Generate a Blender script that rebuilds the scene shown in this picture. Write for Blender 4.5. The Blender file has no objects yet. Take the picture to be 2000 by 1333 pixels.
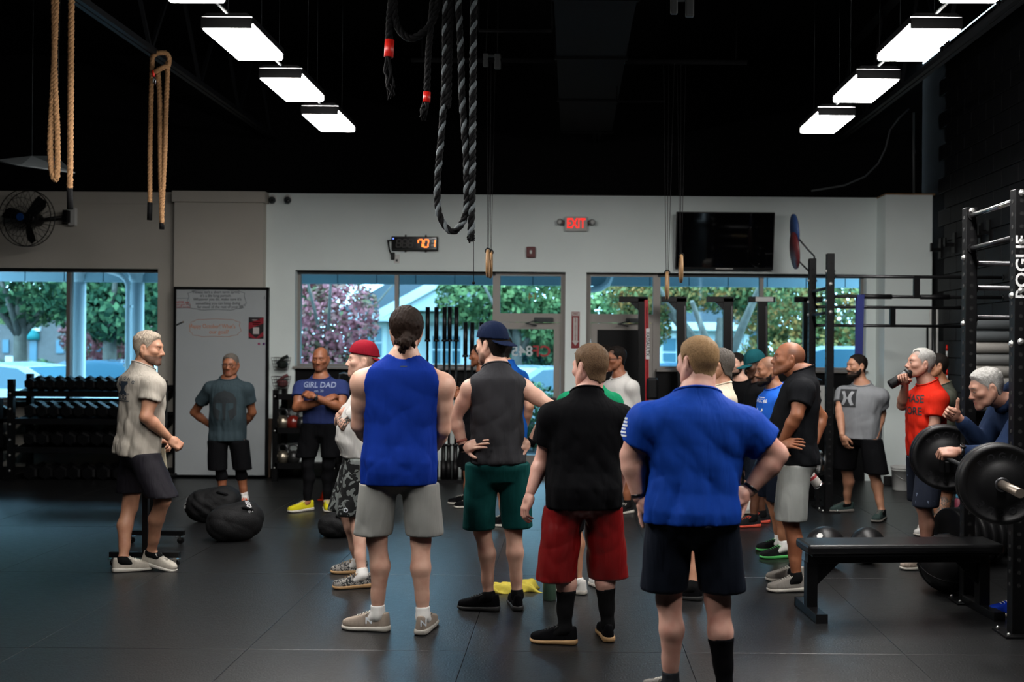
import bpy, bmesh, math, random
import numpy as np
import openvdb as vdb
from mathutils import Vector, Matrix, noise as mnoise
from mathutils.bvhtree import BVHTree

# ---------------------------------------------------------------- camera
sc = bpy.context.scene
F, CX, CY, H = 1944.0, 1116.0, 677.0, 1.70        # focal length and principal point in 2000x1333 pixels, eye height in m
ROLL = 0.0078
cam_d = bpy.data.cameras.new('camera')
cam = bpy.data.objects.new('camera', cam_d)
sc.collection.objects.link(cam)
cam_d.sensor_fit = 'HORIZONTAL'; cam_d.sensor_width = 36.0; cam_d.lens = F / 2000 * 36
cam_d.shift_x = -(CX - 1000) / 2000; cam_d.shift_y = (CY - 666.5) / 2000
cam.location = (0, 0, H)
cam.rotation_euler = (Matrix.Rotation(math.pi / 2, 3, 'X') @ Matrix.Rotation(ROLL, 3, 'Z')).to_euler()
cam_d.clip_end = 400
cam_d.dof.use_dof = True; cam_d.dof.focus_distance = 6.4; cam_d.dof.aperture_fstop = 2.0
sc.camera = cam

# ---------------------------------------------------------------- view, world
sc.view_settings.view_transform = 'Standard'; sc.view_settings.look = 'None'
sc.view_settings.gamma = 1.0; sc.view_settings.use_curve_mapping = False
sc.view_settings.exposure = 0.0
sc.cycles.max_bounces = 7; sc.cycles.diffuse_bounces = 3; sc.cycles.glossy_bounces = 3; sc.cycles.transparent_max_bounces = 8
sc.cycles.caustics_reflective = False; sc.cycles.caustics_refractive = False
LAMP = 88.0                                       # radiance of the lit lenses, see ceiling_light()
world = bpy.data.worlds.new('world'); sc.world = world; world.use_nodes = True
wn = world.node_tree.nodes; wl = world.node_tree.links
bg = wn['Background']
bg.inputs['Color'].default_value = (0.64, 0.85, 1.0, 1); bg.inputs['Strength'].default_value = 10.0

# ---------------------------------------------------------------- helpers
C = sc.collection
def unroll(px, py):
    dx, dy = px - CX, py - CY
    c, s = math.cos(ROLL), math.sin(ROLL)
    return dx * c + dy * s, -dx * s + dy * c
def at(px, py, Y):
    u, v = unroll(px, py)
    return Vector((u / F * Y, Y, H - v / F * Y))
def ground(px, py):
    u, v = unroll(px, py)
    Y = F * H / v
    return Vector((u / F * Y, Y, 0))
def zat(px, py, Y): return at(px, py, Y).z
def xat(px, py, Y): return at(px, py, Y).x
def tag(o, label=None, cat=None, group=None, kind=None):
    if label: o['label'] = label
    if cat: o['category'] = cat
    if group: o['group'] = group
    if kind: o['kind'] = kind
    return o
def empty(name, loc, rz=0.0, label=None, cat=None, group=None, kind=None):
    o = bpy.data.objects.new(name, None); C.objects.link(o)
    o.location = loc; o.rotation_euler = (0, 0, rz); o.empty_display_size = 0.1
    return tag(o, label, cat, group, kind)
def link(name, me, parent=None, loc=None, rot=None):
    o = bpy.data.objects.new(name, me); C.objects.link(o)
    if parent: o.parent = parent
    if loc is not None: o.location = loc
    if rot is not None: o.rotation_euler = rot
    return o
def copy_tree(o, parent=None):
    c = o.copy(); C.objects.link(c)
    if parent: c.parent = parent
    for ch in list(o.children): copy_tree(ch, c)
    return c

# ---------------------------------------------------------------- materials
MATS = {}
def mat(name, col, rough=0.6, metal=0.0, spec=0.5, bump=0.0, bscale=60, var=0.0, vscale=8, emis=None, estr=0.0, coat=0.0, alpha=None, sheen=0.0, stretch=(1, 1, 1), detail=4):
    if name in MATS: return MATS[name]
    m = bpy.data.materials.new(name); m.use_nodes = True; MATS[name] = m
    nt = m.node_tree; b = nt.nodes['Principled BSDF']
    c = (col[0], col[1], col[2], 1)
    b.inputs['Base Color'].default_value = c; b.inputs['Roughness'].default_value = rough
    b.inputs['Metallic'].default_value = metal; b.inputs['Specular IOR Level'].default_value = spec
    if coat: b.inputs['Coat Weight'].default_value = coat
    if sheen: b.inputs['Sheen Weight'].default_value = sheen
    if emis: b.inputs['Emission Color'].default_value = (*emis, 1); b.inputs['Emission Strength'].default_value = estr
    if bump or var:
        tc = nt.nodes.new('ShaderNodeTexCoord'); mp = nt.nodes.new('ShaderNodeMapping')
        mp.inputs['Scale'].default_value = stretch
        nt.links.new(tc.outputs['Object'], mp.inputs['Vector'])
    if var:
        n = nt.nodes.new('ShaderNodeTexNoise'); n.inputs['Scale'].default_value = vscale; n.inputs['Detail'].default_value = detail
        r = nt.nodes.new('ShaderNodeMapRange'); r.inputs[1].default_value = 0.3; r.inputs[2].default_value = 0.7
        r.inputs[3].default_value = 1 - var; r.inputs[4].default_value = 1 + var
        mx = nt.nodes.new('ShaderNodeMix'); mx.data_type = 'RGBA'; mx.blend_type = 'MULTIPLY'; mx.inputs[0].default_value = 1
        mx.inputs[6].default_value = c
        nt.links.new(mp.outputs[0], n.inputs['Vector']); nt.links.new(n.outputs['Fac'], r.inputs[0])
        nt.links.new(r.outputs[0], mx.inputs[7]); nt.links.new(mx.outputs[2], b.inputs['Base Color'])
    if bump:
        n = nt.nodes.new('ShaderNodeTexNoise'); n.inputs['Scale'].default_value = bscale; n.inputs['Detail'].default_value = 3
        bp = nt.nodes.new('ShaderNodeBump'); bp.inputs['Strength'].default_value = bump; bp.inputs['Distance'].default_value = 0.01
        nt.links.new(mp.outputs[0], n.inputs['Vector']); nt.links.new(n.outputs['Fac'], bp.inputs['Height'])
        nt.links.new(bp.outputs[0], b.inputs['Normal'])
    return m
def srgb(h):
    h = h.lstrip('#'); v = [int(h[i:i + 2], 16) / 255 for i in (0, 2, 4)]
    return tuple(x / 12.92 if x <= 0.04045 else ((x + 0.055) / 1.055) ** 2.4 for x in v)

# ---------------------------------------------------------------- mesh builder
class MB:
    """collects boxes, tubes and lathes into one mesh"""
    def __init__(s): s.v = []; s.f = []; s.sm = []
    def add(s, vs, fs, smooth=False):
        n = len(s.v); s.v.extend(tuple(p) for p in vs)
        s.f.extend(tuple(i + n for i in f) for f in fs); s.sm.extend([smooth] * len(fs)); return s
    def box(s, lo, hi, M=None, bev=0.0):
        x0, y0, z0 = lo; x1, y1, z1 = hi
        if bev > 0:
            b = min(bev, abs(x1 - x0) / 2.01, abs(y1 - y0) / 2.01, abs(z1 - z0) / 2.01)
            bm = bmesh.new(); bmesh.ops.create_cube(bm, size=1)
            for v in bm.verts: v.co = Vector(((x0 + x1) / 2 + v.co.x * (x1 - x0), (y0 + y1) / 2 + v.co.y * (y1 - y0), (z0 + z1) / 2 + v.co.z * (z1 - z0)))
            bmesh.ops.bevel(bm, geom=list(bm.edges), offset=b, segments=2, affect='EDGES', profile=0.5)
            bm.verts.index_update()
            vs = [v.co.copy() for v in bm.verts]; fs = [[v.index for v in f.verts] for f in bm.faces]; bm.free()
        else:
            vs = [Vector(p) for p in ((x0, y0, z0), (x1, y0, z0), (x1, y1, z0), (x0, y1, z0), (x0, y0, z1), (x1, y0, z1), (x1, y1, z1), (x0, y1, z1))]
            fs = [(0, 3, 2, 1), (4, 5, 6, 7), (0, 1, 5, 4), (1, 2, 6, 5), (2, 3, 7, 6), (3, 0, 4, 7)]
        if M is not None: vs = [M @ v for v in vs]
        return s.add(vs, fs)
    def cbox(s, c, d, M=None, bev=0.0):
        return s.box([c[i] - d[i] / 2 for i in range(3)], [c[i] + d[i] / 2 for i in range(3)], M, bev)
    def beam(s, a, b, w, h, up=(0, 0, 1), bev=0.0):
        a, b = Vector(a), Vector(b); d = b - a; L = d.length; d.normalize()
        up = Vector(up)
        if abs(d.dot(up)) > 0.99: up = Vector((0, 1, 0))
        x = d.cross(up).normalized(); z = x.cross(d)
        M = Matrix((( x.x, d.x, z.x, a.x), (x.y, d.y, z.y, a.y), (x.z, d.z, z.z, a.z), (0, 0, 0, 1)))
        return s.box((-w / 2, 0, -h / 2), (w / 2, L, h / 2), M, bev)
    def tube(s, pts, r, n=8, cap=True, closed=False):
        pts = [Vector(p) for p in pts]; m = len(pts)
        rs = r if isinstance(r, (list, tuple)) else [r] * m
        vs = []; prev = None
        for i, p in enumerate(pts):
            if closed: d = pts[(i + 1) % m] - pts[i - 1]
            else: d = pts[min(i + 1, m - 1)] - pts[max(i - 1, 0)]
            d.normalize()
            if prev is None:
                a = Vector((0, 0, 1)) if abs(d.z) < 0.9 else Vector((1, 0, 0))
                u = d.cross(a).normalized()
            else:
                u = prev - d * prev.dot(d)
                if u.length < 1e-6: u = d.orthogonal()
                u.normalize()
            prev = u; w = d.cross(u)
            for k in range(n):
                t = 2 * math.pi * k / n
                vs.append(p + u * (math.cos(t) * rs[i]) + w * (math.sin(t) * rs[i]))
        fs = []
        for i in range(m if closed else m - 1):
            j = (i + 1) % m
            for k in range(n):
                l = (k + 1) % n
                fs.append((i * n + k, i * n + l, j * n + l, j * n + k))
        s.add(vs, fs, True)
        if cap and not closed:
            s.f.append(tuple(len(s.v) - len(vs) + k for k in range(n))[::-1]); s.sm.append(False)
            s.f.append(tuple(len(s.v) - n + k for k in range(n))); s.sm.append(False)
        return s
    def lathe(s, prof, n=24, M=None, smooth=True, cap=True):
        """prof: list of (r, z) around local Z"""
        vs = []; fs = []
        for r, z in prof:
            for k in range(n):
                t = 2 * math.pi * k / n; vs.append(Vector((r * math.cos(t), r * math.sin(t), z)))
        for i in range(len(prof) - 1):
            for k in range(n):
                l = (k + 1) % n; fs.append((i * n + k, i * n + l, (i + 1) * n + l, (i + 1) * n + k))
        if M is not None: vs = [M @ v for v in vs]
        n0 = len(s.v); s.add(vs, fs, smooth)
        if cap:
            if prof[0][0] > 1e-5: s.f.append(tuple(n0 + k for k in range(n))[::-1]); s.sm.append(False)
            if prof[-1][0] > 1e-5: s.f.append(tuple(n0 + (len(prof) - 1) * n + k for k in range(n))); s.sm.append(False)
        return s
    def prism(s, poly, z0, z1, M=None):
        """polygon in local XY (counter-clockwise), extruded along Z"""
        n = len(poly)
        vs = [Vector((x, y, z0)) for x, y in poly] + [Vector((x, y, z1)) for x, y in poly]
        fs = [tuple(range(n))[::-1], tuple(range(n, 2 * n))] + [(i, (i + 1) % n, n + (i + 1) % n, n + i) for i in range(n)]
        if M is not None: vs = [M @ v for v in vs]
        return s.add(vs, fs)
    def ball(s, c, r, n=12, m=8, sc=(1, 1, 1)):
        prof = [(max(1e-6, r * math.sin(math.pi * i / m)), -r * math.cos(math.pi * i / m)) for i in range(m + 1)]
        M = Matrix.Translation(Vector(c)) @ Matrix.Diagonal((*sc, 1))
        return s.lathe(prof, n, M, True, False)
    def mesh(s, name, m):
        me = bpy.data.meshes.new(name); me.from_pydata(s.v, [], s.f)
        me.polygons.foreach_set('use_smooth', s.sm)
        for x in (m if isinstance(m, (list, tuple)) else [m]): me.materials.append(x)
        me.update(); return me
    def build(s, name, m, parent=None, loc=None, rot=None):
        return link(name, s.mesh(name, m), parent, loc, rot)
def TR(loc, rz=0.0, rx=0.0, ry=0.0):
    return Matrix.Translation(Vector(loc)) @ Matrix.Rotation(rz, 4, 'Z') @ Matrix.Rotation(ry, 4, 'Y') @ Matrix.Rotation(rx, 4, 'X')
def part(name, m, parent, fn):
    b = MB(); fn(b); return b.build(name, m, parent)
def text_mesh(body, size, extr=0.0, bold=False, align='CENTER', space=1.0):
    cu = bpy.data.curves.new('txt', 'FONT'); cu.body = body; cu.size = size; cu.extrude = extr
    cu.align_x = align; cu.align_y = 'CENTER'; cu.space_character = space; cu.resolution_u = 3
    if bold: cu.offset = size * 0.018
    o = bpy.data.objects.new('txt', cu); C.objects.link(o)
    me = bpy.data.meshes.new_from_object(o.evaluated_get(bpy.context.evaluated_depsgraph_get()))
    vs = [v.co.copy() for v in me.vertices]; fs = [tuple(p.vertices) for p in me.polygons]
    bpy.data.objects.remove(o); bpy.data.curves.remove(cu); bpy.data.meshes.remove(me)
    return vs, fs
def text(name, body, size, m, M, parent=None, extr=0.001, bold=False, align='CENTER', sx=1.0, mirror=False, space=1.0):
    vs, fs = text_mesh(body, size, extr, bold, align, space)
    k = -1 if mirror else 1
    b = MB(); b.add([M @ Vector((v.x * sx * k, v.y, v.z)) for v in vs], fs if not mirror else [f[::-1] for f in fs])
    return b.build(name, m, parent)
# local frame for things standing upright facing the camera: x right, y up, z toward camera
def FACE(loc): return Matrix.Translation(Vector(loc)) @ Matrix.Rotation(math.pi / 2, 4, 'X')
def mesh_np(name, P, Q, m, smooth=True, attrs=None):
    me = bpy.data.meshes.new(name); n = len(P); k = len(Q)
    me.vertices.add(n); me.vertices.foreach_set('co', np.asarray(P, np.float32).ravel())
    me.loops.add(k * 4); me.loops.foreach_set('vertex_index', np.asarray(Q, np.int32).ravel())
    me.polygons.add(k); me.polygons.foreach_set('loop_start', np.arange(0, 4 * k, 4, dtype=np.int32))
    try: me.polygons.foreach_set('loop_total', np.full(k, 4, np.int32))
    except Exception: pass
    me.polygons.foreach_set('use_smooth', np.full(k, smooth))
    for x in (m if isinstance(m, (list, tuple)) else [m]): me.materials.append(x)
    me.update(calc_edges=True); me.validate()
    if attrs is not None:
        at_ = me.color_attributes.new('tint', 'FLOAT_COLOR', 'POINT')
        c = np.ones((n, 4), np.float32); c[:, :3] = attrs; at_.data.foreach_set('color', c.ravel())
    return me
# ---------------------------------------------------------------- shared materials
mat('black_gloss', (.006, .006, .007), .25)
mat('white_plain', (.72, .72, .71), .5)
M_wall = mat('paint_grey', srgb('#e0e9e7'), .85, 0, .3, .05, 240, .03, 1.5)
M_wall_warm = mat('paint_warm', srgb('#b5b0a6'), .85, 0, .3, .05, 240, .05, 1.5)
M_black_wall = mat('paint_black', (.003, .003, .0034), .8, 0, .08, .25, 130)
M_block = mat('block_black', (.005, .005, .006), .5, 0, .2, .5, 160, .25, 30)
M_ceil = mat('ceiling_black', (.002, .002, .0022), .85, 0, .05)
M_steel_black = mat('steel_black', (.003, .003, .0034), .42, 0, .2, .08, 500)
M_rubber = mat('rubber_plate', (.004, .004, .0045), .45, 0, .25, .12, 300)
M_frame = mat('aluminium_frame', srgb('#8a8580'), .5, .3, .5)
M_frame_dark = mat('header_dark', srgb('#2c3133'), .6)
M_chrome = mat('chrome', (.62, .62, .62), .22, 1.0)
M_bar = mat('bar_steel', (.10, .10, .105), .35, .9)
M_bolt = mat('zinc', (.55, .55, .53), .35, .9)
M_wood = mat('birch', srgb('#8a6a48'), .5, 0, .4, .1, 40, .25, 14, stretch=(1, 1, .15))
M_white_letter = mat('letter_white', srgb('#cfcfcf'), .6)
M_black_letter = mat('letter_black', srgb('#15171a'), .6)
M_canvas = mat('canvas_black', (.006, .006, .0065), .7, 0, .18, .35, 120, .2, 9)
M_vinyl = mat('bench_vinyl', (.004, .004, .0045), .32, 0, .35, .15, 260)
M_hemp = mat('manila', srgb('#94704e'), .9, 0, .2, .5, 300, .25, 60)
M_poly_black = mat('poly_black', (.0032, .0032, .0036), .75, 0, .10, .4, 260, .3, 40)
M_poly_grey = mat('poly_grey', srgb('#575d60'), .85, 0, .3, .4, 260, .3, 40)
M_redtape = mat('tape_red', srgb('#c41a10'), .4)
M_white_part = mat('plastic_white', srgb('#c9c9c6'), .45)
M_steel_outdoor = mat('white_trim', srgb('#ccd4d8'), .6)
def glass_mat(name, tint, gloss=.07):
    m = bpy.data.materials.new(name); m.use_nodes = True; MATS[name] = m; nt = m.node_tree
    nt.nodes.remove(nt.nodes['Principled BSDF']); out = nt.nodes['Material Output']
    t = nt.nodes.new('ShaderNodeBsdfTransparent'); t.inputs[0].default_value = (*tint, 1)
    g = nt.nodes.new('ShaderNodeBsdfGlossy'); g.inputs['Roughness'].default_value = .03; g.inputs[0].default_value = (.8, .9, .95, 1)
    f = nt.nodes.new('ShaderNodeFresnel'); f.inputs[0].default_value = 1.45
    k = nt.nodes.new('ShaderNodeMath'); k.operation = 'MULTIPLY'; k.inputs[1].default_value = 1.0; nt.links.new(f.outputs[0], k.inputs[0])
    mx = nt.nodes.new('ShaderNodeMixShader'); nt.links.new(k.outputs[0], mx.inputs[0]); nt.links.new(t.outputs[0], mx.inputs[1]); nt.links.new(g.outputs[0], mx.inputs[2])
    nt.links.new(mx.outputs[0], out.inputs[0]); return m
M_glass = glass_mat('tinted_glass', (.64, .82, .90))
M_glass_clear = glass_mat('clear_glass', (.9, .95, .95))
# ================================================================ room shell
DW = 12.8; XL, XR = -9.2, 4.50; ZC = 5.4; ZT = zat(1000, 381, DW)
def wx(px): return xat(px, 600, DW)
def wz(py, px=1000): return zat(px, py, DW)
# floor: base slab plus rubber stall mats laid edge to edge
b = MB(); b.box((XL, -9.0, -.06), (XR + .25, DW + .25, -.012)); fl = b.build('floor', mat('joint_black', (.004, .004, .004), .9)); tag(fl, kind='structure')
m = mat('rubber_mat', (.026, .027, .029), .50, 0, .68)
nt = m.node_tree; bs = nt.nodes['Principled BSDF']; L_ = nt.links.new
tc = nt.nodes.new('ShaderNodeTexCoord'); gm = nt.nodes.new('ShaderNodeNewGeometry')
mp = nt.nodes.new('ShaderNodeMapping'); mp.inputs['Scale'].default_value = (3.2, 9, 1); L_(gm.outputs['Position'], mp.inputs[0])
n1 = nt.nodes.new('ShaderNodeTexNoise'); n1.inputs['Scale'].default_value = 4.5; n1.inputs['Detail'].default_value = 6; n1.inputs['Roughness'].default_value = .65; L_(mp.outputs[0], n1.inputs['Vector'])
rp = nt.nodes.new('ShaderNodeValToRGB'); e = rp.color_ramp.elements; e[0].position = .30; e[0].color = (.003, .003, .003, 1); e[1].position = .37; e[1].color = (.0042, .0043, .0047, 1)
e2 = rp.color_ramp.elements.new(.7); e2.color = (.0066, .0067, .0072, 1); L_(n1.outputs['Fac'], rp.inputs[0]); L_(rp.outputs[0], bs.inputs['Base Color'])
n2 = nt.nodes.new('ShaderNodeTexNoise'); n2.inputs['Scale'].default_value = 90; n2.inputs['Detail'].default_value = 4; L_(gm.outputs['Position'], n2.inputs['Vector'])
rr = nt.nodes.new('ShaderNodeMapRange'); rr.inputs[3].default_value = .25; rr.inputs[4].default_value = .43; L_(n1.outputs['Fac'], rr.inputs[0]); L_(rr.outputs[0], bs.inputs['Roughness'])
bp = nt.nodes.new('ShaderNodeBump'); bp.inputs['Strength'].default_value = .35; bp.inputs['Distance'].default_value = .006; L_(n2.outputs['Fac'], bp.inputs['Height']); L_(bp.outputs[0], bs.inputs['Normal'])
MX, MY = 1.2192, 1.8288
mb = MB(); mb.box((.0012, .0012, -.012), (MX - .0012, MY - .0012, 0), None, .002); mme = mb.mesh('mat', m)
x0 = -1.79; y0 = ground(520, 1121).y
for i in range(-6, 6):
    for j in range(-9, 3):
        xa, ya = x0 + i * MX, y0 + j * MY
        if xa < XL - .01 or xa + MX > XR + .6 or ya + MY > DW + .3: continue
        link('mat', mme, fl, (xa, ya, 0))
# back wall: piers, lintel and sills around the openings
ZW = wz(531); ZS = wz(720, 1100); ZSL = wz(785, 150)
LW0, LW1 = XL + 1.2, wx(308); CW0, CW1 = wx(576), wx(1692)
def wall(name, m, *boxes):
    b = MB()
    for lo, hi in boxes: b.box(lo, hi)
    return tag(b.build(name, m), kind='structure')
T = .25
split = wx(345)
wall('wall_back_left', M_wall_warm, ((XL, DW, 0), (LW0, DW + T, ZT)), ((LW0, DW, ZW), (LW1, DW + T, ZT)), ((LW0, DW, 0), (LW1, DW + T, ZSL)), ((LW1, DW, 0), (split, DW + T, ZT)))
wall('trim_1', M_wall_warm, ((XL, DW - .015, wz(398, 150)), (split, DW, wz(396, 150))))
wall('wall_back', M_wall, ((split, DW, 0), (CW0, DW + T, ZT)), ((CW0, DW, ZW), (CW1, DW + T, ZT)), ((CW0, DW, 0), (wx(962), DW + T, wz(782, 800))), ((CW1, DW, 0), (XR, DW + T, ZT)))
wall('wall_back_panel', mat('panel_black', (.003, .003, .0035), .5, 0, .15), ((CW0, DW + .05, wz(782, 800)), (wx(962), DW + T - .02, ZS)), ((wx(1283), DW + .02, 0), (CW1, DW + T - .02, ZS)))
wall('wall_back_upper', M_black_wall, ((XL, DW + .02, ZT), (XR, DW + T, ZC)))
CY0 = DW - .36; CC0 = DW - .13
wall('wall_column', M_wall_warm, ((wx(347), CC0, 0), (wx(519), DW - .001, wz(397, 430) - .01)))
wall('trim_2', M_wall_warm, ((wx(345), CC0 - .05, wz(397, 430) - .01), (wx(524), DW - .001, wz(376, 430) - .01)))
PX0, PX1 = xat(1728, 600, CY0), xat(1834, 600, CY0)
wall('wall_pilaster', M_wall, ((PX0, CY0, 0), (XR, DW, zat(1780, 381, CY0))))
wall('trim_3', M_wood, ((PX0, CY0 - .005, zat(1780, 381, CY0)), (PX1, DW, zat(1780, 378, CY0))))
b = MB(); rg = random.Random(5)
ed = [(PX1 - .02, zat(1834, 384, CY0))] + [(PX1 + rg.uniform(.0, .05), zat(1834, 384, CY0) - .06 * i - .03) for i in range(7)] + [(PX1 - .02, zat(1834, 384, CY0) - .45)]
b.prism(ed[::-1], 0, .02, FACE((0, CY0 - .0, 0))); tag(b.build('trim_4', mat('torn_drywall', srgb('#9a948a'), .9, bump=.6, bscale=60)), kind='structure')
wall('baseboard_back', mat('base_black', (.01, .01, .01), .5), ((wx(520), DW - .015, 0), (wx(575), DW, .10)), ((PX0, CY0 - .015, 0), (XR, CY0, .11)), ((XL, DW - .015, 0), (split, DW, .10)))
wall('wall_left', M_black_wall, ((XL - .2, -9.0, 0), (XL, DW + T, ZC)))
wall('wall_front', M_black_wall, ((XL, -9.2, 0), (XR, -9.0, ZC)))
wall('ceiling', M_ceil, ((XL, -9.0, ZC), (XR, DW + T, ZC + .1)))
# right wall of painted concrete blocks
wr = wall('wall_right', M_black_wall, ((XR + .03, -9.0, 0), (XR + .25, DW + T, ZC)))
bl = MB(); bl.box((0, .004, .004), (.03, .396, .196), None, .004); bme = bl.mesh('block', M_block)
for r_ in range(27):
    for k in range(9):
        y = 9.05 + k * .4 + (.2 if r_ % 2 else 0)
        if y + .4 > CY0 + .001: continue
        link('block', bme, wr, (XR, y, r_ * .2))
bl = MB()
for r_ in range(27):
    for k in range(44):
        y = 9.05 - (k + 1) * .4 + (.2 if r_ % 2 else 0)
        bl.box((XR, y + .004, r_ * .2 + .004), (XR + .03, y + .396, r_ * .2 + .196))
tag(bl.build('block', M_block, wr), kind='stuff')
# ---------------------------------------------------------------- glazing
GY = DW + .17
def window(n, x0, x1, z0, z1, mull=(), sill=True, bars=()):
    w = empty('window_%d' % n, (0, 0, 0), kind='structure')
    f = .035
    part('window_frame', M_frame, w, lambda b: (b.box((x0, GY - .04, z0), (x0 + f, GY + .04, z1)), b.box((x1 - f, GY - .04, z0), (x1, GY + .04, z1)), b.box((x0 + f, GY - .039, z0), (x1 - f, GY + .039, z0 + f))))
    part('header', M_frame_dark, w, lambda b: b.box((x0, GY - .06, z1 - .045), (x1, GY - .042, z1)))
    for mx_ in mull: part('mullion', M_frame, w, lambda b: b.box((mx_ - .025, GY - .05, z0), (mx_ + .025, GY + .04, z1)))
    xs = [x0 + f] + [c for mx_ in mull for c in (mx_ - .025, mx_ + .025)] + [x1 - f]
    for i in range(0, len(xs), 2): part('pane', M_glass, w, lambda b: b.box((xs[i], GY - .004, z0 + f), (xs[i + 1], GY + .004, z1 - .045)))
    if sill: part('window_sill', M_frame, w, lambda b: b.box((x0 - .02, DW - .03, z0 - .03), (x1 + .02, GY + .02, z0)))
    return w
window(1, LW0, LW1, ZSL, ZW, (wx(124) - 1.55, wx(124)))
window(2, CW0, wx(966), ZS, ZW, (wx(771),))
window(3, wx(1286), CW1, ZS, ZW, (wx(1491),))
# door bay: post, two transoms and two doors
ZD = wz(612, 1040); ZDL = wz(630, 1040)
wall('wall_post', M_wall, ((wx(1104), DW - .0, 0), (wx(1145), DW + T, ZW)))
def doorbay(n, x0, x1, num, m_num, blocked):
    w = empty('window_%d' % (3 + n), (0, 0, 0), kind='structure')
    part('window_frame', M_frame, w, lambda b: (b.box((x0, GY - .05, -.02), (x0 + .06, GY + .05, ZW)), b.box((x1 - .06, GY - .05, -.02), (x1, GY + .05, ZW)), b.box((x0 + .06, GY - .049, ZDL + .006), (x1 - .06, GY + .049, ZD)), b.box((x0 + .06, GY - .049, -.02), (x1 - .06, GY + .049, .015)), b.box((x0 + .06, GY - .049, ZW - .045), (x1 - .06, GY + .049, ZW))))
    g = part('pane', M_glass, w, lambda b: b.box((x0 + .05, GY - .004, ZD), (x1 - .05, GY + .004, ZW - .045)))
    text('number', num, .13, m_num, FACE(((x0 + x1) / 2 + .03, GY - .006, ZD + .22)), g, mirror=True)
    d = empty('door_%d' % n, (0, 0, 0), kind='structure'); s = .085
    a0, a1 = x0 + .062, x1 - .062
    part('leaf_frame', M_frame, d, lambda b: (b.box((a0, GY - .03, .02), (a0 + s, GY + .03, ZDL)), b.box((a1 - s, GY - .03, .02), (a1, GY + .03, ZDL)), b.box((a0 + s, GY - .029, ZDL - s), (a1 - s, GY + .029, ZDL)), b.box((a0 + s, GY - .029, .02), (a1 - s, GY + .029, .28))))
    pg = part('pane', M_glass, d, lambda b: b.box((a0 + s, GY - .004, .28), (a1 - s, GY + .004, ZDL - s)))
    if blocked: part('blackout_panel', mat('panel_black', (.003, .003, .0035), .5, 0, .15), d, lambda b: b.box((a0 + s, GY - .026, .28), (a1 - s, GY - .008, ZDL - s)))
    part('push_bar', M_bar, d, lambda b: b.box((a0 + .05, GY - .10, .98), (a1 - .05, GY - .06, 1.04), None, .01))
    cz = ZDL + .035
    part('door_closer', M_frame_dark, d, lambda b: (b.box(((a0 + a1) / 2 + .05, GY - .11, cz - .03), ((a0 + a1) / 2 + .30, GY - .05, cz + .03), None, .01), b.beam(((a0 + a1) / 2 + .1, GY - .1, cz), ((a0 + a1) / 2 - .05, GY - .18, cz - .05), .02, .012), b.beam(((a0 + a1) / 2 - .05, GY - .18, cz - .05), ((a0 + a1) / 2 + .08, GY - .04, cz - .07), .02, .012)))
    return d, pg, a0, a1
d1, pg1, da0, da1 = doorbay(1, wx(966), wx(1104), '14', mat('letter_gold', srgb('#8a6a30'), .5), False)
text('lettering', 'CF', .20, mat('letter_red', srgb('#9c1c22'), .5), FACE((wx(1058), GY - .006, wz(687))), pg1, mirror=True, bold=True)
text('lettering', '845', .19, mat('letter_pale', srgb('#b9c4c8'), .5), FACE((wx(1019), GY - .006, wz(687))), pg1, mirror=True, bold=True)
d2, pg2, _, _ = doorbay(2, wx(1145), wx(1286), '15', M_black_letter, True)
# ================================================================ hanging lights and roof steel
M_hood = mat('hood_black', (.004, .004, .0045), .5, 0, .2)
M_diff = mat('diffuser', (.9, .9, .9), .4, emis=(1.0, .975, .94), estr=LAMP)
LZ = H + 2.025; LWD, LLN = .32, .68
def ceiling_light(x, y, label):
    t = empty('ceiling_light', (x, y, LZ), 0, label, 'ceiling light', 'hanging light panels')
    w, l = LWD / 2, LLN / 2
    part('diffuser', M_diff, t, lambda b: b.box((-w + .004, -l + .004, -.035), (w - .004, l - .004, .012), None, .008))
    part('hood', M_hood, t, lambda b: (b.box((-w, -l - .012, -.026), (w, -l, .042)), b.box((-w, l, -.02), (w, l + .012, .050)), b.box((-w - .006, -l, .008), (-w, l, .05)), b.box((w, -l, .008), (w + .006, l, .05)), b.prism([(-w, .05), (w, .05), (w * .8, .075), (-w * .8, .075)], -l, l, Matrix.Rotation(math.pi / 2, 4, 'X'))))
    for sx in (-1, 1): part('hanging_wire', M_frame_dark, t, lambda b: b.tube([(sx * w * .7, 0, .08), (sx * w * .7, 0, ZC - LZ)], .0025, 5))
    return t
ordn = ['farthest', 'second farthest', 'third farthest', 'fourth farthest']
for side, x, ys in (('left', -2.20, 8.98), ('right', 2.26, 8.88)):
    for k in range(6):
        y = ys - 1.165 * k
        ceiling_light(x, y, ('%s lit panel of the %s-hand row of hanging lights' % (ordn[k], side)) if k < 4 else '%s lit panel of the %s-hand row, out of view overhead' % (('fifth', 'sixth')[k - 4], side))
    b = MB(); b.tube([(x + (.0), ys + .3, LZ + .075), (x, ys - 1.165 * 6, LZ + .075)], .011, 6)
    tag(b.build('conduit', M_frame_dark), 'thin grey conduit running above the %s-hand row of lights' % side, 'conduit')
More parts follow.
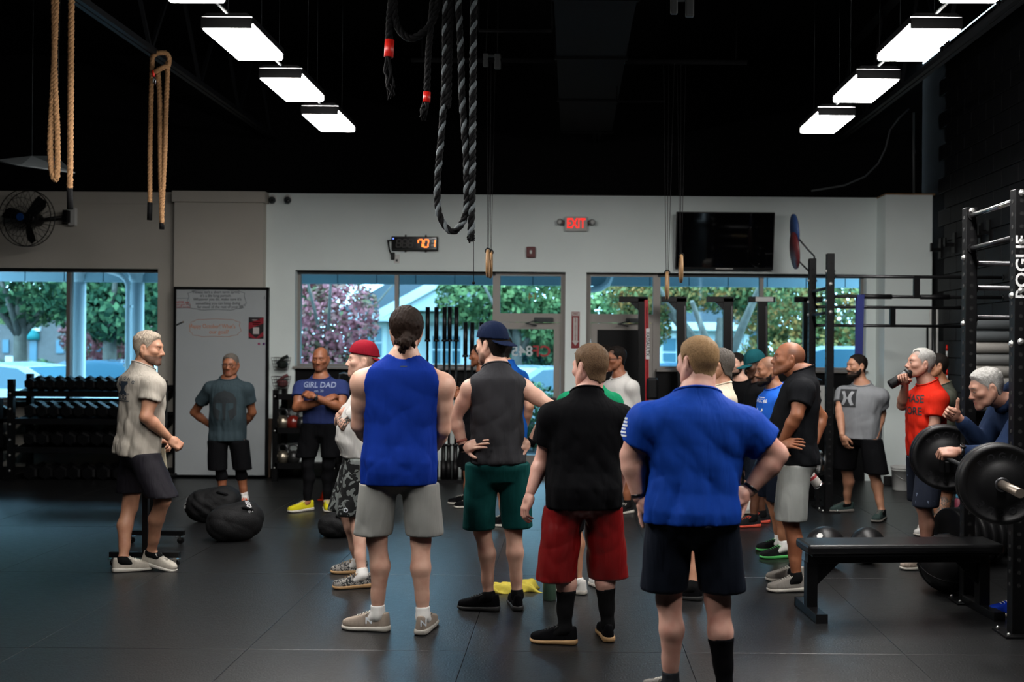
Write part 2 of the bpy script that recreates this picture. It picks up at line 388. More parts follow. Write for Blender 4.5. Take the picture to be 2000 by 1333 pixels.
# a single unlit panel hangs tilted at the left and gives no light
t = empty('ceiling_light', at(82, 328, 9.2), 0, 'unlit grey hanging panel by the tan rope', 'ceiling light')
part('hood', mat('hood_pale', srgb('#6a7072'), .5), t, lambda b: (b.add([(-.36, -.2, .03), (-.12, .05, .12), (.10, .05, .12), (.38, -.15, -.07), (.05, -.45, -.06)], [(0, 1, 2, 3, 4), (4, 3, 2, 1, 0)]), b.tube([(-.36, -.2, .03), (.05, -.45, -.06), (.38, -.15, -.07)], .008, 5)))
part('hanging_wire', M_frame_dark, t, lambda b: (b.tube([(-.12, .05, .12), (-.12, .05, ZC - t.location.z)], .003, 5), b.tube([(.10, .05, .12), (.14, .05, ZC - t.location.z)], .003, 5)))
# open-web joists running to the back wall
def joist(x, z, label, y0=-.6, y1=DW):
    t = empty('roof_joist', (x, 0, 0), 0, label, 'roof joist', 'roof joists')
    part('bottom_chord', M_steel_dim, t, lambda b: (b.box((-.05, y0, z), (-.008, y1, z + .05)), b.box((.008, y0, z), (.05, y1, z + .05))))
    part('top_chord', M_steel_dim, t, lambda b: b.box((-.06, y0, ZC - .06), (.06, y1, ZC)))
    y = y0; k = 0
    while y < y1 - .6:
        part('web', M_steel_dim, t, lambda b: b.beam((0, y, z + .03 if k % 2 == 0 else ZC - .05), (0, y + .6, ZC - .05 if k % 2 == 0 else z + .03), .03, .03)); y += .6; k += 1
    return t
M_steel_dim = mat('joist_paint', (.005, .0055, .0065), .5, 0, .2)
ZJ = 4.32
JX = at(304, 118, F * (ZJ - H) / 559).x
joist(JX, ZJ, 'black roof joist that carries the tan climbing ropes')
joist(.30, ZJ, 'black roof joist over the middle of the gym')
joist(3.35, ZJ, 'black roof joist along the block wall')
# duct and hanging track in the middle
t = empty('air_duct', (0, 0, 0), 0, 'black rectangular air duct under the roof', 'duct')
dx0, dx1 = xat(1095, 250, 11.8), xat(1195, 250, 11.8)
for i in range(7): part('duct_section', mat('duct_black', (.0022, .0024, .0027), .7, 0, .04), t, lambda b: (b.box((dx0, 11.8 - 1.5 * (i + 1) + .03, 4.25), (dx1, 11.8 - 1.5 * i, 4.75)), b.box((dx0 - .02, 11.8 - 1.5 * i - .03, 4.23), (dx1 + .02, 11.8 - 1.5 * i, 4.77))))
M_pipe = mat('pipe_black', (.002, .002, .0022), .9, 0, .03)
for i, (pya, xa, xb) in enumerate(((60, 935, 1078), (198, 1205, 1298))):
    Yp = F * (4.1 - H) / (677 - pya); a_, b_ = at(xa, pya, Yp), at(xb, pya, Yp)
    bb = MB(); bb.tube([a_, b_], .012, 6); bb.tube([a_, (a_.x, a_.y, ZC)], .006, 5); bb.tube([b_, (b_.x, b_.y, ZC)], .006, 5)
    tag(bb.build('roof_pipe', M_pipe), ('thin dark pipe beside the black ropes', 'thin dark pipe right of the air duct')[i], 'pipe', 'roof pipes')
# ================================================================ outside the windows
GZ = -.12
b = MB(); b.box((-80, DW + .25, GZ - .3), (80, 140, GZ)); tag(b.build('ground_outside', mat('asphalt', srgb('#44484a'), .9, 0, .3, .2, 40, .15, 1.2)), kind='structure')
b = MB(); b.box((-14, DW + .25, GZ), (10, DW + 2.9, -.03)); tag(b.build('pavement_walk', mat('concrete_pale', srgb('#7c807f'), .85, var=.08, vscale=2)), kind='structure')
b = MB(); b.box((-60, 27.5, GZ), (60, 33, GZ + .06)); tag(b.build('lawn_verge', mat('lawn', srgb('#4c5c38'), .95, var=.35, vscale=2.5, bump=.5, bscale=30)), kind='structure')
# porch: roof, beam with panel joints, columns, downpipe
PYB = DW + 2.55
b = MB(); b.box((-16, DW + .25, 2.98), (12, PYB + .5, 3.1)); tag(b.build('roof_porch', mat('soffit', srgb('#9fb0b8'), .7)), kind='structure')
t = empty('porch_beam', (0, PYB, 0), 0, 'pale blue panelled porch beam outside the windows', 'porch beam')
for i in range(44): part('panel', mat('beam_blue', srgb('#94aab2'), .6), t, lambda b: b.box((-15 + .6 * i + .008, -.06, zat(800, 556, PYB)), (-15 + .6 * i + .592, .06, 2.98)))
part('core', mat('beam_joint', srgb('#3b5360'), .7), t, lambda b: b.box((-15, -.045, zat(800, 556, PYB) + .01), (11.4, .045, 2.98)))
def porch_col(px, label, r=.115):
    t = empty('porch_column', (xat(px, 640, PYB), PYB, GZ), 0, label, 'column', 'porch columns')
    part('shaft', M_steel_outdoor, t, lambda b: b.lathe([(r * 1.5, 0), (r * 1.5, .12), (r, .2), (r * .97, 2.75)], 20))
    part('capital', M_steel_outdoor, t, lambda b: b.lathe([(r * .97, 2.75), (r * 1.25, 2.8), (r * 1.25, 2.86), (r * 1.6, 2.9), (r * 1.6, 3.02)], 20))
porch_col(152, 'white round porch column framed in the left window')
porch_col(268, 'white round porch column beside the curved downpipe', .10)
t = empty('downpipe', at(250, 640, PYB - .19), 0, 'white downpipe with a bent offset under the porch roof', 'downpipe')
x_, y_, z_ = t.location
part('pipe', M_steel_outdoor, t, lambda b: b.tube([(0, 0, GZ - z_), (0, 0, .62), (-.03, 0, .72), (-.12, 0, .80), (-.36, 0, .88), (-.44, 0, .96), (-.44, 0, 1.2)], .042, 8))
part('bracket', M_steel_outdoor, t, lambda b: (b.box((-.06, -.03, .3), (.06, .05, .34)), b.box((-.06, -.03, -.6), (.06, .05, -.56))))
t = empty('gutter_curve', at(1172, 560, PYB - .1), 0, 'white curved pipe under the porch roof above the blacked-out door', 'pipe')
part('pipe', M_steel_outdoor, t, lambda b: b.tube([(-.2, 0, -.06), (.0, 0, -.03), (.12, 0, .05), (.16, 0, .16), (.16, 0, .35)], .05, 8))
# ---------------------------------------------------------------- trees: trunk, limbs and a crown of leaves
def leaf_cloud(blobs, n, size, seed):
    rg = np.random.RandomState(seed)
    w = np.array([bb[3] * bb[4] * bb[5] for bb in blobs]) ** .66; w = w / w.sum()
    n = int(n * 1.7); ids = rg.choice(len(blobs), n, p=w)
    d = rg.normal(size=(n, 3)); d /= np.linalg.norm(d, axis=1)[:, None]; rr = rg.uniform(.55, 1.0, (n, 1)) ** .6
    B_ = np.array(blobs); P = B_[ids, :3] + d * rr * B_[ids, 3:6]
    a = rg.normal(size=(n, 3)); a /= np.linalg.norm(a, axis=1)[:, None]; c = np.cross(a, d); c /= np.maximum(np.linalg.norm(c, axis=1)[:, None], 1e-6)
    s = size * .72 * rg.uniform(.6, 1.3, (n, 1))
    V = np.stack([P - a * s, P + c * s * .55, P + a * s, P - c * s * .55], 1).reshape(-1, 3)
    return V, np.arange(4 * n).reshape(-1, 4)
def leafmat(name, cols):
    m = mat('leaf_' + name, srgb(cols[0]), .7, 0, .2)
    nt = m.node_tree; bs = nt.nodes['Principled BSDF']
    g = nt.nodes.new('ShaderNodeNewGeometry'); r = nt.nodes.new('ShaderNodeValToRGB'); r.color_ramp.interpolation = 'LINEAR'
    n = nt.nodes.new('ShaderNodeTexNoise'); n.inputs['Scale'].default_value = 1.4; n.inputs['Detail'].default_value = 4
    nt.links.new(g.outputs['Position'], n.inputs['Vector'])
    mx = nt.nodes.new('ShaderNodeMath'); mx.operation = 'ADD'; k = nt.nodes.new('ShaderNodeMath'); k.operation = 'MULTIPLY'; k.inputs[1].default_value = .35
    nt.links.new(g.outputs['Random Per Island'], k.inputs[0]); nt.links.new(n.outputs['Fac'], mx.inputs[0]); nt.links.new(k.outputs[0], mx.inputs[1])
    for i, c in enumerate(cols):
        p = .40 + .5 * i / max(1, len(cols) - 1)
        e = r.color_ramp.elements[i] if i < 2 else r.color_ramp.elements.new(p)
        e.position = p; e.color = (*srgb(c), 1)
    nt.links.new(mx.outputs[0], r.inputs[0]); nt.links.new(r.outputs[0], bs.inputs['Base Color'])
    bs.inputs['Subsurface Weight'].default_value = 0
    return m
M_green = leafmat('green', ['#284428', '#567043', '#8a9c62']); M_dark = leafmat('dark', ['#183222', '#35563a', '#6a8456']); M_pink = leafmat('pink', ['#7c4046', '#b0686c', '#5c6440']); M_autumn = leafmat('autumn', ['#2c4a2c', '#6a7444', '#a8743c'])
M_bark = mat('bark', srgb('#6a6258'), .9, bump=.6, bscale=20, var=.25, vscale=6)
def tree(label, px, Y, trunk_r, fork, blobs, n, size, m, seed, lean=0.0, cat='tree', limbs=4):
    base = Vector((xat(px, 600, Y), Y, GZ)); t = empty('tree' if cat == 'tree' else cat, base, 0, label, cat, 'trees outside' if cat == 'tree' else 'shrubs outside')
    if trunk_r:
        rg = random.Random(seed)
        part('trunk', M_bark, t, lambda b: b.tube([(0, 0, 0), (lean * .3, 0, fork * .5), (lean, 0, fork), (lean * 1.3, 0, fork + 1.2)], [trunk_r * 1.3, trunk_r, trunk_r * .9, trunk_r * .5], 10))
        for k in range(limbs):
            a = rg.uniform(0, 6.28); L2 = rg.uniform(1.3, 2.4)
            part('limb', M_bark, t, lambda b: b.tube([(lean, 0, fork - .1), (lean + math.cos(a) * L2 * .35, math.sin(a) * L2 * .35, fork + L2 * .45), (lean + math.cos(a) * L2 * .8, math.sin(a) * L2 * .8, fork + L2)], [trunk_r * .55, trunk_r * .4, trunk_r * .2], 7))
    V, Q = leaf_cloud(blobs, n, size, seed)
    o = link('crown', mesh_np('crown', V, Q, m, False), t); tag(o, kind='stuff')
    return t
tree('large leafy green tree filling the left window', 40, 24, .16, 2.0, [(-2.6, 0, 4.2, 2.6, 1.6, 1.9), (.4, .3, 4.0, 2.3, 1.5, 1.8), (1.9, .2, 3.6, 1.4, 1.2, 1.4)], 6500, .16, M_dark, 1)
tree('dense dark green tree between the two porch columns', 215, 23, .16, 1.9, [(-.6, 0, 3.9, 1.5, 1.2, 1.7), (1.0, .2, 4.0, 1.5, 1.2, 1.8), (.2, 0, 2.6, 1.2, 1, .8)], 5000, .15, M_dark, 2)
tree('slender young tree with yellow-green leaves on the verge', 150, 30, .09, 2.2, [(.0, 0, 3.1, 1.1, .9, .8), (-1.6, 0, 2.9, 1.0, .9, .7)], 1500, .13, M_green, 3)
tree('pinkish flowering tree between the left porch columns', 235, 27, .08, 1.2, [(.0, 0, 2.0, 1.6, 1.2, .9)], 1600, .12, M_pink, 4)
tree('pink crape tree at the left of the middle window', 640, 22, .09, 1.4, [(-.5, 0, 2.2, 1.0, .8, 1.3), (.35, 0, 2.4, .8, .8, 1.2), (-.2, 0, 1.3, .9, .7, .7)], 3200, .10, M_pink, 5)
tree('green tree peeping above the pink one', 600, 30, .12, 2.4, [(0, 0, 3.7, 1.0, 1, .9)], 1200, .14, M_dark, 6)
tree('bright green tree above the glass door', 1010, 22, .13, 1.7, [(-.9, 0, 2.9, .9, .8, .8), (.2, 0, 3.0, 1.0, .8, .9), (.9, .1, 2.3, .8, .7, .7)], 3600, .11, M_green, 7)
tree('dark green shrubby tree seen through the glass door', 1050, 26, .10, 1.0, [(-.6, 0, 1.8, .8, .7, .8), (.4, 0, 2.0, .9, .7, .8)], 2000, .12, M_dark, 8)
tree('tree beyond the transom over the blacked-out door', 1190, 26, .12, 1.7, [(-.4, 0, 2.7, .9, .8, .7), (1.3, .0, 3.4, 1.3, 1, .9)], 2600, .12, M_green, 9)
tree('large tree with pale forked trunk and autumn leaves', 1395, 19.5, .20, 1.2, [(-1.2, .2, 2.9, 1.0, .8, .55), (0, .4, 3.0, 1.0, .8, .5), (1.1, .2, 2.9, 1.0, .8, .6), (-1.3, .2, 2.2, .5, .5, .5)], 4200, .085, M_autumn, 10, .12, limbs=5)
tree('mixed green and orange tree in the right window', 1560, 24, .12, 1.2, [(-.5, 0, 2.8, 1.2, .9, .9), (1.2, .2, 2.6, 1.3, 1, 1.1), (.2, 0, 1.6, 1.7, .9, .8)], 5200, .11, M_autumn, 11)
tree('clipped green hedge behind the white pickup', 1640, 27, 0, 0, [(-.8, 0, 1.0, 1.6, .8, .9), (1.5, 0, 1.1, 1.6, .8, .9)], 3200, .10, M_dark, 12, cat='hedge')
tree('low green shrub at the foot of the far white house', 700, 26, 0, 0, [(0, 0, .55, 1.1, .6, .55)], 1200, .08, M_dark, 13, cat='shrub')
tree('round green shrub below the glass door lettering', 1046, 17.2, 0, 0, [(0, 0, .6, .55, .4, .6)], 1100, .06, M_dark, 14, cat='shrub')
for i, (px, lab) in enumerate(((15, 'clipped bush below the dark office window'), (45, 'clipped bush beside the awning door'), (85, 'clipped bush right of the awning door'))):
    tree(lab, px, 44, 0, 0, [(0, 0, .55, .6, .5, .55)], 500, .09, M_dark, 20 + i, cat='shrub')
# ---------------------------------------------------------------- houses
M_siding = mat('siding_white', srgb('#bcc5c9'), .8); M_roof = mat('shingle', srgb('#2e363c'), .9, var=.15, vscale=12, bump=.4, bscale=30); M_dglass = mat('house_glass', srgb('#4a6f80'), .15)
HY = 33.0
def hx(px): return xat(px, 620, HY)
def hz(py, px=850): return zat(px, py, HY)
t = empty('white_house', (0, HY, 0), 0, 'white clapboard house with grey hip roof across the lot', 'house')
zE = hz(616)
X0, X1, XE = hx(680), hx(1010), hx(1010)
part('wall', M_siding, t, lambda b: b.box((X0, .3, GZ), (X1, 9, zE)))
for i in range(12): part('clapboard', M_siding, t, lambda b: b.box((X0, .275, GZ + .25 * i), (X1, .30, GZ + .25 * i + .24)))
part('roof', M_roof, t, lambda b: b.add([(X0 - .5, -.2, zE), (X1 + .5, -.2, zE), (X1 + .5, 5, zE + 2.9), (X0 + 3.0, 5, zE + 2.9), (X0 - .5, 10, zE)], [(0, 1, 2, 3), (0, 3, 4)]))
part('fascia', M_steel_outdoor, t, lambda b: b.box((X0 - .5, -.28, zE - .22), (X1 + .5, -.18, zE + .05)))
GX0, GX1 = hx(792), hx(985); zp = zE + (GX1 - GX0) * .5 * .62
part('gable', M_siding, t, lambda b: b.prism([(GX0, zE + .1), (GX1, zE + .1), ((GX0 + GX1) / 2, zp)], .3, 1.6, Matrix.Rotation(math.pi / 2, 4, 'X')))
part('gable_roof', M_roof, t, lambda b: b.add([(GX0 - .4, -1.7, zE), ((GX0 + GX1) / 2, -1.7, zp + .2), ((GX0 + GX1) / 2, 4, zp + .2), (GX0 - .4, 4, zE), (GX1 + .4, -1.7, zE), (GX1 + .4, 4, zE)], [(0, 1, 2, 3), (1, 4, 5, 2)]))
part('rake_trim', M_steel_outdoor, t, lambda b: (b.beam((GX0 - .5, -1.72, zE - .02), ((GX0 + GX1) / 2, -1.72, zp + .15), .12, .28), b.beam((GX1 + .5, -1.72, zE - .02), ((GX0 + GX1) / 2, -1.72, zp + .15), .12, .28)))
part('corner_post', M_steel_outdoor, t, lambda b: b.box((X0, .2, GZ), (X0 + .3, .4, zE)))
for (pa, pb, ya, yb) in ((842, 900, 655, 712), (700, 745, 640, 700)):
    wv = part('window', M_steel_outdoor, t, lambda b: b.box((hx(pa) - .15, .2, hz(yb) - .1), (hx(pb) + .15, .3, hz(ya) + .15)))
    for i in range(3):
        for j in range(2):
            ww, hh = (hx(pb) - hx(pa)) / 3, (hz(ya) - hz(yb)) / 2
            part('pane', M_dglass, wv, lambda b: b.box((hx(pa) + ww * i + .03, .17, hz(yb) + hh * j + .03), (hx(pa) + ww * (i + 1) - .03, .21, hz(yb) + hh * (j + 1) - .03)))
t = empty('white_house', (0, HY + 1, 0), 0, 'white house with grey roof behind the autumn tree', 'house')
X0, X1 = hx(1255), hx(1510)
part('wall', M_siding, t, lambda b: b.box((X0, .3, GZ), (X1, 9, zE - .2)))
for i in range(11): part('clapboard', M_siding, t, lambda b: b.box((X0, .275, GZ + .25 * i), (X1, .30, GZ + .25 * i + .24)))
part('roof', M_roof, t, lambda b: b.add([(X0 - .5, -.2, zE - .2), (X1 + .5, -.2, zE - .2), (X1 - 2.5, 5, zE + 2.6), (X0 + 1.6, 5, zE + 2.6), (X0 - .5, 10, zE - .2), (X1 + .5, 10, zE - .2)], [(0, 1, 2, 3), (0, 3, 4), (1, 5, 2)]))
part('fascia', M_steel_outdoor, t, lambda b: b.box((X0 - .5, -.28, zE - .42), (X1 + .5, -.18, zE - .15)))
for (pa, pb, ya, yb) in ((1300, 1330, 655, 715), (1475, 1492, 640, 715)):
    wv = part('window', M_steel_outdoor, t, lambda b: b.box((hx(pa) - .15, .2, hz(yb) - .1), (hx(pb) + .15, .3, hz(ya) + .15)))
    for j in range(2):
        hh = (hz(ya) - hz(yb)) / 2; part('pane', M_dglass, wv, lambda b: b.box((hx(pa) + .03, .17, hz(yb) + hh * j + .03), (hx(pb) - .03, .21, hz(yb) + hh * (j + 1) - .03)))
# brick office with awning, far left
OY = 46.0
def ox(px): return xat(px, 620, OY)
def oz(py): return zat(60, py, OY)
t = empty('office_building', (0, OY, 0), 0, 'low pale office building with teal dome awning, far left', 'building')
part('wall', mat('office_brick', srgb('#6b6462'), .9, var=.1, vscale=6), t, lambda b: b.box((ox(-60), .2, GZ), (ox(330), 8, oz(600))))
part('roof', M_roof, t, lambda b: b.add([(ox(-60) - .5, -.4, oz(600)), (ox(330) + .5, -.4, oz(600)), (ox(330) - 2, 5, oz(560)), (ox(-60), 5, oz(560))], [(0, 1, 2, 3)]))
part('awning', mat('awning_teal', srgb('#1f7878'), .7), t, lambda b: b.lathe([(ox(75) - ox(62), 0), ((ox(75) - ox(62)) * .95, .25), ((ox(75) - ox(62)) * .6, .42), (.01, .48)], 16, Matrix.Translation((ox(62), .1, oz(664)))))
part('door', M_dglass, t, lambda b: b.box((ox(55), .12, GZ), (ox(69), .25, oz(666))))
for pa, pb in ((2, 14), (30, 42), (107, 122), (170, 188), (212, 228)):
    wv = part('window', M_dglass, t, lambda b: b.box((ox(pa), .12, oz(690)), (ox(pb), .22, oz(664))))
part('sign', mat('sign_lit', srgb('#e8ecec'), .5), t, lambda b: b.box((ox(36), .05, oz(647)), (ox(76), .2, oz(638))))
t = empty('roadside_sign', (xat(25, 690, 40), 40, GZ), 0, 'small white post sign on the far verge', 'sign')
part('board', M_steel_outdoor, t, lambda b: b.box((-.28, -.05, .35), (.28, .05, 1.25))); part('post', M_steel_outdoor, t, lambda b: b.box((-.05, -.04, 0), (.05, .04, .35)))
t = empty('box_truck', (xat(230, 690, 30), 30, GZ), 0, 'blue and white box truck body beside the curved downpipe', 'truck')
part('body', mat('truck_white', srgb('#c7d5dc'), .5), t, lambda b: b.box((-.2, 0, .5), (1.6, 2.2, 1.95))); part('side', mat('truck_blue', srgb('#27506a'), .5), t, lambda b: b.box((-.75, 0, .5), (-.2, 2.2, 2.0)))
part('emblem', mat('truck_mark', srgb('#7fb0c8'), .5), t, lambda b: b.box((.25, -.02, 1.3), (.75, 0, 1.65)))
for sx in (-.4, 1.1): part('wheel', M_rubber, t, lambda b: b.lathe([(.38, 0), (.38, .2)], 16, Matrix.Translation((sx, .2, .38)) @ Matrix.Rotation(math.pi / 2, 4, 'X')))
# ---------------------------------------------------------------- parked cars
def car(label, px, Y, col, rz, kind='car'):
    t = empty('pickup_truck' if kind == 'pickup' else 'car', (xat(px, 700, Y), Y, GZ), rz, label, kind, 'parked vehicles')
    m = mat('paint_' + col.strip('#'), srgb(col), .25, 0, .6, coat=.6)
    prof = ([(-2.7, .45), (2.7, .45), (2.7, 1.0), (1.6, 1.15), (-2.7, 1.15)] if kind == 'pickup' else [(-2.2, .35), (2.2, .35), (2.2, .78), (1.3, .92), (-1.5, .95), (-2.2, .88)])
    cab = ([(-.9, 1.15), (1.6, 1.15), (.95, 1.75), (.5, 1.86), (-.6, 1.86), (-.85, 1.75)] if kind == 'pickup' else [(-1.75, .93), (1.25, .92), (.5, 1.38), (-.2, 1.45), (-.9, 1.42)])
    R90 = Matrix.Rotation(math.pi / 2, 4, 'X')
    part('body', m, t, lambda b: b.prism(prof, -.88, .88, R90)); part('cabin', m, t, lambda b: b.prism(cab, -.76, .76, R90))
    def sh(c, k): cxm = sum(p[0] for p in c) / len(c); czm = sum(p[1] for p in c) / len(c); return [(cxm + (p[0] - cxm) * k, czm + (p[1] - czm) * k) for p in c]
    part('side_window', M_dglass, t, lambda b: (b.prism(sh(cab, .8), -.775, -.755, R90), b.prism(sh(cab, .8), .755, .775, R90)))
    a, c = (cab[1], cab[2]); part('windscreen', M_dglass, t, lambda b: b.beam((a[0] * .97 + c[0] * .03 + .02, 0, a[1] + .05), (c[0] + .03, 0, c[1] - .02), 1.36, .02, up=(1, 0, .6)))
    for sx in ((-1.75, 1.75) if kind == 'pickup' else (-1.35, 1.35)):
        for sy in (-.80, .80): part('wheel', M_rubber, t, lambda b: b.lathe([(.2, -.1), (.34, -.1), (.34, .1), (.2, .1)], 18, Matrix.Translation((sx, sy, .34)) @ R90))
    return t
car('white car parked close outside the left window', 40, 18.6, '#c9d2d6', 0.0)
car('blue-grey car between the porch columns', 235, 22.0, '#4c6f84', 0.05)
car('dark blue car under the pink tree', 590, 18.9, '#2a4660', .3)
car('silver car behind the glass door', 1085, 19.2, '#aebcc2', .6)
car('pale blue car in front of the second white house', 1330, 25, '#5f8298', 0.1)
car('white pickup truck in the right window', 1660, 17.6, '#d5dde0', math.pi - .25, 'pickup')
# ================================================================ things on the walls
# ---- television
TY = DW - .16
t = empty('television', (xat(1416, 470, TY), TY, zat(1416, 471, TY)), 0, 'large switched-off flat television on the wall above the right window', 'television')
tw, th_ = (xat(1512, 470, TY) - xat(1320, 470, TY)) / 2, (zat(1416, 415, TY) - zat(1416, 527, TY)) / 2
part('cabinet', mat('tv_case', (.003, .003, .003), .4, 0, .2), t, lambda b: b.cbox((0, .02, 0), (2 * tw, .05, 2 * th_), None, .008))
part('screen', mat('tv_screen', (.002, .002, .0025), .04, 0, .25), t, lambda b: b.box((-tw + .015, -.0085, -th_ + .03), (tw - .015, -.004, th_ - .015)))
part('badge', M_bolt, t, lambda b: b.box((-.11, -.008, -th_ + .008), (.11, -.004, -th_ + .018))); part('wall_mount', M_steel_black, t, lambda b: b.box((-.2, .04, -.15), (.2, .155, .15)))
t.rotation_euler = (math.radians(8), 0, 0)
# ---- exit sign
EY = DW - .03
t = empty('exit_sign', at(1125, 438, EY), 0, 'lit red exit sign with two emergency lamp heads', 'exit sign')
part('housing', M_white_part, t, lambda b: b.cbox((0, 0, 0), (.29, .06, .19), None, .012))
part('face', mat('exit_face', srgb('#b9b4b0'), .5), t, lambda b: b.cbox((0, -.032, 0), (.26, .004, .165)))
text('lettering', 'EXIT', .178, mat('exit_red', srgb('#c8140e'), .5, emis=(1.0, .02, .012), estr=1.15), FACE((0, -.036, 0)), t, extr=.002, bold=True, sx=.66)
for s in (-1, 1):
    l = part('lamp_head', mat('lamp_grey', srgb('#6a6c6c'), .5), t, lambda b: b.lathe([(.02, -.05), (.038, -.03), (.042, .02), (.036, .03)], 14, TR((s * .20, -.03, .02), s * .5, math.pi / 2)))
    part('lens', M_white_part, l, lambda b: b.lathe([(.034, .03), (.02, .036), (.001, .037)], 14, TR((s * .20, -.03, .02), s * .5, math.pi / 2)))
# ---- wall clock
KY = DW - .05
t = empty('digital_clock', at(810, 476, KY), 0, 'black wall timer with glowing orange digits', 'clock')
cw, chh = (xat(855, 476, KY) - xat(765, 476, KY)) / 2, (zat(810, 463, KY) - zat(810, 490, KY)) / 2
part('case', M_steel_black, t, lambda b: b.cbox((0, .01, 0), (2 * cw, .07, 2 * chh), None, .006))
part('window', mat('clock_glass', (.004, .004, .004), .12), t, lambda b: b.cbox((0, -.027, 0), (2 * cw - .03, .004, 2 * chh - .03)))
M_seg = mat('segment_lit', srgb('#ff6a20'), .5, emis=(1.0, .20, .03), estr=3.0); M_segoff = mat('segment_off', (.02, .016, .015), .5)
SEG = {'7': 'abc', '0': 'abcdef', '1': 'bc', ' ': '', '8': 'abcdefg'}
def digit(x, ch, w=.055, h=.095):
    on = {'7': 'abcf', '0': 'abcdef', '1': 'bc', ' ': ''}[ch]
    q = {'a': (0, h / 2, 1), 'd': (0, -h / 2, 1), 'g': (0, 0, 1), 'b': (w / 2, h / 4, 0), 'c': (w / 2, -h / 4, 0), 'f': (-w / 2, h / 4, 0), 'e': (-w / 2, -h / 4, 0)}
    for s_, (dx, dz, hor) in q.items():
        lit = s_ in on; g = .14 * dz
        part('segment', M_seg if lit else M_segoff, t, lambda b: b.cbox((x + dx + g, -.031, dz), ((w * .82, .004, .012) if hor else (.012, .004, h * .42))))
for x, ch in ((-.20, ' '), (-.125, ' '), (-.05, ' '), (.075, '7'), (.15, '0'), (.235, '1')): digit(x, ch)
part('colon', M_seg, t, lambda b: b.cbox((.112, -.031, -.04), (.012, .004, .012)))
part('indicator', mat('led_blue', srgb('#4060ff'), .5, emis=(.12, .2, 1), estr=4), t, lambda b: b.cbox((-cw + .025, -.031, chh - .03), (.012, .004, .012)))
part('bracket', M_steel_black, t, lambda b: (b.cbox((-.12, .02, chh + .012), (.02, .02, .024)), b.cbox((.14, .02, chh + .012), (.02, .02, .024)), b.cbox((-.12, .02, -chh - .01), (.02, .02, .02)), b.cbox((.14, .02, -chh - .01), (.02, .02, .02))))
part('cable', M_poly_black, t, lambda b: b.tube([(-cw, .0, .04), (-cw - .05, .0, .04), (-cw - .035, .02, -.08), (-cw - .0, .03, -.17)], .010, 6)); part('plug', M_steel_black, t, lambda b: b.cbox((-cw + .012, .02, -.16), (.05, .04, .09), None, .008))
t = empty('wall_outlet', at(775, 506, DW - .006), 0, 'small white wall outlet below the timer', 'outlet'); part('plate', M_white_part, t, lambda b: b.cbox((0, 0, 0), (.07, .01, .11), None, .003)); part('socket', M_frame_dark, t, lambda b: b.cbox((0, -.006, -.02), (.03, .004, .03)))
# ---- fire alarm strobe
t = empty('fire_alarm', at(1037, 493, DW - .02), 0, 'dark red fire alarm strobe on the grey wall', 'fire alarm')
part('housing', mat('alarm_red', srgb('#5d1418'), .45), t, lambda b: b.cbox((0, 0, 0), (.115, .05, .14), None, .008)); part('strobe', M_white_part, t, lambda b: b.cbox((0, -.03, 0), (.03, .02, .045), None, .006))
# ---- extinguisher sign on the post
t = empty('extinguisher_sign', at(1124, 645, DW - .006), 0, 'red and white fire extinguisher arrow sign on the door post', 'sign')
sw_, shh = .052, .235
part('plate', mat('sign_red', srgb('#7a1a1e'), .5), t, lambda b: b.cbox((0, 0, 0), (2 * sw_, .006, 2 * shh)))
part('arrow', mat('sign_white', srgb('#b9b4b0'), .5), t, lambda b: (b.cbox((0, -.005, .01), (.056, .003, .30)), b.prism([(-.045, -.14), (0, -.20), (.045, -.14)], 0, .003, FACE((0, -.0035, 0))), b.cbox((0, -.005, .205), (.09, .003, .045))))
text('lettering', 'FIRE', .034, MATS['sign_red'], FACE((0, -.008, .205)), t, bold=True)
for i, ch in enumerate('EXTINGUISHER'): text('lettering', ch, .030, MATS['sign_red'], FACE((0, -.008, .145 - .0245 * i)), t, bold=True)
# ---- cameras beside the column cap
for px, lab in ((531, 'small dark dome camera tight against the column cap'), (561, 'small dark dome camera further from the column')):
    t = empty('security_camera', at(px, 390, DW - .05), 0, lab, 'camera', 'wall cameras')
    part('bracket', M_white_part, t, lambda b: b.lathe([(.05, 0), (.05, .02), (.03, .05)], 14, TR((0, .05, .02), 0, math.pi / 2)))
    part('dome', M_frame_dark, t, lambda b: b.ball((.01, -.02, -.01), .045, 14, 10)); part('lens', MATS['black_gloss'], t, lambda b: b.ball((.02, -.05, -.02), .02, 10, 8))
# ---- fan
FY = DW - .42
t = empty('wall_fan', at(51, 426, FY), math.radians(-8), 'big black caged wall fan at the upper left', 'fan')
M_fan = mat('fan_black', (.004, .004, .0045), .4, 0, .2)
R_ = .355
for k in range(26):
    a = 2 * math.pi * k / 26
    part('cage_wire', M_fan, t, lambda b: b.tube([(.05 * math.cos(a), -.10, .05 * math.sin(a)), (.22 * math.cos(a + .12), -.105, .22 * math.sin(a + .12)), (R_ * math.cos(a + .2), -.03, R_ * math.sin(a + .2)), (R_ * .97 * math.cos(a + .2), .08, R_ * .97 * math.sin(a + .2)), (.08 * math.cos(a), .13, .08 * math.sin(a))], .0028, 4))
for r0, y0_ in ((R_, -.03), (R_ * .98, .06), (.24, -.108), (.13, -.108), (.06, -.102)): part('cage_ring', M_fan, t, lambda b: b.tube([(r0 * math.cos(2 * math.pi * i / 40), y0_, r0 * math.sin(2 * math.pi * i / 40)) for i in range(40)], .006 if r0 > .3 else .003, 5, closed=True))
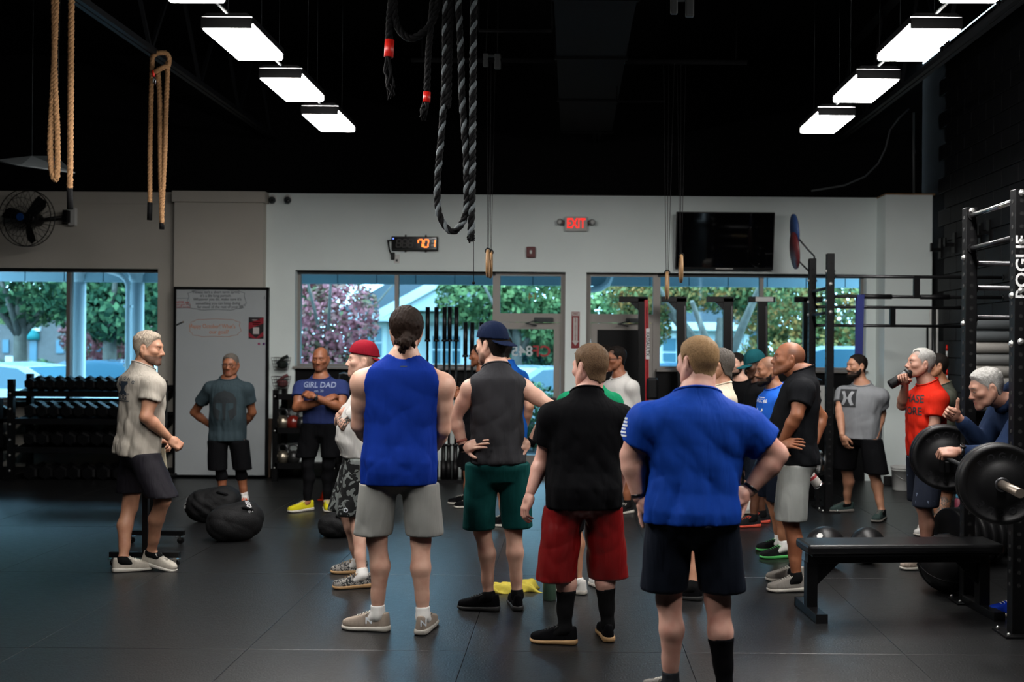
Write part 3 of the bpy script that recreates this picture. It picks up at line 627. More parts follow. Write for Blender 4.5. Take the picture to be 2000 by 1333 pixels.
for k in range(3):
    a = math.radians(48 + 120 * k); c_, s_ = math.cos(a), math.sin(a)
    def bl(b):
        P = []
        for rr_, w0_, w1_ in ((.05, -.035, .035), (.15, -.075, .045), (.26, -.085, .055), (.32, -.05, .05)):
            for w_, dy in ((w0_, .03), (w1_, -.02)): P.append((rr_ * c_ - w_ * s_, dy, rr_ * s_ + w_ * c_))
        b.add(P + [(p[0], p[1] + .006, p[2]) for p in P], [(0, 2, 3, 1), (2, 4, 5, 3), (4, 6, 7, 5), (8, 9, 11, 10), (10, 11, 13, 12), (12, 13, 15, 14)], True)
    part('blade', M_fan, t, bl)
part('motor', M_fan, t, lambda b: b.lathe([(.075, .02), (.085, .06), (.085, .22), (.06, .26)], 18, Matrix.Rotation(-math.pi / 2, 4, 'X')))
part('hub', mat('fan_blue', srgb('#16407c'), .4), t, lambda b: b.lathe([(.048, -.115), (.048, -.105)], 18, Matrix.Rotation(-math.pi / 2, 4, 'X')))
part('wall_arm', M_fan, t, lambda b: (b.tube([(0, .22, 0), (.10, .30, .03), (.28, .35, .06)], .02, 8), b.cbox((.31, .35, .06), (.07, .10, .16), None, .01)))
part('mount_plate', M_white_part, t, lambda b: b.cbox((.36, .39, .06), (.10, .05, .22), None, .006))
# ================================================================ whiteboard
BY = CC0 - .085
bx0, bx1 = xat(339, 740, BY), xat(524, 740, BY); bz0, bz1 = max(.02, zat(430, 931, BY)), zat(430, 561, BY)
t = empty('whiteboard', ((bx0 + bx1) / 2, BY, 0), 0, 'tall black-framed whiteboard standing against the column', 'whiteboard')
hw = (bx1 - bx0) / 2; fr = .035
part('panel', mat('board_white', srgb('#a9aeb0'), .30, var=.03, vscale=2), t, lambda b: b.box((-hw + .01, -.008, bz0 + .01), (hw - .01, .02, bz1 - .01)))
for nm, lo, hi in (('frame_rail', (-hw, -.02, bz1 - fr), (hw, .03, bz1)), ('frame_rail', (-hw, -.02, bz0), (hw, .03, bz0 + fr * .5)), ('frame_stile', (-hw, -.02, bz0), (-hw + fr * .9, .03, bz1)), ('frame_stile', (hw - fr * .9, -.02, bz0), (hw, .03, bz1))): part(nm, M_steel_black, t, lambda b: b.box(lo, hi, None, .004))
M_ink = mat('ink_black', srgb('#3b4042'), .6); M_inkr = mat('ink_red', srgb('#a8403c'), .6); M_inko = mat('ink_orange', srgb('#c07a4e'), .6)
def bt(px, py): return (xat(px, py, BY) - t.location.x, -.010, zat(px, py, BY))
rows = [('"Fitness isn\'t a short term sprint,', 422, 571), ('it\'s a life long pursuit.', 422, 578), ('Whatever you do, make sure it\'s', 425, 585), ('something you can keep doing', 426, 593), ('for most of the rest of your life."', 433, 600)]
for s_, px, py in rows: text('handwriting', s_, .052, M_ink, FACE(bt(px, py)) @ Matrix.Rotation(.012, 4, 'Z'), t, sx=.88)
text('handwriting', 'Happy October! What\'s', .075, M_inko, FACE(bt(415, 638)), t, sx=.80); text('handwriting', 'our goal?', .075, M_inko, FACE(bt(428, 649)), t, sx=.9)
for k, s_ in enumerate(('NOTE: out', 'open gym 9-11', 'closed sunday')): text('handwriting', s_, .036, M_inkr, FACE(bt(357, 591 + 4.5 * k)), t, bold=(k == 0))
def cloud(cx_, cy_, rx, ry, m, n=44, seed=1):
    rg = random.Random(seed); P = []
    for i in range(n):
        a = 2 * math.pi * i / n; w = 1 + .04 * math.sin(a * 11) + rg.uniform(-.015, .015)
        c_, s_ = math.cos(a), math.sin(a); ex = .55
        P.append(Vector(bt(cx_ + rx * w * math.copysign(abs(c_) ** ex, c_), cy_ + ry * w * math.copysign(abs(s_) ** ex, s_))))
    part('handwriting', m, t, lambda b: b.tube(P, .0022, 4, closed=True))
cloud(423, 586, 56, 20, M_ink, seed=2); cloud(421, 641, 49, 17, M_inko, seed=3)
part('handwriting', mat('ink_blue', srgb('#6d8496'), .6), t, lambda b: b.tube([bt(343, 583), bt(370, 583), bt(371, 602), bt(343, 602)], .002, 4))
part('handwriting', M_ink, t, lambda b: b.tube([bt(517, 579), bt(517, 585)], .003, 4))
p = empty('flyer', Vector(bt(501, 641)) + t.location + Vector((0, -.004, 0)), 0, 'small black and red printed flyer stuck on the whiteboard', 'flyer')
part('sheet', mat('flyer_black', srgb('#1a1214'), .6), p, lambda b: b.cbox((0, 0, 0), (.19, .003, .27)))
part('red_band', mat('flyer_red', srgb('#8a1526'), .6), p, lambda b: (b.prism([(-.095, .06), (.095, .135), (.095, .06), (-.095, -.02)], 0, .001, FACE((0, -.0025, 0))), b.prism([(-.095, -.05), (0, -.13), (.095, -.04), (.095, -.10), (.03, -.135), (-.03, -.135), (-.095, -.11)], 0, .001, FACE((0, -.0025, 0)))))
part('white_lines', mat('flyer_white', srgb('#b8b0ae'), .6), p, lambda b: (b.cbox((0, -.003, .10), (.10, .001, .010)), b.cbox((0, -.003, .068), (.11, .001, .012)), b.cbox((0, -.003, .045), (.09, .001, .010)), b.cbox((0, -.003, -.035), (.075, .001, .085), None, .0)))
for px, col, lab in ((506.5, '#9c3a60', 'round pink magnet on the whiteboard'), (516, '#5a2a6a', 'round purple magnet on the whiteboard edge')):
    mg = empty('magnet', Vector(bt(px, 672)) + t.location, 0, lab, 'magnet', 'whiteboard magnets'); part('disc', mat('mag' + col, srgb(col), .4), mg, lambda b: b.lathe([(.015, 0), (.015, .008), (.012, .010)], 14, FACE((0, 0, 0))))
mk = empty('marker_pen', Vector(bt(353, 632)) + t.location, 0, 'dark dry marker sticking to the whiteboard', 'marker'); part('barrel', M_frame_dark, mk, lambda b: b.tube([(-.04, -.01, -.02), (.03, -.01, .015)], .010, 8)); part('pen_cap', mat('pen_tan', srgb('#7a6a58'), .5), mk, lambda b: b.tube([(.03, -.01, .015), (.045, -.01, .022)], .0105, 8))
# ---- wire baskets on the wall and the plank beside the board
for py, lab, m_ in ((711, 'black wire basket with dark cloth, upper one on the wall', mat('cloth_bin', srgb('#16201c'), .9)), (748, 'black wire basket with reddish straps, lower one on the wall', mat('strap_red', srgb('#6a3a3c'), .8))):
    t = empty('wire_basket', at(549, py, DW - .11), 0, lab, 'basket', 'wire baskets on the wall')
    for z_, w_, d_ in ((.08, .10, .09), (.04, .093, .083), (0, .086, .076), (-.04, .078, .068), (-.08, .07, .06)): part('wire', M_fan, t, lambda b: b.tube([(-w_, -d_, z_), (w_, -d_, z_), (w_, d_, z_), (-w_, d_, z_)], .003, 4, closed=True))
    for k in range(7): u_ = -1 + k / 3; part('wire', M_fan, t, lambda b: b.tube([(.10 * u_, -.09, .08), (.07 * u_, -.06, -.08), (.07 * u_, .06, -.08), (.10 * u_, .09, .08)], .0022, 4))
    part('contents', m_, t, lambda b: (b.ball((.02, 0, -.01), .07, 12, 8, (1, .8, .75)), b.tube([(-.04, -.03, .0), (.03, -.02, .07), (.09, -.01, .10)], .022, 7)))
t = empty('plank', at(525, 932, DW - .05) * 1.0, 0, 'narrow brown board leaning between whiteboard and kettlebell rack', 'plank'); t.location.z = 0
part('board', mat('plank_brown', srgb('#4a382a'), .7, var=.2, vscale=10), t, lambda b: b.beam((0, -.06, .0), (.0, .01, zat(524, 818, DW - .05)), .075, .02, up=(0, 1, 0)))
# ================================================================ dumbbell rack
RY0, RY1 = 12.22, 12.70
rx0, rx1 = xat(20, 760, RY0), xat(318, 760, RY0)
tiers = [zat(130, 768, RY0), zat(130, 822, RY0), zat(130, 878, RY0)]
M_hex = mat('hex_rubber', (.003, .003, .0034), .4, 0, .22, .1, 200)
t = empty('dumbbell_rack', ((rx0 + rx1) / 2, RY0, 0), 0, 'black three-shelf dumbbell rack under the left window', 'rack')
hwk = (rx1 - rx0) / 2
for s in (-1, 1):
    part('upright', M_steel_black, t, lambda b: (b.box((s * hwk - .035, 0, 0), (s * hwk + .035, .06, tiers[0] + .16)), b.box((s * hwk - .035, RY1 - RY0 - .06, 0), (s * hwk + .035, RY1 - RY0, tiers[0] + .22))))
    part('foot', M_steel_black, t, lambda b: b.box((s * hwk - .04, -.05, 0), (s * hwk + .04, RY1 - RY0 + .02, .06)))
    for k in range(6): part('bolt', M_bolt, t, lambda b: b.lathe([(.014, 0), (.014, .010), (.008, .014)], 6, TR((s * hwk, 0, .12 + .19 * k), 0, math.pi / 2)))
for z_ in tiers: part('shelf', M_steel_black, t, lambda b: (b.box((-hwk, .02, z_ - .05), (hwk, .05, z_ + .02)), b.box((-hwk, RY1 - RY0 - .10, z_ + .02), (hwk, RY1 - RY0 - .07, z_ + .09)), b.add([(-hwk, .05, z_ - .012), (hwk, .05, z_ - .012), (hwk, RY1 - RY0 - .07, z_ + .05), (-hwk, RY1 - RY0 - .07, z_ + .05)], [(0, 1, 2, 3), (3, 2, 1, 0)])))
def dumbbell_proto(r, lh, label, grp):
    t = empty('dumbbell', (0, 0, 0), 0, label, 'dumbbell', grp)
    hexp = [(r * math.cos(math.pi / 6 + k * math.pi / 3), r * math.sin(math.pi / 6 + k * math.pi / 3)) for k in range(6)]
    for s in (-1, 1):
        def hd(b):
            R90 = Matrix.Rotation(math.pi / 2, 4, 'X'); sm = [(x * .78, y * .78) for x, y in hexp]
            vs = [(x, s * .065, y) for x, y in hexp] + [(x, s * (.065 + lh * .8), y) for x, y in hexp] + [(x, s * (.065 + lh), y) for x, y in sm]
            fs = [(i, (i + 1) % 6, 6 + (i + 1) % 6, 6 + i) for i in range(6)] + [(6 + i, 6 + (i + 1) % 6, 12 + (i + 1) % 6, 12 + i) for i in range(6)] + [tuple(range(6)), tuple(range(12, 18))]
            b.add(vs, [f if s < 0 else f[::-1] for f in fs])
        part('head', M_hex, t, hd)
    part('handle', M_bar, t, lambda b: b.tube([(0, -.07, 0), (0, -.03, 0), (0, .03, 0), (0, .07, 0)], [.014, .017, .017, .014], 8))
    return t
ORD = 'first second third fourth fifth sixth seventh eighth ninth tenth eleventh twelfth thirteenth'.split()
rg = random.Random(3)
for row, (r_, lh, n, z_, gname) in enumerate(((.072, .08, 13, tiers[0] + .055, 'top shelf'), (.082, .09, 11, tiers[1] + .055, 'second shelf'), (.092, .10, 10, tiers[2] + .055, 'third shelf'), (.098, .11, 9, 0.0, 'floor'))):
    where = 'on the %s of the rack under the left window' % gname if row < 3 else 'standing on the floor under the dumbbell rack'
    pr = dumbbell_proto(r_, lh, 'black rubber hex dumbbell %s' % where, 'dumbbells on the ' + gname)
    for k in range(n):
        o = pr if k == 0 else copy_tree(pr)
        x_ = rx0 + .12 + (rx1 - rx0 - .24) * (k + .5) / n
        o['label'] = '%s black hex dumbbell from the left %s' % (ORD[k], ('on the %s of the rack' % gname) if row < 3 else 'on the floor under the rack')
        o.location = (x_, RY0 + .23, z_ + r_ * .87); o.rotation_euler = (.13 if row < 3 else 0, 0, rg.uniform(-.08, .08))
t = empty('storage_rack', (xat(-30, 800, RY0), RY0, 0), 0, 'edge of another black rack at the left picture border', 'rack')
part('upright', M_steel_black, t, lambda b: b.box((.12, 0, 0), (.19, .07, 1.0))); part('shelf', M_steel_black, t, lambda b: (b.box((-.6, 0, .35), (.19, .4, .40)), b.box((-.6, 0, .70), (.19, .4, .75))))
for z_, lab in ((.40, 'lone black dumbbell low on the rack at the left border'), (.75, 'lone black dumbbell high on the rack at the left border')):
    o = dumbbell_proto(.08, .09, lab, 'dumbbells at the left border'); o.location = (t.location.x + .05, RY0 + .2, z_ + .071)
# ================================================================ kettlebell rack
KY0, KY1 = 12.30, 12.74
t = empty('kettlebell_rack', (xat(537, 800, KY0), KY0, 0), 0, 'black shelving rack holding kettlebells behind the arms-crossed man', 'rack')
kw = xat(770, 800, KY0) - xat(537, 800, KY0); ks = [zat(600, 907, KY0), zat(600, 838, KY0), zat(600, 772, KY0)]
for x_ in (0, kw / 2, kw):
    part('upright', M_steel_black, t, lambda b: (b.box((x_ - .03, 0, 0), (x_ + .03, .06, ks[2] + .06)), b.box((x_ - .03, KY1 - KY0 - .06, 0), (x_ + .03, KY1 - KY0, ks[2] + .06))))
    for z_ in (ks[0] - .05, ks[1] - .03, ks[2] - .02): part('bolt', M_bolt, t, lambda b: b.lathe([(.014, 0), (.014, .010), (.008, .014)], 6, TR((x_, 0, z_), 0, math.pi / 2)))
for z_ in ks: part('shelf', M_steel_black, t, lambda b: (b.box((0, .01, z_ - .05), (kw, KY1 - KY0 - .01, z_ - .02)), b.box((0, 0, z_ - .06), (kw, .02, z_ + .01))))
def kettlebell(px, shelf, r, m, label, dy=.2):
    k = empty('kettlebell', (xat(px, 800, KY0 + dy), KY0 + dy, ks[shelf] - .02), rg.uniform(-.5, .5), label, 'kettlebell', 'kettlebells on the rack')
    part('bell', m, k, lambda b: b.lathe([(.001, 0), (r * .55, .0), (r * .85, r * .3), (r, r * .9), (r * .85, r * 1.5), (r * .5, r * 1.85), (.001, r * 1.95)], 20))
    part('handle', M_bar, k, lambda b: b.tube([(-r * .42, 0, r * 1.7), (-r * .68, 0, r * 2.2), (-r * .55, 0, r * 2.7), (0, 0, r * 2.85), (r * .55, 0, r * 2.7), (r * .68, 0, r * 2.2), (r * .42, 0, r * 1.7)], r * .17, 8))
M_kb = mat('kb_black', (.012, .012, .012), .35); M_kbr = mat('kb_red', srgb('#6a1c14'), .25, 0, .5, coat=.5); M_kbg = mat('kb_steel', (.32, .28, .22), .3, .9)
kettlebell(553, 1, .088, M_kbg, 'bare steel kettlebell at the left end of the middle shelf'); kettlebell(573, 1, .090, M_kbr, 'dark red kettlebell on the middle shelf'); kettlebell(590, 1, .08, M_kb, 'black kettlebell right of the red one on the middle shelf')
kettlebell(553, 0, .085, M_kbg, 'steel kettlebell at the left end of the bottom shelf'); kettlebell(574, 0, .085, M_kb, 'black kettlebell on the bottom shelf')
kettlebell(672, 2, .10, M_kb, 'black kettlebell on the top shelf beside the crossed arms'); kettlebell(694, 2, .10, M_kb, 'black kettlebell on the top shelf nearer the red cap'); kettlebell(692, 1, .09, M_kb, 'black kettlebell on the middle shelf beside the red cap'); kettlebell(684, 0, .09, M_kb, 'black kettlebell low down behind the camouflage shorts')
t = empty('resistance_band', (xat(564, 768, KY0 + .1), KY0 + .1, ks[2] - .02), 0, 'blue band lying on the kettlebell rack top shelf', 'band'); part('loop', mat('band_blue', srgb('#24406e'), .5), t, lambda b: b.tube([(.13 * math.cos(a), .08 * math.sin(a), .012) for a in [i * math.pi / 8 for i in range(16)]], .012, 6, closed=True))
# ================================================================ upright barbells in their stand
SY = 12.42
t = empty('barbell_stand', (xat(888, 930, SY), SY, 0), 0, 'black floor stand holding the upright barbells', 'stand')
part('base', M_steel_black, t, lambda b: b.box((-.50, -.14, .0), (.50, .16, .035)));
for i in range(8):
    x_ = xat((834, 851, 867, 877, 890, 908, 921, 939)[i], 800, SY) - t.location.x
    part('socket', M_steel_black, t, lambda b: b.lathe([(.04, .03), (.04, .26), (.033, .26), (.033, .035)], 14, Matrix.Translation((x_, 0, 0))))
part('rail', M_steel_black, t, lambda b: (b.box((-.50, .06, zat(888, 752, SY)), (.50, .09, zat(888, 752, SY) + .03)), b.box((-.50, .06, 0), (-.46, .09, zat(888, 752, SY))), b.box((.46, .06, 0), (.50, .09, zat(888, 752, SY)))))
def barbell(name, loc, L, label, grp, m, cat='barbell', sl=.42):
    t = empty(name, loc, 0, label, cat, grp)
    part('shaft', m, t, lambda b: b.tube([(0, 0, sl), (0, 0, L - sl)], .0165, 10))
    for z0_, z1_ in ((.0, sl), (L - sl, L)):
        part('sleeve', m, t, lambda b: b.tube([(0, 0, z0_), (0, 0, z1_)], .0285, 12))
        zc = sl if z0_ == 0 else L - sl
        part('collar', m, t, lambda b: b.lathe([(.038, zc - .014), (.038, zc + .014)], 14))
    return t
labs = ['leftmost upright barbell in the stand', 'second upright barbell from the left', 'third upright barbell, left of a close pair', 'fourth upright barbell, right of a close pair', 'fifth upright barbell, last of the tall ones', 'shorter upright barbell nearest the tall ones', 'middle one of the shorter upright barbells', 'shorter upright barbell beside the navy cap']
for i, px in enumerate((834, 851, 867, 877, 890, 908, 921, 939)):
    top = zat(px, 600 if i < 5 else 630, SY)
    barbell('barbell', (xat(px, 800, SY), SY, .036), top - .036, labs[i], 'upright barbells', mat('bar_black', (.006, .006, .0065), .38, .3, .3))
# ================================================================ ropes and rings
def twist(pts, r, strands, m, name, parent, pitch=.09, seg=.02):
    P = [Vector(p) for p in pts]; D_ = [0]
    for a, b_ in zip(P, P[1:]): D_.append(D_[-1] + (b_ - a).length)
    n = max(4, int(D_[-1] / seg)); Cc = []
    for i in range(n + 1):
        d = D_[-1] * i / n; k = min(len(P) - 2, max(j for j in range(len(D_)) if D_[j] <= d + 1e-9)); k = min(k, len(P) - 2)
        t = (d - D_[k]) / max(1e-9, D_[k + 1] - D_[k])
        p0, p1, p2, p3 = P[max(k - 1, 0)], P[k], P[k + 1], P[min(k + 2, len(P) - 1)]
        Cc.append((p1 * 2 + (p2 - p0) * t + (p0 * 2 - p1 * 5 + p2 * 4 - p3) * t * t + (p1 * 3 - p0 - p2 * 3 + p3) * t ** 3) * .5)
    fr = Vector((1, 0, 0)); Fm = []
    for i, p in enumerate(Cc):
        d = (Cc[min(i + 1, n)] - Cc[max(i - 1, 0)]).normalized(); fr = fr - d * fr.dot(d)
        if fr.length < 1e-5: fr = d.orthogonal()
        fr.normalize(); Fm.append((fr.copy(), d.cross(fr)))
    for s in range(strands):
        pp = []
        for i, p in enumerate(Cc):
            a = 2 * math.pi * (s / strands + D_[-1] * i / n / pitch)
            pp.append(p + Fm[i][0] * (math.cos(a) * r * .5) + Fm[i][1] * (math.sin(a) * r * .5))
        part(name, m[s % len(m)], parent, lambda b: b.tube(pp, r * .56, 6))
def hang(pxs, Y): return [at(px, py, Y) for px, py in pxs]
HY1 = F * (ZJ - H) / 559
t = empty('climbing_rope', at(309, 118, HY1), 0, 'tan climbing rope doubled over the joist with a black tip', 'rope', 'tan climbing ropes'); O = t.location.copy()
def loc(ps): return [p - O for p in ps]
twist(loc(hang([(297, 128), (295, 200), (293, 300), (293, 398)], HY1)), .023, 3, [M_hemp], 'strand', t); part('tip_wrap', M_poly_black, t, lambda b: b.tube(loc(hang([(293, 396), (292, 430)], HY1)), .024, 8))
twist(loc(hang([(328, 122), (325, 200), (322, 300), (317, 400), (316, 440)], HY1)), .023, 3, [M_hemp], 'strand', t); twist(loc(hang([(309, 140), (312, 200), (313, 300), (315, 400), (316, 435)], HY1)), .023, 3, [M_hemp], 'strand', t); part('tip_wrap', M_poly_black, t, lambda b: b.tube(loc(hang([(316, 436), (316, 448)], HY1)), .024, 8))
twist(loc([at(297, 130, HY1), at(300, 108, HY1 - .08), at(325, 104, HY1 - .06), at(330, 125, HY1), at(312, 135, HY1 - .05), at(300, 142, HY1 - .03)]), .024, 3, [M_hemp], 'knot', t)
part('carabiner', M_chrome, t, lambda b: b.tube(loc(hang([(301, 148), (304, 150), (303, 165), (299, 163)], HY1 - .05)), .006, 6, closed=True)); part('red_tag', M_redtape, t, lambda b: b.tube(loc(hang([(299, 138), (300, 150)], HY1 - .05)), .012, 6))
HY2 = HY1 - 1.9
t = empty('climbing_rope', at(120, 10, HY2), 0, 'tan climbing rope hanging in a long loop at the far left', 'rope', 'tan climbing ropes'); O = t.location.copy()
twist(loc(hang([(112, -60), (108, 60), (103, 180), (98, 280), (101, 335), (108, 352), (112, 335), (112, 260), (107, 150), (106, 40), (104, -60)], HY2)), .022, 3, [M_hemp], 'strand', t)
twist(loc(hang([(140, -60), (139, 60), (138, 200), (137, 330), (136, 370)], HY2)), .023, 3, [M_hemp], 'strand', t); part('tip_wrap', M_poly_black, t, lambda b: b.tube(loc(hang([(136, 368), (137, 409)], HY2)), .022, 8))
BYR = 6.2
def brope(label, pts, r, m, tape=None, fray=None, pitch=.125):
    global O
    t = empty('black_rope', at(*pts[0], BYR), 0, label, 'rope', 'black ropes in the middle'); O = t.location.copy()
    twist(loc(hang(pts, BYR)), r, 3, m, 'strand', t, pitch)
    if tape: part('red_tape', M_redtape, t, lambda b: b.tube(loc(hang(tape, BYR)), r * 1.12, 10))
    if fray:
        rg2 = random.Random(len(label))
        for k in range(9):
            e = [(fray[0][0] + rg2.uniform(-5, 5), fray[0][1])] + [(q[0] + rg2.uniform(-8, 8), q[1] + rg2.uniform(-6, 6)) for q in fray[1:]]
            part('frayed_end', M_poly_black, t, lambda b: b.tube(loc([at(q[0], q[1], BYR + rg2.uniform(-.02, .02)) for q in e]), [.008] * (len(e) - 1) + [.004], 5))
G = [M_poly_black, M_poly_grey, M_poly_black]
brope('black rope end with a wide red tape band', [(768, -60), (765, 0), (761, 50), (760, 80)], .026, [M_poly_black], [(761, 78), (759, 112)], [(759, 110), (758, 140), (762, 165), (764, 190)])
brope('thinner black rope end with a narrow red tape band', [(850, -60), (842, 40), (836, 120), (834, 182)], .021, [M_poly_black], [(834, 180), (833, 200)], [(833, 199), (830, 215), (826, 230)])
brope('black rope swagged in a low curve between the hanging ropes', [(772, -60), (770, 20), (778, 55), (800, 75), (825, 65), (845, 40), (858, -10), (862, -60)], .024, [M_poly_black])
brope('black and grey braided rope hanging in a deep loop', [(872, -60), (870, 60), (869, 150), (864, 240), (858, 310), (854, 360), (856, 410), (868, 440), (884, 453), (900, 440), (910, 415), (912, 370), (910, 300), (903, 200), (900, 100), (895, 0), (892, -60)], .022, G)
brope('black and grey braided rope with a bare cut end', [(926, -60), (925, 40), (924, 150), (923, 260), (922, 350), (921, 420), (920, 462)], .024, G, None, [(920, 460), (919, 466), (920, 470)])
brope('dark rope behind the braided loop', [(880, -60), (878, 60), (876, 140), (874, 210)], .024, [M_poly_black])
t = empty('dangling_string', at(925, 470, BYR), 0, 'thin black cord dangling below the braided rope end', 'cord'); part('string', M_poly_black, t, lambda b: b.tube([Vector((0, 0, .02)), at(925, 552, BYR) - t.location], .0025, 5)); part('bead', M_poly_black, t, lambda b: b.ball(at(925, 553, BYR) - t.location, .010, 8, 6))
def ring(px, py, Y, label, rz, straps, top=-40):
    t = empty('gymnastic_ring', at(px, py, Y), rz, label, 'gym ring', 'wooden gym rings')
    R1 = .117
    part('hoop', M_wood, t, lambda b: b.tube([(R1 * math.cos(a), 0, R1 * math.sin(a)) for a in [2 * math.pi * i / 28 for i in range(28)]], .016, 10, closed=True))
    Mi = Matrix.Rotation(-rz, 3, 'Z')
    for dx, w in straps: part('strap', M_poly_black, t, lambda b: b.beam(Vector((0, 0, R1)) + Mi @ Vector((dx * .2, 0, 0)), Vector((0, 0, ZJ - t.location.z)) + Mi @ Vector((dx, 0, 0)), w, .004, up=(0, 1, 0)))
    part('strap_loop', M_poly_black, t, lambda b: b.tube([(0, .024 * math.cos(a), R1 + .024 * math.sin(a)) for a in [2 * math.pi * i / 12 for i in range(12)]], .006, 5, closed=True))
    return t
RGY = 9.2
ring(953, 515, RGY, 'wooden gym ring left of a close pair below the exit wall', math.radians(92), [(-.02, .012), (.015, .012)]); ring(958, 517, RGY + .25, 'wooden gym ring right of the close pair by the door glass', math.radians(98), [(-.01, .012), (.03, .012)])
ring(1303, 558, RGY, 'lower wooden gym ring on wide black straps', math.radians(82), [(-.05, .03), (.05, .03), (0, .01)]); ring(1330, 525, RGY, 'upper wooden gym ring in front of the television', math.radians(87), [(-.05, .010), (-.015, .010), (.03, .010)])
t = empty('ring_beam', (0, RGY, ZJ), 0, 'dark pipe under the roof carrying the gym rings', 'beam'); part('pipe', M_pipe, t, lambda b: b.tube([(-1.5, 0, .02), (1.6, 0, .02)], .024, 8)); part('rod', M_pipe, t, lambda b: (b.tube([(-1.4, 0, .02), (-1.4, 0, ZC - ZJ)], .01, 6), b.tube([(1.5, 0, .02), (1.5, 0, ZC - ZJ)], .01, 6)))
for i, (px, py, Yp) in enumerate(((972, 120, 9.2), (1347, 14, 7.0))):
    t = empty('ring_anchor', at(px, py, Yp), 0, ('grey strap anchor hanging right of the braided ropes', 'pale clamp on the roof track near the top edge')[i], 'anchor', 'roof anchors')
    part('clamp', mat('anchor_grey', srgb('#1c1f20'), .6), t, lambda b: (b.cbox((0, 0, 0), (.06, .05, .14), None, .01), b.cbox((-.11, 0, .01), (.05, .05, .12), None, .01), b.beam((-.11, 0, .05), (0, 0, .05), .02, .02))); part('hanger', M_poly_black, t, lambda b: (b.tube([(0, 0, .06), (0, 0, ZC - t.location.z)], .006, 5), b.tube([(-.11, 0, .06), (-.06, 0, ZC - t.location.z)], .006, 5)))
t = empty('ceiling_cable', at(1585, 373, 12.3), 0, 'pale cable drooping from the roof to the wall top', 'cable'); O = t.location.copy()
part('cable', mat('cable_grey', srgb('#55585a'), .6), t, lambda b: b.tube(loc(hang([(1585, 373), (1610, 369), (1650, 362), (1690, 345), (1715, 320), (1730, 290), (1738, 255), (1755, 232), (1775, 213)], 12.3)), .012, 6))
t = empty('wall_conduit', at(1785, 378, 12.5), 0, 'grey vertical conduit rising from the pilaster top', 'conduit'); O = t.location.copy()
part('pipe', mat('conduit_grey', srgb('#4c4f50'), .5), t, lambda b: b.tube(loc(hang([(1785, 378), (1784, 220)], 12.5)), .016, 8)); part('coupling', mat('conduit_grey', srgb('#4c4f50'), .5), t, lambda b: b.tube(loc(hang([(1785, 300), (1785, 294)], 12.5)), .022, 8))
# ================================================================ rig uprights, pull-up bars and rack
RIGX = 2.62; RIGZ = 2.63; UW = .076
M_up = mat('rig_black', (.0032, .0032, .0036), .38, 0, .22, .06, 400)
def upright(px, Y, label, bolts=(), letters=None, topz=RIGZ):
    X = xat(px, 700, Y); t = empty('rig_upright', (X, Y, 0), 0, label, 'rig upright', 'rig uprights')
    part('post', M_up, t, lambda b: b.box((-UW / 2, -UW / 2, .01), (UW / 2, UW / 2, topz), None, .004))
    part('foot_plate', M_steel_black, t, lambda b: b.box((-.10, -.10, 0), (.10, .10, .012)))
    for sx in (-.075, .075):
        for sy in (-.075, .075): part('anchor_bolt', M_bolt, t, lambda b: b.lathe([(.011, .012), (.011, .024), (.006, .03)], 6, Matrix.Translation((sx, sy, 0))))
    part('hole', mat('hole_black', (.001, .001, .001), 1), t, lambda b: [b.lathe([(.0125, 0), (.0125, .0012)], 10, TR((0, -UW / 2, z_), 0, math.pi / 2)) for z_ in np.arange(.3, topz - .05, .0508 * 1.5)] and [b.lathe([(.0125, 0), (.0125, .0012)], 10, TR((-UW / 2, 0, z_), 0, 0, -math.pi / 2)) for z_ in np.arange(.3, topz - .05, .0508 * 1.5)])
    for (z_, side) in bolts:
        M = {'f': TR((0, -UW / 2, z_), 0, math.pi / 2), 'l': TR((-UW / 2, 0, z_), 0, 0, -math.pi / 2), 'r': TR((UW / 2, 0, z_), 0, 0, math.pi / 2)}[side]
        part('bolt', M_bolt, t, lambda b: b.lathe([(.021, 0), (.021, .003), (.0135, .003), (.0135, .013), (.008, .016)], 12, M))
    return t
U1 = ground(1982, 1240); U2 = ground(1889, 1176); U3 = ground(1623, 1000); U4 = ground(1591, 976)
def z1(py, px, U): return zat(px, py, U.y - UW / 2)
u1 = upright(1988, U1.y, 'tall black rig upright with white lettering at the right edge', [(z1(377, 1988, U1), 'f'), (z1(473, 1988, U1), 'f'), (z1(568, 1988, U1), 'f'), (z1(577, 1988, U1), 'l'), (z1(668, 1988, U1), 'f'), (z1(672, 1988, U1), 'l')], None, z1(369, 1988, U1))
text('lettering', 'ROGUE', .098, M_white_letter, FACE((.004, -UW / 2 - .001, z1(522, 1988, U1))) @ Matrix.Rotation(math.pi / 2, 4, 'Z'), u1, bold=True, sx=1.15)
u2 = upright(1892, U2.y, 'black rig upright behind the leaning man', [(z1(412, 1892, U2), 'f'), (z1(503, 1892, U2), 'l'), (z1(503, 1892, U2), 'r'), (z1(632, 1892, U2), 'l'), (z1(632, 1892, U2), 'r')], None, z1(405, 1892, U2))
u3 = upright(1620, U3.y, 'taller of the two black far rig uprights', [(z1(555, 1620, U3), 'f'), (z1(610, 1620, U3), 'f'), (z1(530, 1620, U3), 'l'), (z1(530, 1620, U3), 'r'), (z1(588, 1620, U3), 'l'), (z1(588, 1620, U3), 'r')], None, z1(495, 1620, U3))
u4 = upright(1585, U4.y, 'shorter-looking black far rig upright carrying the disc targets', [(z1(548, 1585, U4), 'l'), (z1(548, 1585, U4), 'r'), (z1(590, 1585, U4), 'l'), (z1(590, 1585, U4), 'r'), (z1(615, 1585, U4), 'l'), (z1(615, 1585, U4), 'r')], None, z1(505, 1585, U4))
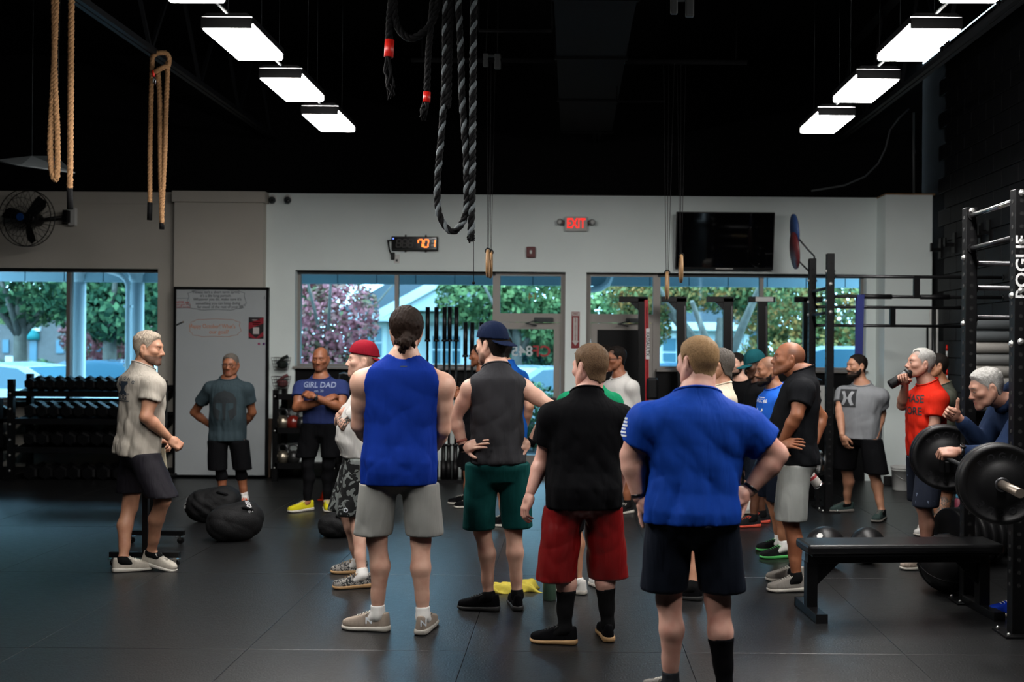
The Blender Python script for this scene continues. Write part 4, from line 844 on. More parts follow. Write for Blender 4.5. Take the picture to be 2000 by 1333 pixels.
def bar(label, a, b_, r=.016, m=None, extra=None):
    a, b_ = Vector(a), Vector(b_); t = empty('pull_up_bar', a, 0, label, 'pull-up bar', 'rig pull-up bars')
    part('tube', m or M_bar, t, lambda b: b.tube([(0, 0, 0), b_ - a], r, 10))
    d = (b_ - a).normalized()
    for p in (Vector((0, 0, 0)), b_ - a): part('flange', M_up, t, lambda b: b.lathe([(.032, -.006), (.032, .006)], 10, Matrix.Translation(p) @ d.to_track_quat('Z', 'Y').to_matrix().to_4x4()))
    if extra: extra(t, b_ - a)
    return t
def onU(U, px, py): return at(px, py, U.y)
M_bar_b = mat('bar_dim', (.03, .03, .032), .35, .7)
x1_, x2_ = u1.location.x, u2.location.x
zA, zB = zat(1893, 423, U2.y), zat(1893, 487, U2.y)
bar('bright top pull-up bar between the two right-hand uprights', (x2_, U2.y - .045, zA), (x1_, U1.y + .045, zA), .017, M_chrome)
bar('second pull-up bar between the two right-hand uprights', (x2_, U2.y - .045, zB), (x1_, U1.y + .045, zB), .017, M_bar_b)
def wrap(t, d):
    pts = [(.26 + .012 * i, 0, 0) for i in range(24)]; rg = random.Random(2)
    part('tape_wrap', mat('tape_tan', srgb('#8f8064'), .9, bump=.6, bscale=80, var=.3, vscale=60), t, lambda b: (b.tube(pts, [.021 + .007 * rg.random() for _ in pts], 9), [b.tube([(.27 + .03 * k, 0, -.02), (.28 + .03 * k, -.005, -.04)], .008, 5) for k in range(4)]))
for py, lab, m_, ex in ((515, 'grey bar running right from the rear upright, highest of three', M_bar, None), (563, 'bar with ragged tan tape running right from the rear upright', M_bar, wrap), (621, 'lowest grey bar running right from the rear upright', M_bar_b, None)):
    z_ = zat(1907, py, U2.y); bar(lab, (x2_ + .042, U2.y, z_), (XR - .02, U2.y, z_), .016, m_, ex)
# far rig: ladders of bars to the block wall
for (U, ux, pa, pb, sx, lab) in ((U3, u3.location.x, 541, 580, 1790, 'nearer'), (U4, u4.location.x, 601, 637, 1743, 'farther')):
    za, zb = zat(1750, pa, U.y), zat(1750, pb, U.y)
    bar('upper bar of the %s far ladder' % lab, (ux + .042, U.y, za), (XR - .02, U.y, za), .018, M_bar_b)
    def grips(t, d): part('grip', M_rubber, t, lambda b: (b.tube([(.28, 0, 0), (.60, 0, 0)], .026, 10), b.tube([(.9, 0, 0), (1.2, 0, 0)], .026, 10)))
    bar('lower bar of the %s far ladder' % lab, (ux + .042, U.y, zb), (XR - .02, U.y, zb), .018, M_bar_b, grips if lab == 'nearer' else None)
    s_ = empty('ladder_strut', (xat(sx, pa, U.y), U.y, zb), 0, 'short black strut joining the bars of the %s far ladder' % lab, 'strut', 'ladder struts'); part('tube', M_up, s_, lambda b: (b.box((-.03, -.02, 0), (.03, .02, za - zb)), b.box((-.035, -.025, -.012), (.035, .025, .0)), b.box((-.035, -.025, za - zb), (.035, .025, za - zb + .012))))
for py, lab in ((566, 'short link bar high between the far uprights'), (613, 'short link bar low between the far uprights')):
    z_ = zat(1600, py, (U3.y + U4.y) / 2); bar(lab, (u4.location.x, U4.y - .045, z_), (u3.location.x, U3.y + .045, z_), .017, M_bar_b)
# wall-ball targets on the far upright
t = empty('throw_target', (u4.location.x, U4.y, 0), 0, 'pair of dark round throwing targets seen edge-on', 'target')
for py, r_, col in ((451, .19, '#27406e'), (490, .21, '#5a1f22')):
    c_ = at(1552, py, U4.y + .1) - t.location
    part('disc', mat('target' + col, srgb(col), .5), t, lambda b: b.lathe([(.001, -.010), (r_, -.010), (r_, .010), (.001, .010)], 28, Matrix.Translation(c_) @ Matrix.Rotation(math.radians(84), 4, 'Y')))
part('arm', M_bar_b, t, lambda b: (b.tube([at(1556, 462, U4.y) - t.location, at(1580, 490, U4.y) - t.location, at(1590, 500, U4.y) - t.location, at(1592, 512, U4.y) - t.location], .010, 7), b.tube([at(1556, 506, U4.y) - t.location, at(1580, 530, U4.y) - t.location], .010, 7)))
# blue strap hanging from the far bars
t = empty('stretch_band', at(1681, 580, U3.y - .03), 0, 'wide dark blue stretch band hanging from the far bars', 'band'); O = t.location.copy()
part('strap', mat('band_navy', srgb('#101c5a'), .5), t, lambda b: (b.beam((-.0, -.005, .02), at(1676, 735, U3.y - .03) - O, .075, .006, up=(0, 1, 0)), b.beam((-.0, .055, .02), at(1676, 735, U3.y + .03) - O, .075, .006, up=(0, 1, 0)), b.box((-.04, -.01, .015), (.04, .06, .022))))
# ================================================================ loaded barbell in the rack
BZ = .955
Bc0, Bc1 = Vector((xat(1955, 900, 5.52), 5.52, BZ)), Vector((xat(1842, 880, 6.92), 6.92, BZ))
bd = (Bc1 - Bc0).normalized(); mid = (Bc0 + Bc1) / 2
Mb = Matrix.Translation(mid) @ bd.to_track_quat('Z', 'Y').to_matrix().to_4x4()
t = empty('loaded_barbell', mid, 0, 'steel barbell resting in the rack under the leaning man', 'barbell'); Ml = Matrix.Translation(-mid) @ Mb
hp = (Bc1 - Bc0).length / 2
part('shaft', M_bar, t, lambda b: b.tube([Ml @ Vector((0, 0, -hp + .05)), Ml @ Vector((0, 0, hp - .05))], .0145, 12))
for s in (-1, 1):
    part('sleeve', mat('sleeve_worn', srgb('#8a7f74'), .4, .8), t, lambda b: b.tube([Ml @ Vector((0, 0, s * (hp - .06))), Ml @ Vector((0, 0, s * (hp + .36)))], .025, 16)); part('collar', M_bar, t, lambda b: b.lathe([(.04, s * (hp - .06) - .015), (.04, s * (hp - .06) + .015)], 16, Ml))
def plate(zc, label, w=.062, letters=True, s=-1):
    p = empty('bumper_plate', Mb @ Vector((0, 0, zc)), 0, label, 'weight plate', 'plates on the barbell'); Mp = Matrix.Translation(-p.location) @ Mb @ Matrix.Translation((0, 0, zc))
    R1 = .225; h = w / 2
    part('disc', M_rubber, p, lambda b: b.lathe([(.027, -h), (.11, -h), (.115, -h + .006), (.19, -h + .010), (.196, -h), (R1 - .012, -h), (R1, -h + .012), (R1, h - .012), (R1 - .012, h), (.196, h), (.19, h - .010), (.115, h - .006), (.11, h), (.027, h)], 48, Mp, True, False))
    part('hub', M_bar, p, lambda b: b.lathe([(.026, -h - .001), (.040, -h - .003), (.040, h + .003), (.026, h + .001)], 24, Mp, True, False))
    if letters:
        for wd, a0 in (('ROGUE', 90), ('ROGUE', -90)):
            for i, ch in enumerate(wd):
                a = math.radians(a0 - (i - 2) * 22); rr = .154
                text('lettering', ch, .055, mat('plate_letter', (.010, .010, .011), .35, 0, .3), Mp @ Matrix.Rotation(math.pi, 4, 'Y') @ Matrix.Translation((rr * math.cos(a), rr * math.sin(a), h - .010 + .001)) @ Matrix.Rotation(a - math.pi / 2, 4, 'Z'), p, extr=.002, bold=True)
    return p
plate(-hp, 'front-most black bumper plate with raised lettering, right edge'); plate(-hp + .066, 'inner black bumper plate behind the front-most plate', letters=False)
plate(hp - .066, 'rear black bumper plate facing the red-shirted man, inner one'); plate(hp, 'rear black bumper plate, outer one', letters=False)
for U, ux, lab in ((U1, x1_, 'front'), (U2, x2_, 'rear')):
    zz = BZ - .03; t_ = (U.y - Bc0.y) / (Bc1.y - Bc0.y); bxp = Bc0.x + (Bc1.x - Bc0.x) * t_
    j = empty('bar_hook', (ux - UW / 2, U.y, zz), 0, 'black steel hook holding the barbell on the %s rig upright' % lab, 'hook', 'barbell hooks'); dx = bxp - (ux - UW / 2)
    part('arm', M_up, j, lambda b: (b.box((dx - .05, -.03, -.05), (.0, .03, .012)), b.box((dx - .065, -.03, -.05), (dx - .045, .03, .06)), b.box((-.012, -.04, -.06), (0, .04, .12)))); part('liner', M_rubber, j, lambda b: b.box((dx - .044, -.028, .012), (-.013, .028, .016)))
# ================================================================ bench
bl_, br_ = ground(1583, 1200), ground(1918, 1196)
t = empty('flat_bench', (bl_ + br_) / 2, math.atan2(br_.y - bl_.y, br_.x - bl_.x), 'long black padded flat bench beside the rack', 'bench'); hl = (br_ - bl_).length / 2
part('pad', M_vinyl, t, lambda b: b.box((-hl - .06, -.14, .405), (hl + .08, .14, .465), None, .018))
part('pad_board', M_steel_black, t, lambda b: b.box((-hl - .03, -.125, .392), (hl + .05, .125, .405)))
part('frame_rail', M_up, t, lambda b: b.box((-hl - .03, -.035, .33), (hl + .03, .035, .392), None, .004))
for s in (-1, 1):
    part('leg', M_up, t, lambda b: b.box((s * hl - .035, -.035, .05), (s * hl + .035, .035, .34), None, .004))
    part('foot', M_up, t, lambda b: b.box((s * hl - .035, -.22, 0), (s * hl + .035, .22, .055), None, .004)); part('brace', M_up, t, lambda b: b.prism([(0, 0), (-s * .16, 0), (0, -.16)] if s > 0 else [(0, 0), (0, -.16), (.16, 0)], -.006, .006, Matrix.Translation((s * (hl - .03), 0, .335)) @ Matrix.Rotation(math.pi / 2, 4, 'X')))
    for e in (-.221, .221): part('end_cap', M_rubber, t, lambda b: b.box((s * hl - .037, e - .005, .0), (s * hl + .037, e + .005, .057)))
# ================================================================ balls, bucket, bottles
def med_ball(px, py_top, Y, r, label, spot=None, num=None):
    t = empty('medicine_ball', (xat(px, 1040, Y), Y, 0), 0, label, 'medicine ball', 'black balls on the floor')
    part('ball', mat('ball_black', (.005, .005, .0055), .38, 0, .3, .1, 300), t, lambda b: b.ball((0, 0, r), r, 28, 18))
    for a in (.5, -.4, 1.3): part('groove', M_hex, t, lambda b: b.tube([Matrix.Rotation(a, 3, 'X') @ Vector((r * 1.0 * math.cos(q), r * 1.0 * math.sin(q), 0)) + Vector((0, 0, r)) for q in [2 * math.pi * i / 40 for i in range(40)]], .004, 5, closed=True))
    if spot:
        n = Vector(spot).normalized(); part('valve_badge', M_white_part, t, lambda b: b.lathe([(.024, 0), (.024, .003)], 14, Matrix.Translation(Vector((0, 0, r)) + n * (r - .001)) @ n.to_track_quat('Z', 'Y').to_matrix().to_4x4()))
    if num: text('number', num, .05, M_white_letter, FACE((.03, -r - .002, r + .02)), t, bold=True)
med_ball(1613, 1015, 7.75, .155, 'black slam ball with a pale badge behind the bench', (-.45, -.6, .65)); med_ball(1695, 1027, 7.9, .14, 'plain black slam ball behind the middle of the bench', (0, -.85, -.2)); med_ball(1850, 1100, 6.98, .20, 'big black ball with a small number under the bench end', None, '6')
BKY = ground(1757, 958).y
t = empty('bucket', (xat(1762, 940, BKY), BKY, 0), 0, 'white plastic lidded bucket on the floor by the pilaster', 'bucket')
part('pail', M_white_part, t, lambda b: b.lathe([(.001, 0), (.105, 0), (.112, .01), (.124, .24), (.130, .24), (.130, .255), (.125, .255), (.126, .27)], 24)); part('lid', M_white_part, t, lambda b: b.lathe([(.134, .262), (.134, .290), (.120, .292), (.116, .284), (.001, .284)], 24)); part('bail', M_bolt, t, lambda b: b.tube([(-.13, -.02, .22), (-.06, -.125, .16), (.03, -.135, .12), (.11, -.08, .17), (.13, -.02, .22)], .004, 6))
def bottle(name, loc, rot, prof, m, cap, mcap, label, cat='bottle'):
    t = empty(name, loc, 0, label, cat); M = Matrix(rot).to_4x4() if rot is not None else Matrix.Identity(4)
    part('flask', m, t, lambda b: b.lathe(prof, 20, M)); part('cap', mcap, t, lambda b: b.lathe(cap, 20, M)); return t
g_ = ground(1073, 1172)
bottle('water_bottle', g_, None, [(.001, 0), (.042, 0), (.045, .006), (.045, .20), (.036, .225), (.03, .235)], mat('bottle_green', srgb('#33483a'), .4), [(.034, .235), (.036, .24), (.036, .275), (.001, .278)], M_rubber, 'dark green water bottle on the floor at the red shorts')
g_ = ground(1873, 1010); bottle('water_bottle', g_, None, [(.001, 0), (.04, 0), (.043, .006), (.043, .17), (.03, .19)], mat('bottle_pink', srgb('#8a3a4c'), .35), [(.03, .19), (.032, .195), (.032, .225), (.001, .228)], mat('bottle_blue', srgb('#4a8aa8'), .4), 'pink bottle with a blue cap on the floor behind the rack')
g_ = ground(1905, 1012); bottle('water_bottle', g_, None, [(.001, 0), (.04, 0), (.043, .006), (.043, .17), (.03, .19)], mat('bottle_red', srgb('#5a2530'), .35), [(.03, .19), (.032, .195), (.032, .225), (.001, .228)], M_white_part, 'dark red bottle just right of the pink one')
# ---- folded towel on the floor
tg = ground(1000, 1152)
t = empty('towel', tg, .15, 'crumpled yellow towel on the floor between two men', 'towel')
v_ = MB(); rgt = np.random.RandomState(4); NX, NY = 40, 22; V_ = []
for i in range(NX):
    for j in range(NY):
        u_, w_ = i / (NX - 1) - .5, j / (NY - 1) - .5
        h = .012 + .030 * abs(math.sin(7 * u_ + 2.2 * math.sin(5 * w_) + 1)) ** .7 * (1 - (2 * w_) ** 4) + .03 * math.exp(-((u_ - .28) ** 2 + w_ ** 2) / .02) + .012 * math.sin(19 * u_ + 9 * w_)
        e = max(abs(2 * u_), abs(2 * w_)); h *= 1 - max(0, (e - .85) / .15) * .9
        V_.append((u_ * .36 + .02 * math.sin(9 * w_), w_ * .22 + .02 * math.sin(8 * u_), max(.003, h)))
Fq = [(i * NY + j, (i + 1) * NY + j, (i + 1) * NY + j + 1, i * NY + j + 1) for i in range(NX - 1) for j in range(NY - 1)]
v_.add(V_, Fq, True); ob = v_.build('cloth_body', mat('towel_yellow', srgb('#b5a53a'), .95, bump=.5, bscale=350, var=.1, vscale=30), t); md = ob.modifiers.new('thick', 'SOLIDIFY'); md.thickness = .006; md.offset = -1
# ---- cone
g_ = ground(632, 977); t = empty('training_cone', g_, 0, 'small orange training cone between the yellow shoes', 'cone')
part('cone', mat('cone_orange', srgb('#d8401c'), .5), t, lambda b: b.lathe([(.045, .012), (.012, .105), (.008, .11), (.001, .11)], 16)); part('base', mat('cone_orange', srgb('#d8401c'), .5), t, lambda b: b.box((-.055, -.055, 0), (.055, .055, .012), None, .005))
# ---- rolling stand behind the coach
ga_, gb_ = ground(290, 1107), ground(300, 1062)
t = empty('rolling_stand', ((ga_.x + gb_.x) / 2, (ga_.y + gb_.y) / 2, 0), 0, 'black rolling stand on casters behind the man in cream', 'stand'); O = t.location.copy()
M_st = mat('stand_black', (.004, .004, .0045), .4, 0, .25)
for g2, x0_, x1__ in ((ga_, xat(215, 1090, ga_.y), xat(351, 1090, ga_.y)), (gb_, xat(250, 1050, gb_.y), xat(360, 1050, gb_.y))):
    part('base_bar', M_st, t, lambda b: b.box((x0_ - O.x, g2.y - O.y - .02, .07), (x1__ - O.x, g2.y - O.y + .02, .11)))
    for xx in (x0_ + .03, x1__ - .03):
        c_ = part('caster', M_chrome, t, lambda b: (b.box((xx - O.x - .012, g2.y - O.y - .02, .03), (xx - O.x + .012, g2.y - O.y + .02, .07)), b.box((xx - O.x - .04, g2.y - O.y - .022, .055), (xx - O.x + .03, g2.y - O.y + .022, .06)))); part('wheel', M_rubber, c_, lambda b: b.lathe([(.028, -.011), (.028, .011)], 14, Matrix.Translation((xx - O.x, g2.y - O.y, .028)) @ Matrix.Rotation(math.pi / 2, 4, 'X')))
for g2, px in ((ga_, 285), (gb_, 298)): part('post', M_st, t, lambda b: b.box((xat(px, 1000, g2.y) - O.x - .02, g2.y - O.y - .02, .07), (xat(px, 1000, g2.y) - O.x + .02, g2.y - O.y + .02, .80)))
t = empty('pale_stick', at(318, 872, ga_.y - .1), 0, 'pale flat stick held low by the man in cream', 'stick'); part('blade', mat('stick_pale', srgb('#b5aa94'), .6), t, lambda b: b.beam((0, 0, 0), at(325, 935, ga_.y - .1) - t.location, .028, .006, up=(0, 1, 0))); part('grip_wrap', M_poly_black, t, lambda b: b.beam((0, 0, .02), (0, 0, -.01), .03, .01, up=(0, 1, 0)))
# ================================================================ sandbags
def sandbag(px, py, w, h, d, rz, label, word=None, seed=1, ends=True):
    g0 = ground(px, py); t = empty('sandbag', g0, rz, label, 'sandbag', 'black sandbags')
    V = Vol((-w * .75, -d * .75, -.02), (w * .75, d * .75, h * 1.3), .011)
    def f(X, Y, Z):
        k = ((np.abs(X) / (w / 2)) ** 2.3 + (np.abs(Y) / (d / 2)) ** 2.3 + (np.abs(Z - h * .45) / (h * .5)) ** 2.2) ** (1 / 2.3)
        a = (k - 1) * min(w, d, h) * .45
        e = ell((w * .24, 0, h * .62), (w * .24, d * .36, h * .36))[0](X, Y, Z)
        return smin(a, e, .08)
    V.union(f, (-w, -d, -.1), (w, d, h)); V.displace(folds(seed, .011, 30, .5)); V.cut(lambda X, Y, Z: Z - .002 + 0 * X + 0 * Y, .01)
    p_, q_ = V.poly(); so = link('bag', mesh_np('bag', p_, q_, M_canvas), t)
    part('handle', M_poly_black, t, lambda b: b.tube([(w * .12, -d * .30, h * .86), (w * .17, -d * .40, h * .90), (w * .30, -d * .40, h * .84), (w * .34, -d * .30, h * .78)], .012, 6))
    if word: 
        vs, fs = text_mesh(word[0], word[1], 0, True)
        decal('lettering', [(v.x, v.y) for v in vs], fs, M_white_letter, so, word[2], word[3], word[4], word[5])
    return t
# ================================================================ people: distance-field figures
BIG = 9.0
class Vol:
    def __init__(s, lo, hi, h):
        s.h = h; s.lo = np.array(lo, float) - 3 * h
        s.n = np.ceil((np.array(hi, float) + 3 * h - s.lo) / h).astype(int) + 1
        s.D = np.full(tuple(s.n), BIG, np.float32)
        s.ax = [s.lo[i] + h * np.arange(s.n[i]) for i in range(3)]
    def win(s, lo, hi):
        sl = []
        for i in range(3):
            a = int(max(0, math.floor((lo[i] - s.lo[i]) / s.h))); b = int(min(s.n[i], math.ceil((hi[i] - s.lo[i]) / s.h) + 1))
            if b <= a: return None, None
            sl.append(slice(a, b))
        X = s.ax[0][sl[0]][:, None, None]; Y = s.ax[1][sl[1]][None, :, None]; Z = s.ax[2][sl[2]][None, None, :]
        return tuple(sl), (X, Y, Z)
    def union(s, fn, lo, hi, k=0.0):
        m = 0.03 + k; sl, g = s.win([c - m for c in lo], [c + m for c in hi])
        if sl is None: return
        d = fn(*g); A = s.D[sl]
        s.D[sl] = smin(A, d, k) if k > 0 else np.minimum(A, d)
    def cut(s, fn, k=0.0, lo=None, hi=None):
        """remove where fn < 0"""
        sl, g = s.win(lo if lo is not None else s.lo, hi if hi is not None else s.lo + s.n * s.h)
        if sl is None: return
        d = -fn(*g); A = s.D[sl]
        s.D[sl] = -smin(-A, -d, k) if k > 0 else np.maximum(A, d)
    def displace(s, fn):
        sl, g = s.win(s.lo, s.lo + s.n * s.h); s.D += fn(*g)
    def poly(s, iso=0.0):
        b = 3 * s.h
        g = vdb.FloatGrid(b); g.transform = vdb.createLinearTransform(voxelSize=s.h)
        g.copyFromArray(np.ascontiguousarray(np.clip(s.D, -b, b)))
        p, q = g.convertToQuads(isovalue=iso)
        return p + s.lo, q[:, ::-1] if FLIPQ else q
FLIPQ = True
def smin(a, b, k):
    h = np.maximum(k - np.abs(a - b), 0) / k
    return np.minimum(a, b) - h * h * k * 0.25
def cone(a, b, r1, r2):
    a = np.array(a, float); b = np.array(b, float); ba = b - a; L2 = max(1e-9, ba @ ba)
    def f(X, Y, Z):
        px, py, pz = X - a[0], Y - a[1], Z - a[2]
        t = np.clip((px * ba[0] + py * ba[1] + pz * ba[2]) / L2, 0, 1)
        return np.sqrt((px - t * ba[0]) ** 2 + (py - t * ba[1]) ** 2 + (pz - t * ba[2]) ** 2) - (r1 + (r2 - r1) * t)
    r = max(r1, r2)
    return f, np.minimum(a, b) - r, np.maximum(a, b) + r
def ell(c, r, R=None):
    c = np.array(c, float); r = np.array(r, float)
    def f(X, Y, Z):
        x, y, z = X - c[0], Y - c[1], Z - c[2]
        if R is not None:
            x, y, z = (R[0][0] * x + R[0][1] * y + R[0][2] * z, R[1][0] * x + R[1][1] * y + R[1][2] * z, R[2][0] * x + R[2][1] * y + R[2][2] * z)
        k0 = np.sqrt((x / r[0]) ** 2 + (y / r[1]) ** 2 + (z / r[2]) ** 2)
        k1 = np.sqrt((x / r[0] ** 2) ** 2 + (y / r[1] ** 2) ** 2 + (z / r[2] ** 2) ** 2)
        return k0 * (k0 - 1) / np.maximum(k1, 1e-6)
    m = max(r); return f, c - m, c + m
def rbox(c, hd, rad):
    c = np.array(c, float); hd = np.array(hd, float)
    def f(X, Y, Z):
        qx, qy, qz = np.abs(X - c[0]) - hd[0] + rad, np.abs(Y - c[1]) - hd[1] + rad, np.abs(Z - c[2]) - hd[2] + rad
        return np.sqrt(np.maximum(qx, 0) ** 2 + np.maximum(qy, 0) ** 2 + np.maximum(qz, 0) ** 2) + np.minimum(np.maximum(qx, np.maximum(qy, qz)), 0) - rad
    return f, c - hd, c + hd
def plane(p, n):
    p = np.array(p, float); n = np.array(n, float); n = n / np.linalg.norm(n)
    return lambda X, Y, Z: (X - p[0]) * n[0] + (Y - p[1]) * n[1] + (Z - p[2]) * n[2]
def folds(seed, amp, k0=26.0, vert=0.3, c=None, zb=None):
    """cloth folds: sharp valleys between soft ridges, hanging ones around the centre c and slanted ones"""
    rg = np.random.RandomState(seed); W = []
    for i in range(6):
        a = rg.uniform(0, 6.283); zz = rg.uniform(.4, 1.3) * rg.choice([-1, 1]) * (vert * 2.5)
        W.append((math.cos(a), math.sin(a), zz, k0 * rg.uniform(.9, 2.0), rg.uniform(0, 6.28), rg.uniform(4, 9), rg.uniform(0, 6.28)))
    n1, n2, p1, p2 = rg.randint(6, 9), rg.randint(10, 15), rg.uniform(0, 6.28), rg.uniform(0, 6.28)
    def f(X, Y, Z):
        s = 0
        for cx, cy, cz, k, ph, wk, wp in W:
            w = np.sin(wk * Z + wp + 5 * X) * .8 + np.sin(2.1 * wk * Z + 6 * Y + ph) * .4
            e = .5 + .5 * np.sin(wk * .9 * (X * cy - Y * cx) + 5 * Z * cx + wp)          # folds come and go
            s = s + (np.abs(np.sin(.5 * k * (cx * X + cy * Y + cz * Z) + ph + w)) ** .6 - .72) * e
        s = s * .55
        if c is not None:
            a = np.arctan2(Y - c[1], X - c[0]); t = np.clip((zb - Z) / .45, .15, 1) if zb is not None else 1.0
            s = s + (np.abs(np.sin(.5 * n1 * a + p1 + .9 * np.sin(5 * Z + p2))) ** .6 - .72) * 1.3 * t + (np.abs(np.sin(.5 * n2 * a + p2 + .7 * np.sin(7 * Z + p1))) ** .6 - .72) * .6 * t
        return -s * amp * (np.clip((zb + .07 - Z) / .26, .2, 1) if zb is not None else 1.0)
    return f
def xf(P, M):
    M = np.array(M); return P @ M[:3, :3].T + M[:3, 3]

# ---------------------------------------------------------------- head, in its own frame: x right, y face, z up
def head_prims(jaw=1.0, nose=1.0):
    L = []
    L.append((ell((0, -.014, .030), (.0765, .099, .088)), .0))
    L.append((ell((0, .022, -.020), (.064, .070, .080)), .03))
    for s in (-1, 1):
        L.append((cone((s * .055, -.005, -.045), (s * .018 * jaw, .066, -.097), .020, .019), .025))
        L.append((ell((s * .046, .050, -.018), (.024, .030, .022)), .02))
        L.append((cone((s * .058, -.01, -.03), (s * .045, .03, -.075), .02, .02), .03))
    L.append((ell((0, .072, -.098), (.026 * jaw, .019, .019)), .02))
    L.append((cone((-.036, .073, .026), (.036, .073, .026), .014, .014), .018))
    L.append((ell((0, .06, -.06), (.034, .030, .034)), .02))
    return L
def head_field(jaw=1.0, nose=1.0):
    PR = head_prims(jaw, nose)
    def f(X, Y, Z):
        d = None
        for (p, k) in PR:
            e = p[0](X, Y, Z); d = e if d is None else (smin(d, e, k) if k else np.minimum(d, e))
        for s in (-1, 1):                                   # eye sockets
            e = ell((s * .031, .098, .004), (.022, .020, .013))[0](X, Y, Z); d = -smin(-d, e, .012)
        e = cone((0, .080, .014), (0, .104 * nose ** .5, -.030), .008, .0125)[0](X, Y, Z); d = smin(d, e, .012)
        for s in (-1, 1):
            e = ell((s * .0125, .093, -.035), (.009, .011, .008))[0](X, Y, Z); d = smin(d, e, .008)
            e = ell((s * .031, .0765, .0035), (.0165, .010, .0125))[0](X, Y, Z); d = smin(d, e, .006)
        e = ell((0, .0835, -.062), (.024, .009, .0065))[0](X, Y, Z); d = smin(d, e, .006)
        e = ell((0, .0815, -.074), (.021, .009, .007))[0](X, Y, Z); d = smin(d, e, .006)
        e = ell((0, .096, -.0672), (.022, .012, .0016))[0](X, Y, Z); d = -smin(-d, e, .004)
        return d
    return f
def ear_field(X, Y, Z):
    d = None
    for s in (-1, 1):
        c, sn = math.cos(-.35), math.sin(-.35)
        Rm = ((math.cos(.3) , s * math.sin(.3), 0), (-s * math.sin(.3), math.cos(.3), 0), (0, 0, 1))
        e = ell((s * .081, -.014, -.004), (.0085, .0195, .033), Rm)[0](X, Y, Z)
        i = ell((s * .0905, -.010, .000), (.0085, .011, .020), Rm)[0](X, Y, Z)
        e = -smin(-e, i, .004)
        d = e if d is None else np.minimum(d, e)
    return d
HEADF = head_field()
_v = Vol((-.105, -.13, -.14), (.105, .125, .135), .0047)
_v.union(lambda X, Y, Z: smin(HEADF(X, Y, Z), ear_field(X, Y, Z), .006), (-.2, -.2, -.2), (.2, .2, .2))
HEAD_P, HEAD_Q = _v.poly()
def smooth01(x, a, b):
    t = np.clip((x - a) / (b - a), 0, 1); return t * t * (3 - 2 * t)
def hairline(Y, front=.078, ear=.0, nape=-.082):
    return np.interp(Y, [-.10, -.055, -.028, -.018, .012, .020, .045, .062, .09], [nape, nape, nape + .045, ear + .03, ear - .012, ear + .015, ear + .05, front - .006, front])
def beard_mask(P):
    x, y, z = P[:, 0], P[:, 1], P[:, 2]
    lo = smooth01(-z, .035, .050) * smooth01(y, -.012, .008)
    cheek = smooth01(np.interp(y, [-.01, .02, .05, .08, .1], [.0, -.03, -.05, -.046, -.045]) - z, -.006, .006)
    lip = np.exp(-((x / .020) ** 2 + ((z + .068) / .008) ** 2) ** 2) * (y > .07)
    nosep = ((z > -.046) & (np.abs(x) < .02)) * 1.0
    return np.clip(lo * cheek * (1 - lip) * (1 - nosep), 0, 1)
def head_tint(P, st):
    x, y, z = P[:, 0], P[:, 1], P[:, 2]
    T = np.zeros((len(P), 3), np.float32)
    lip = np.exp(-((x / .024) ** 2 + ((z + .068) / .010) ** 2) ** 2) * (y > .07)
    T[:, 0] = lip
    hl = z - hairline(y, st.get('front', .078))
    side = smooth01(hl - np.where(y < -.03, 7.0 * x ** 2, 0), -.016, .010) * (np.abs(x) < .0835)
    earm = ((np.abs(x) > .074) & (np.abs(z + .004) < .036) & (np.abs(y + .014) < .024)) * 1.0
    side = side * (1 - earm)
    sty = st.get('hair', 'short')
    if sty == 'bald':
        top = smooth01(z, .055, .085); side = side * (1 - top) * (1 - smooth01(y, .0, .03)) * st.get('stub', .6)
    else: side = side * st.get('stub', .9)
    T[:, 1] = np.maximum(side, beard_mask(P) * st.get('beard', 0.0))
    brow = smooth01(.0052 - np.abs(z - .0275 + 6 * (np.abs(x) - .03) ** 2), 0, .003) * (np.abs(x) > .010) * (np.abs(x) < .052) * (y > .05)
    T[:, 1] = np.maximum(T[:, 1], brow * .85)
    return T
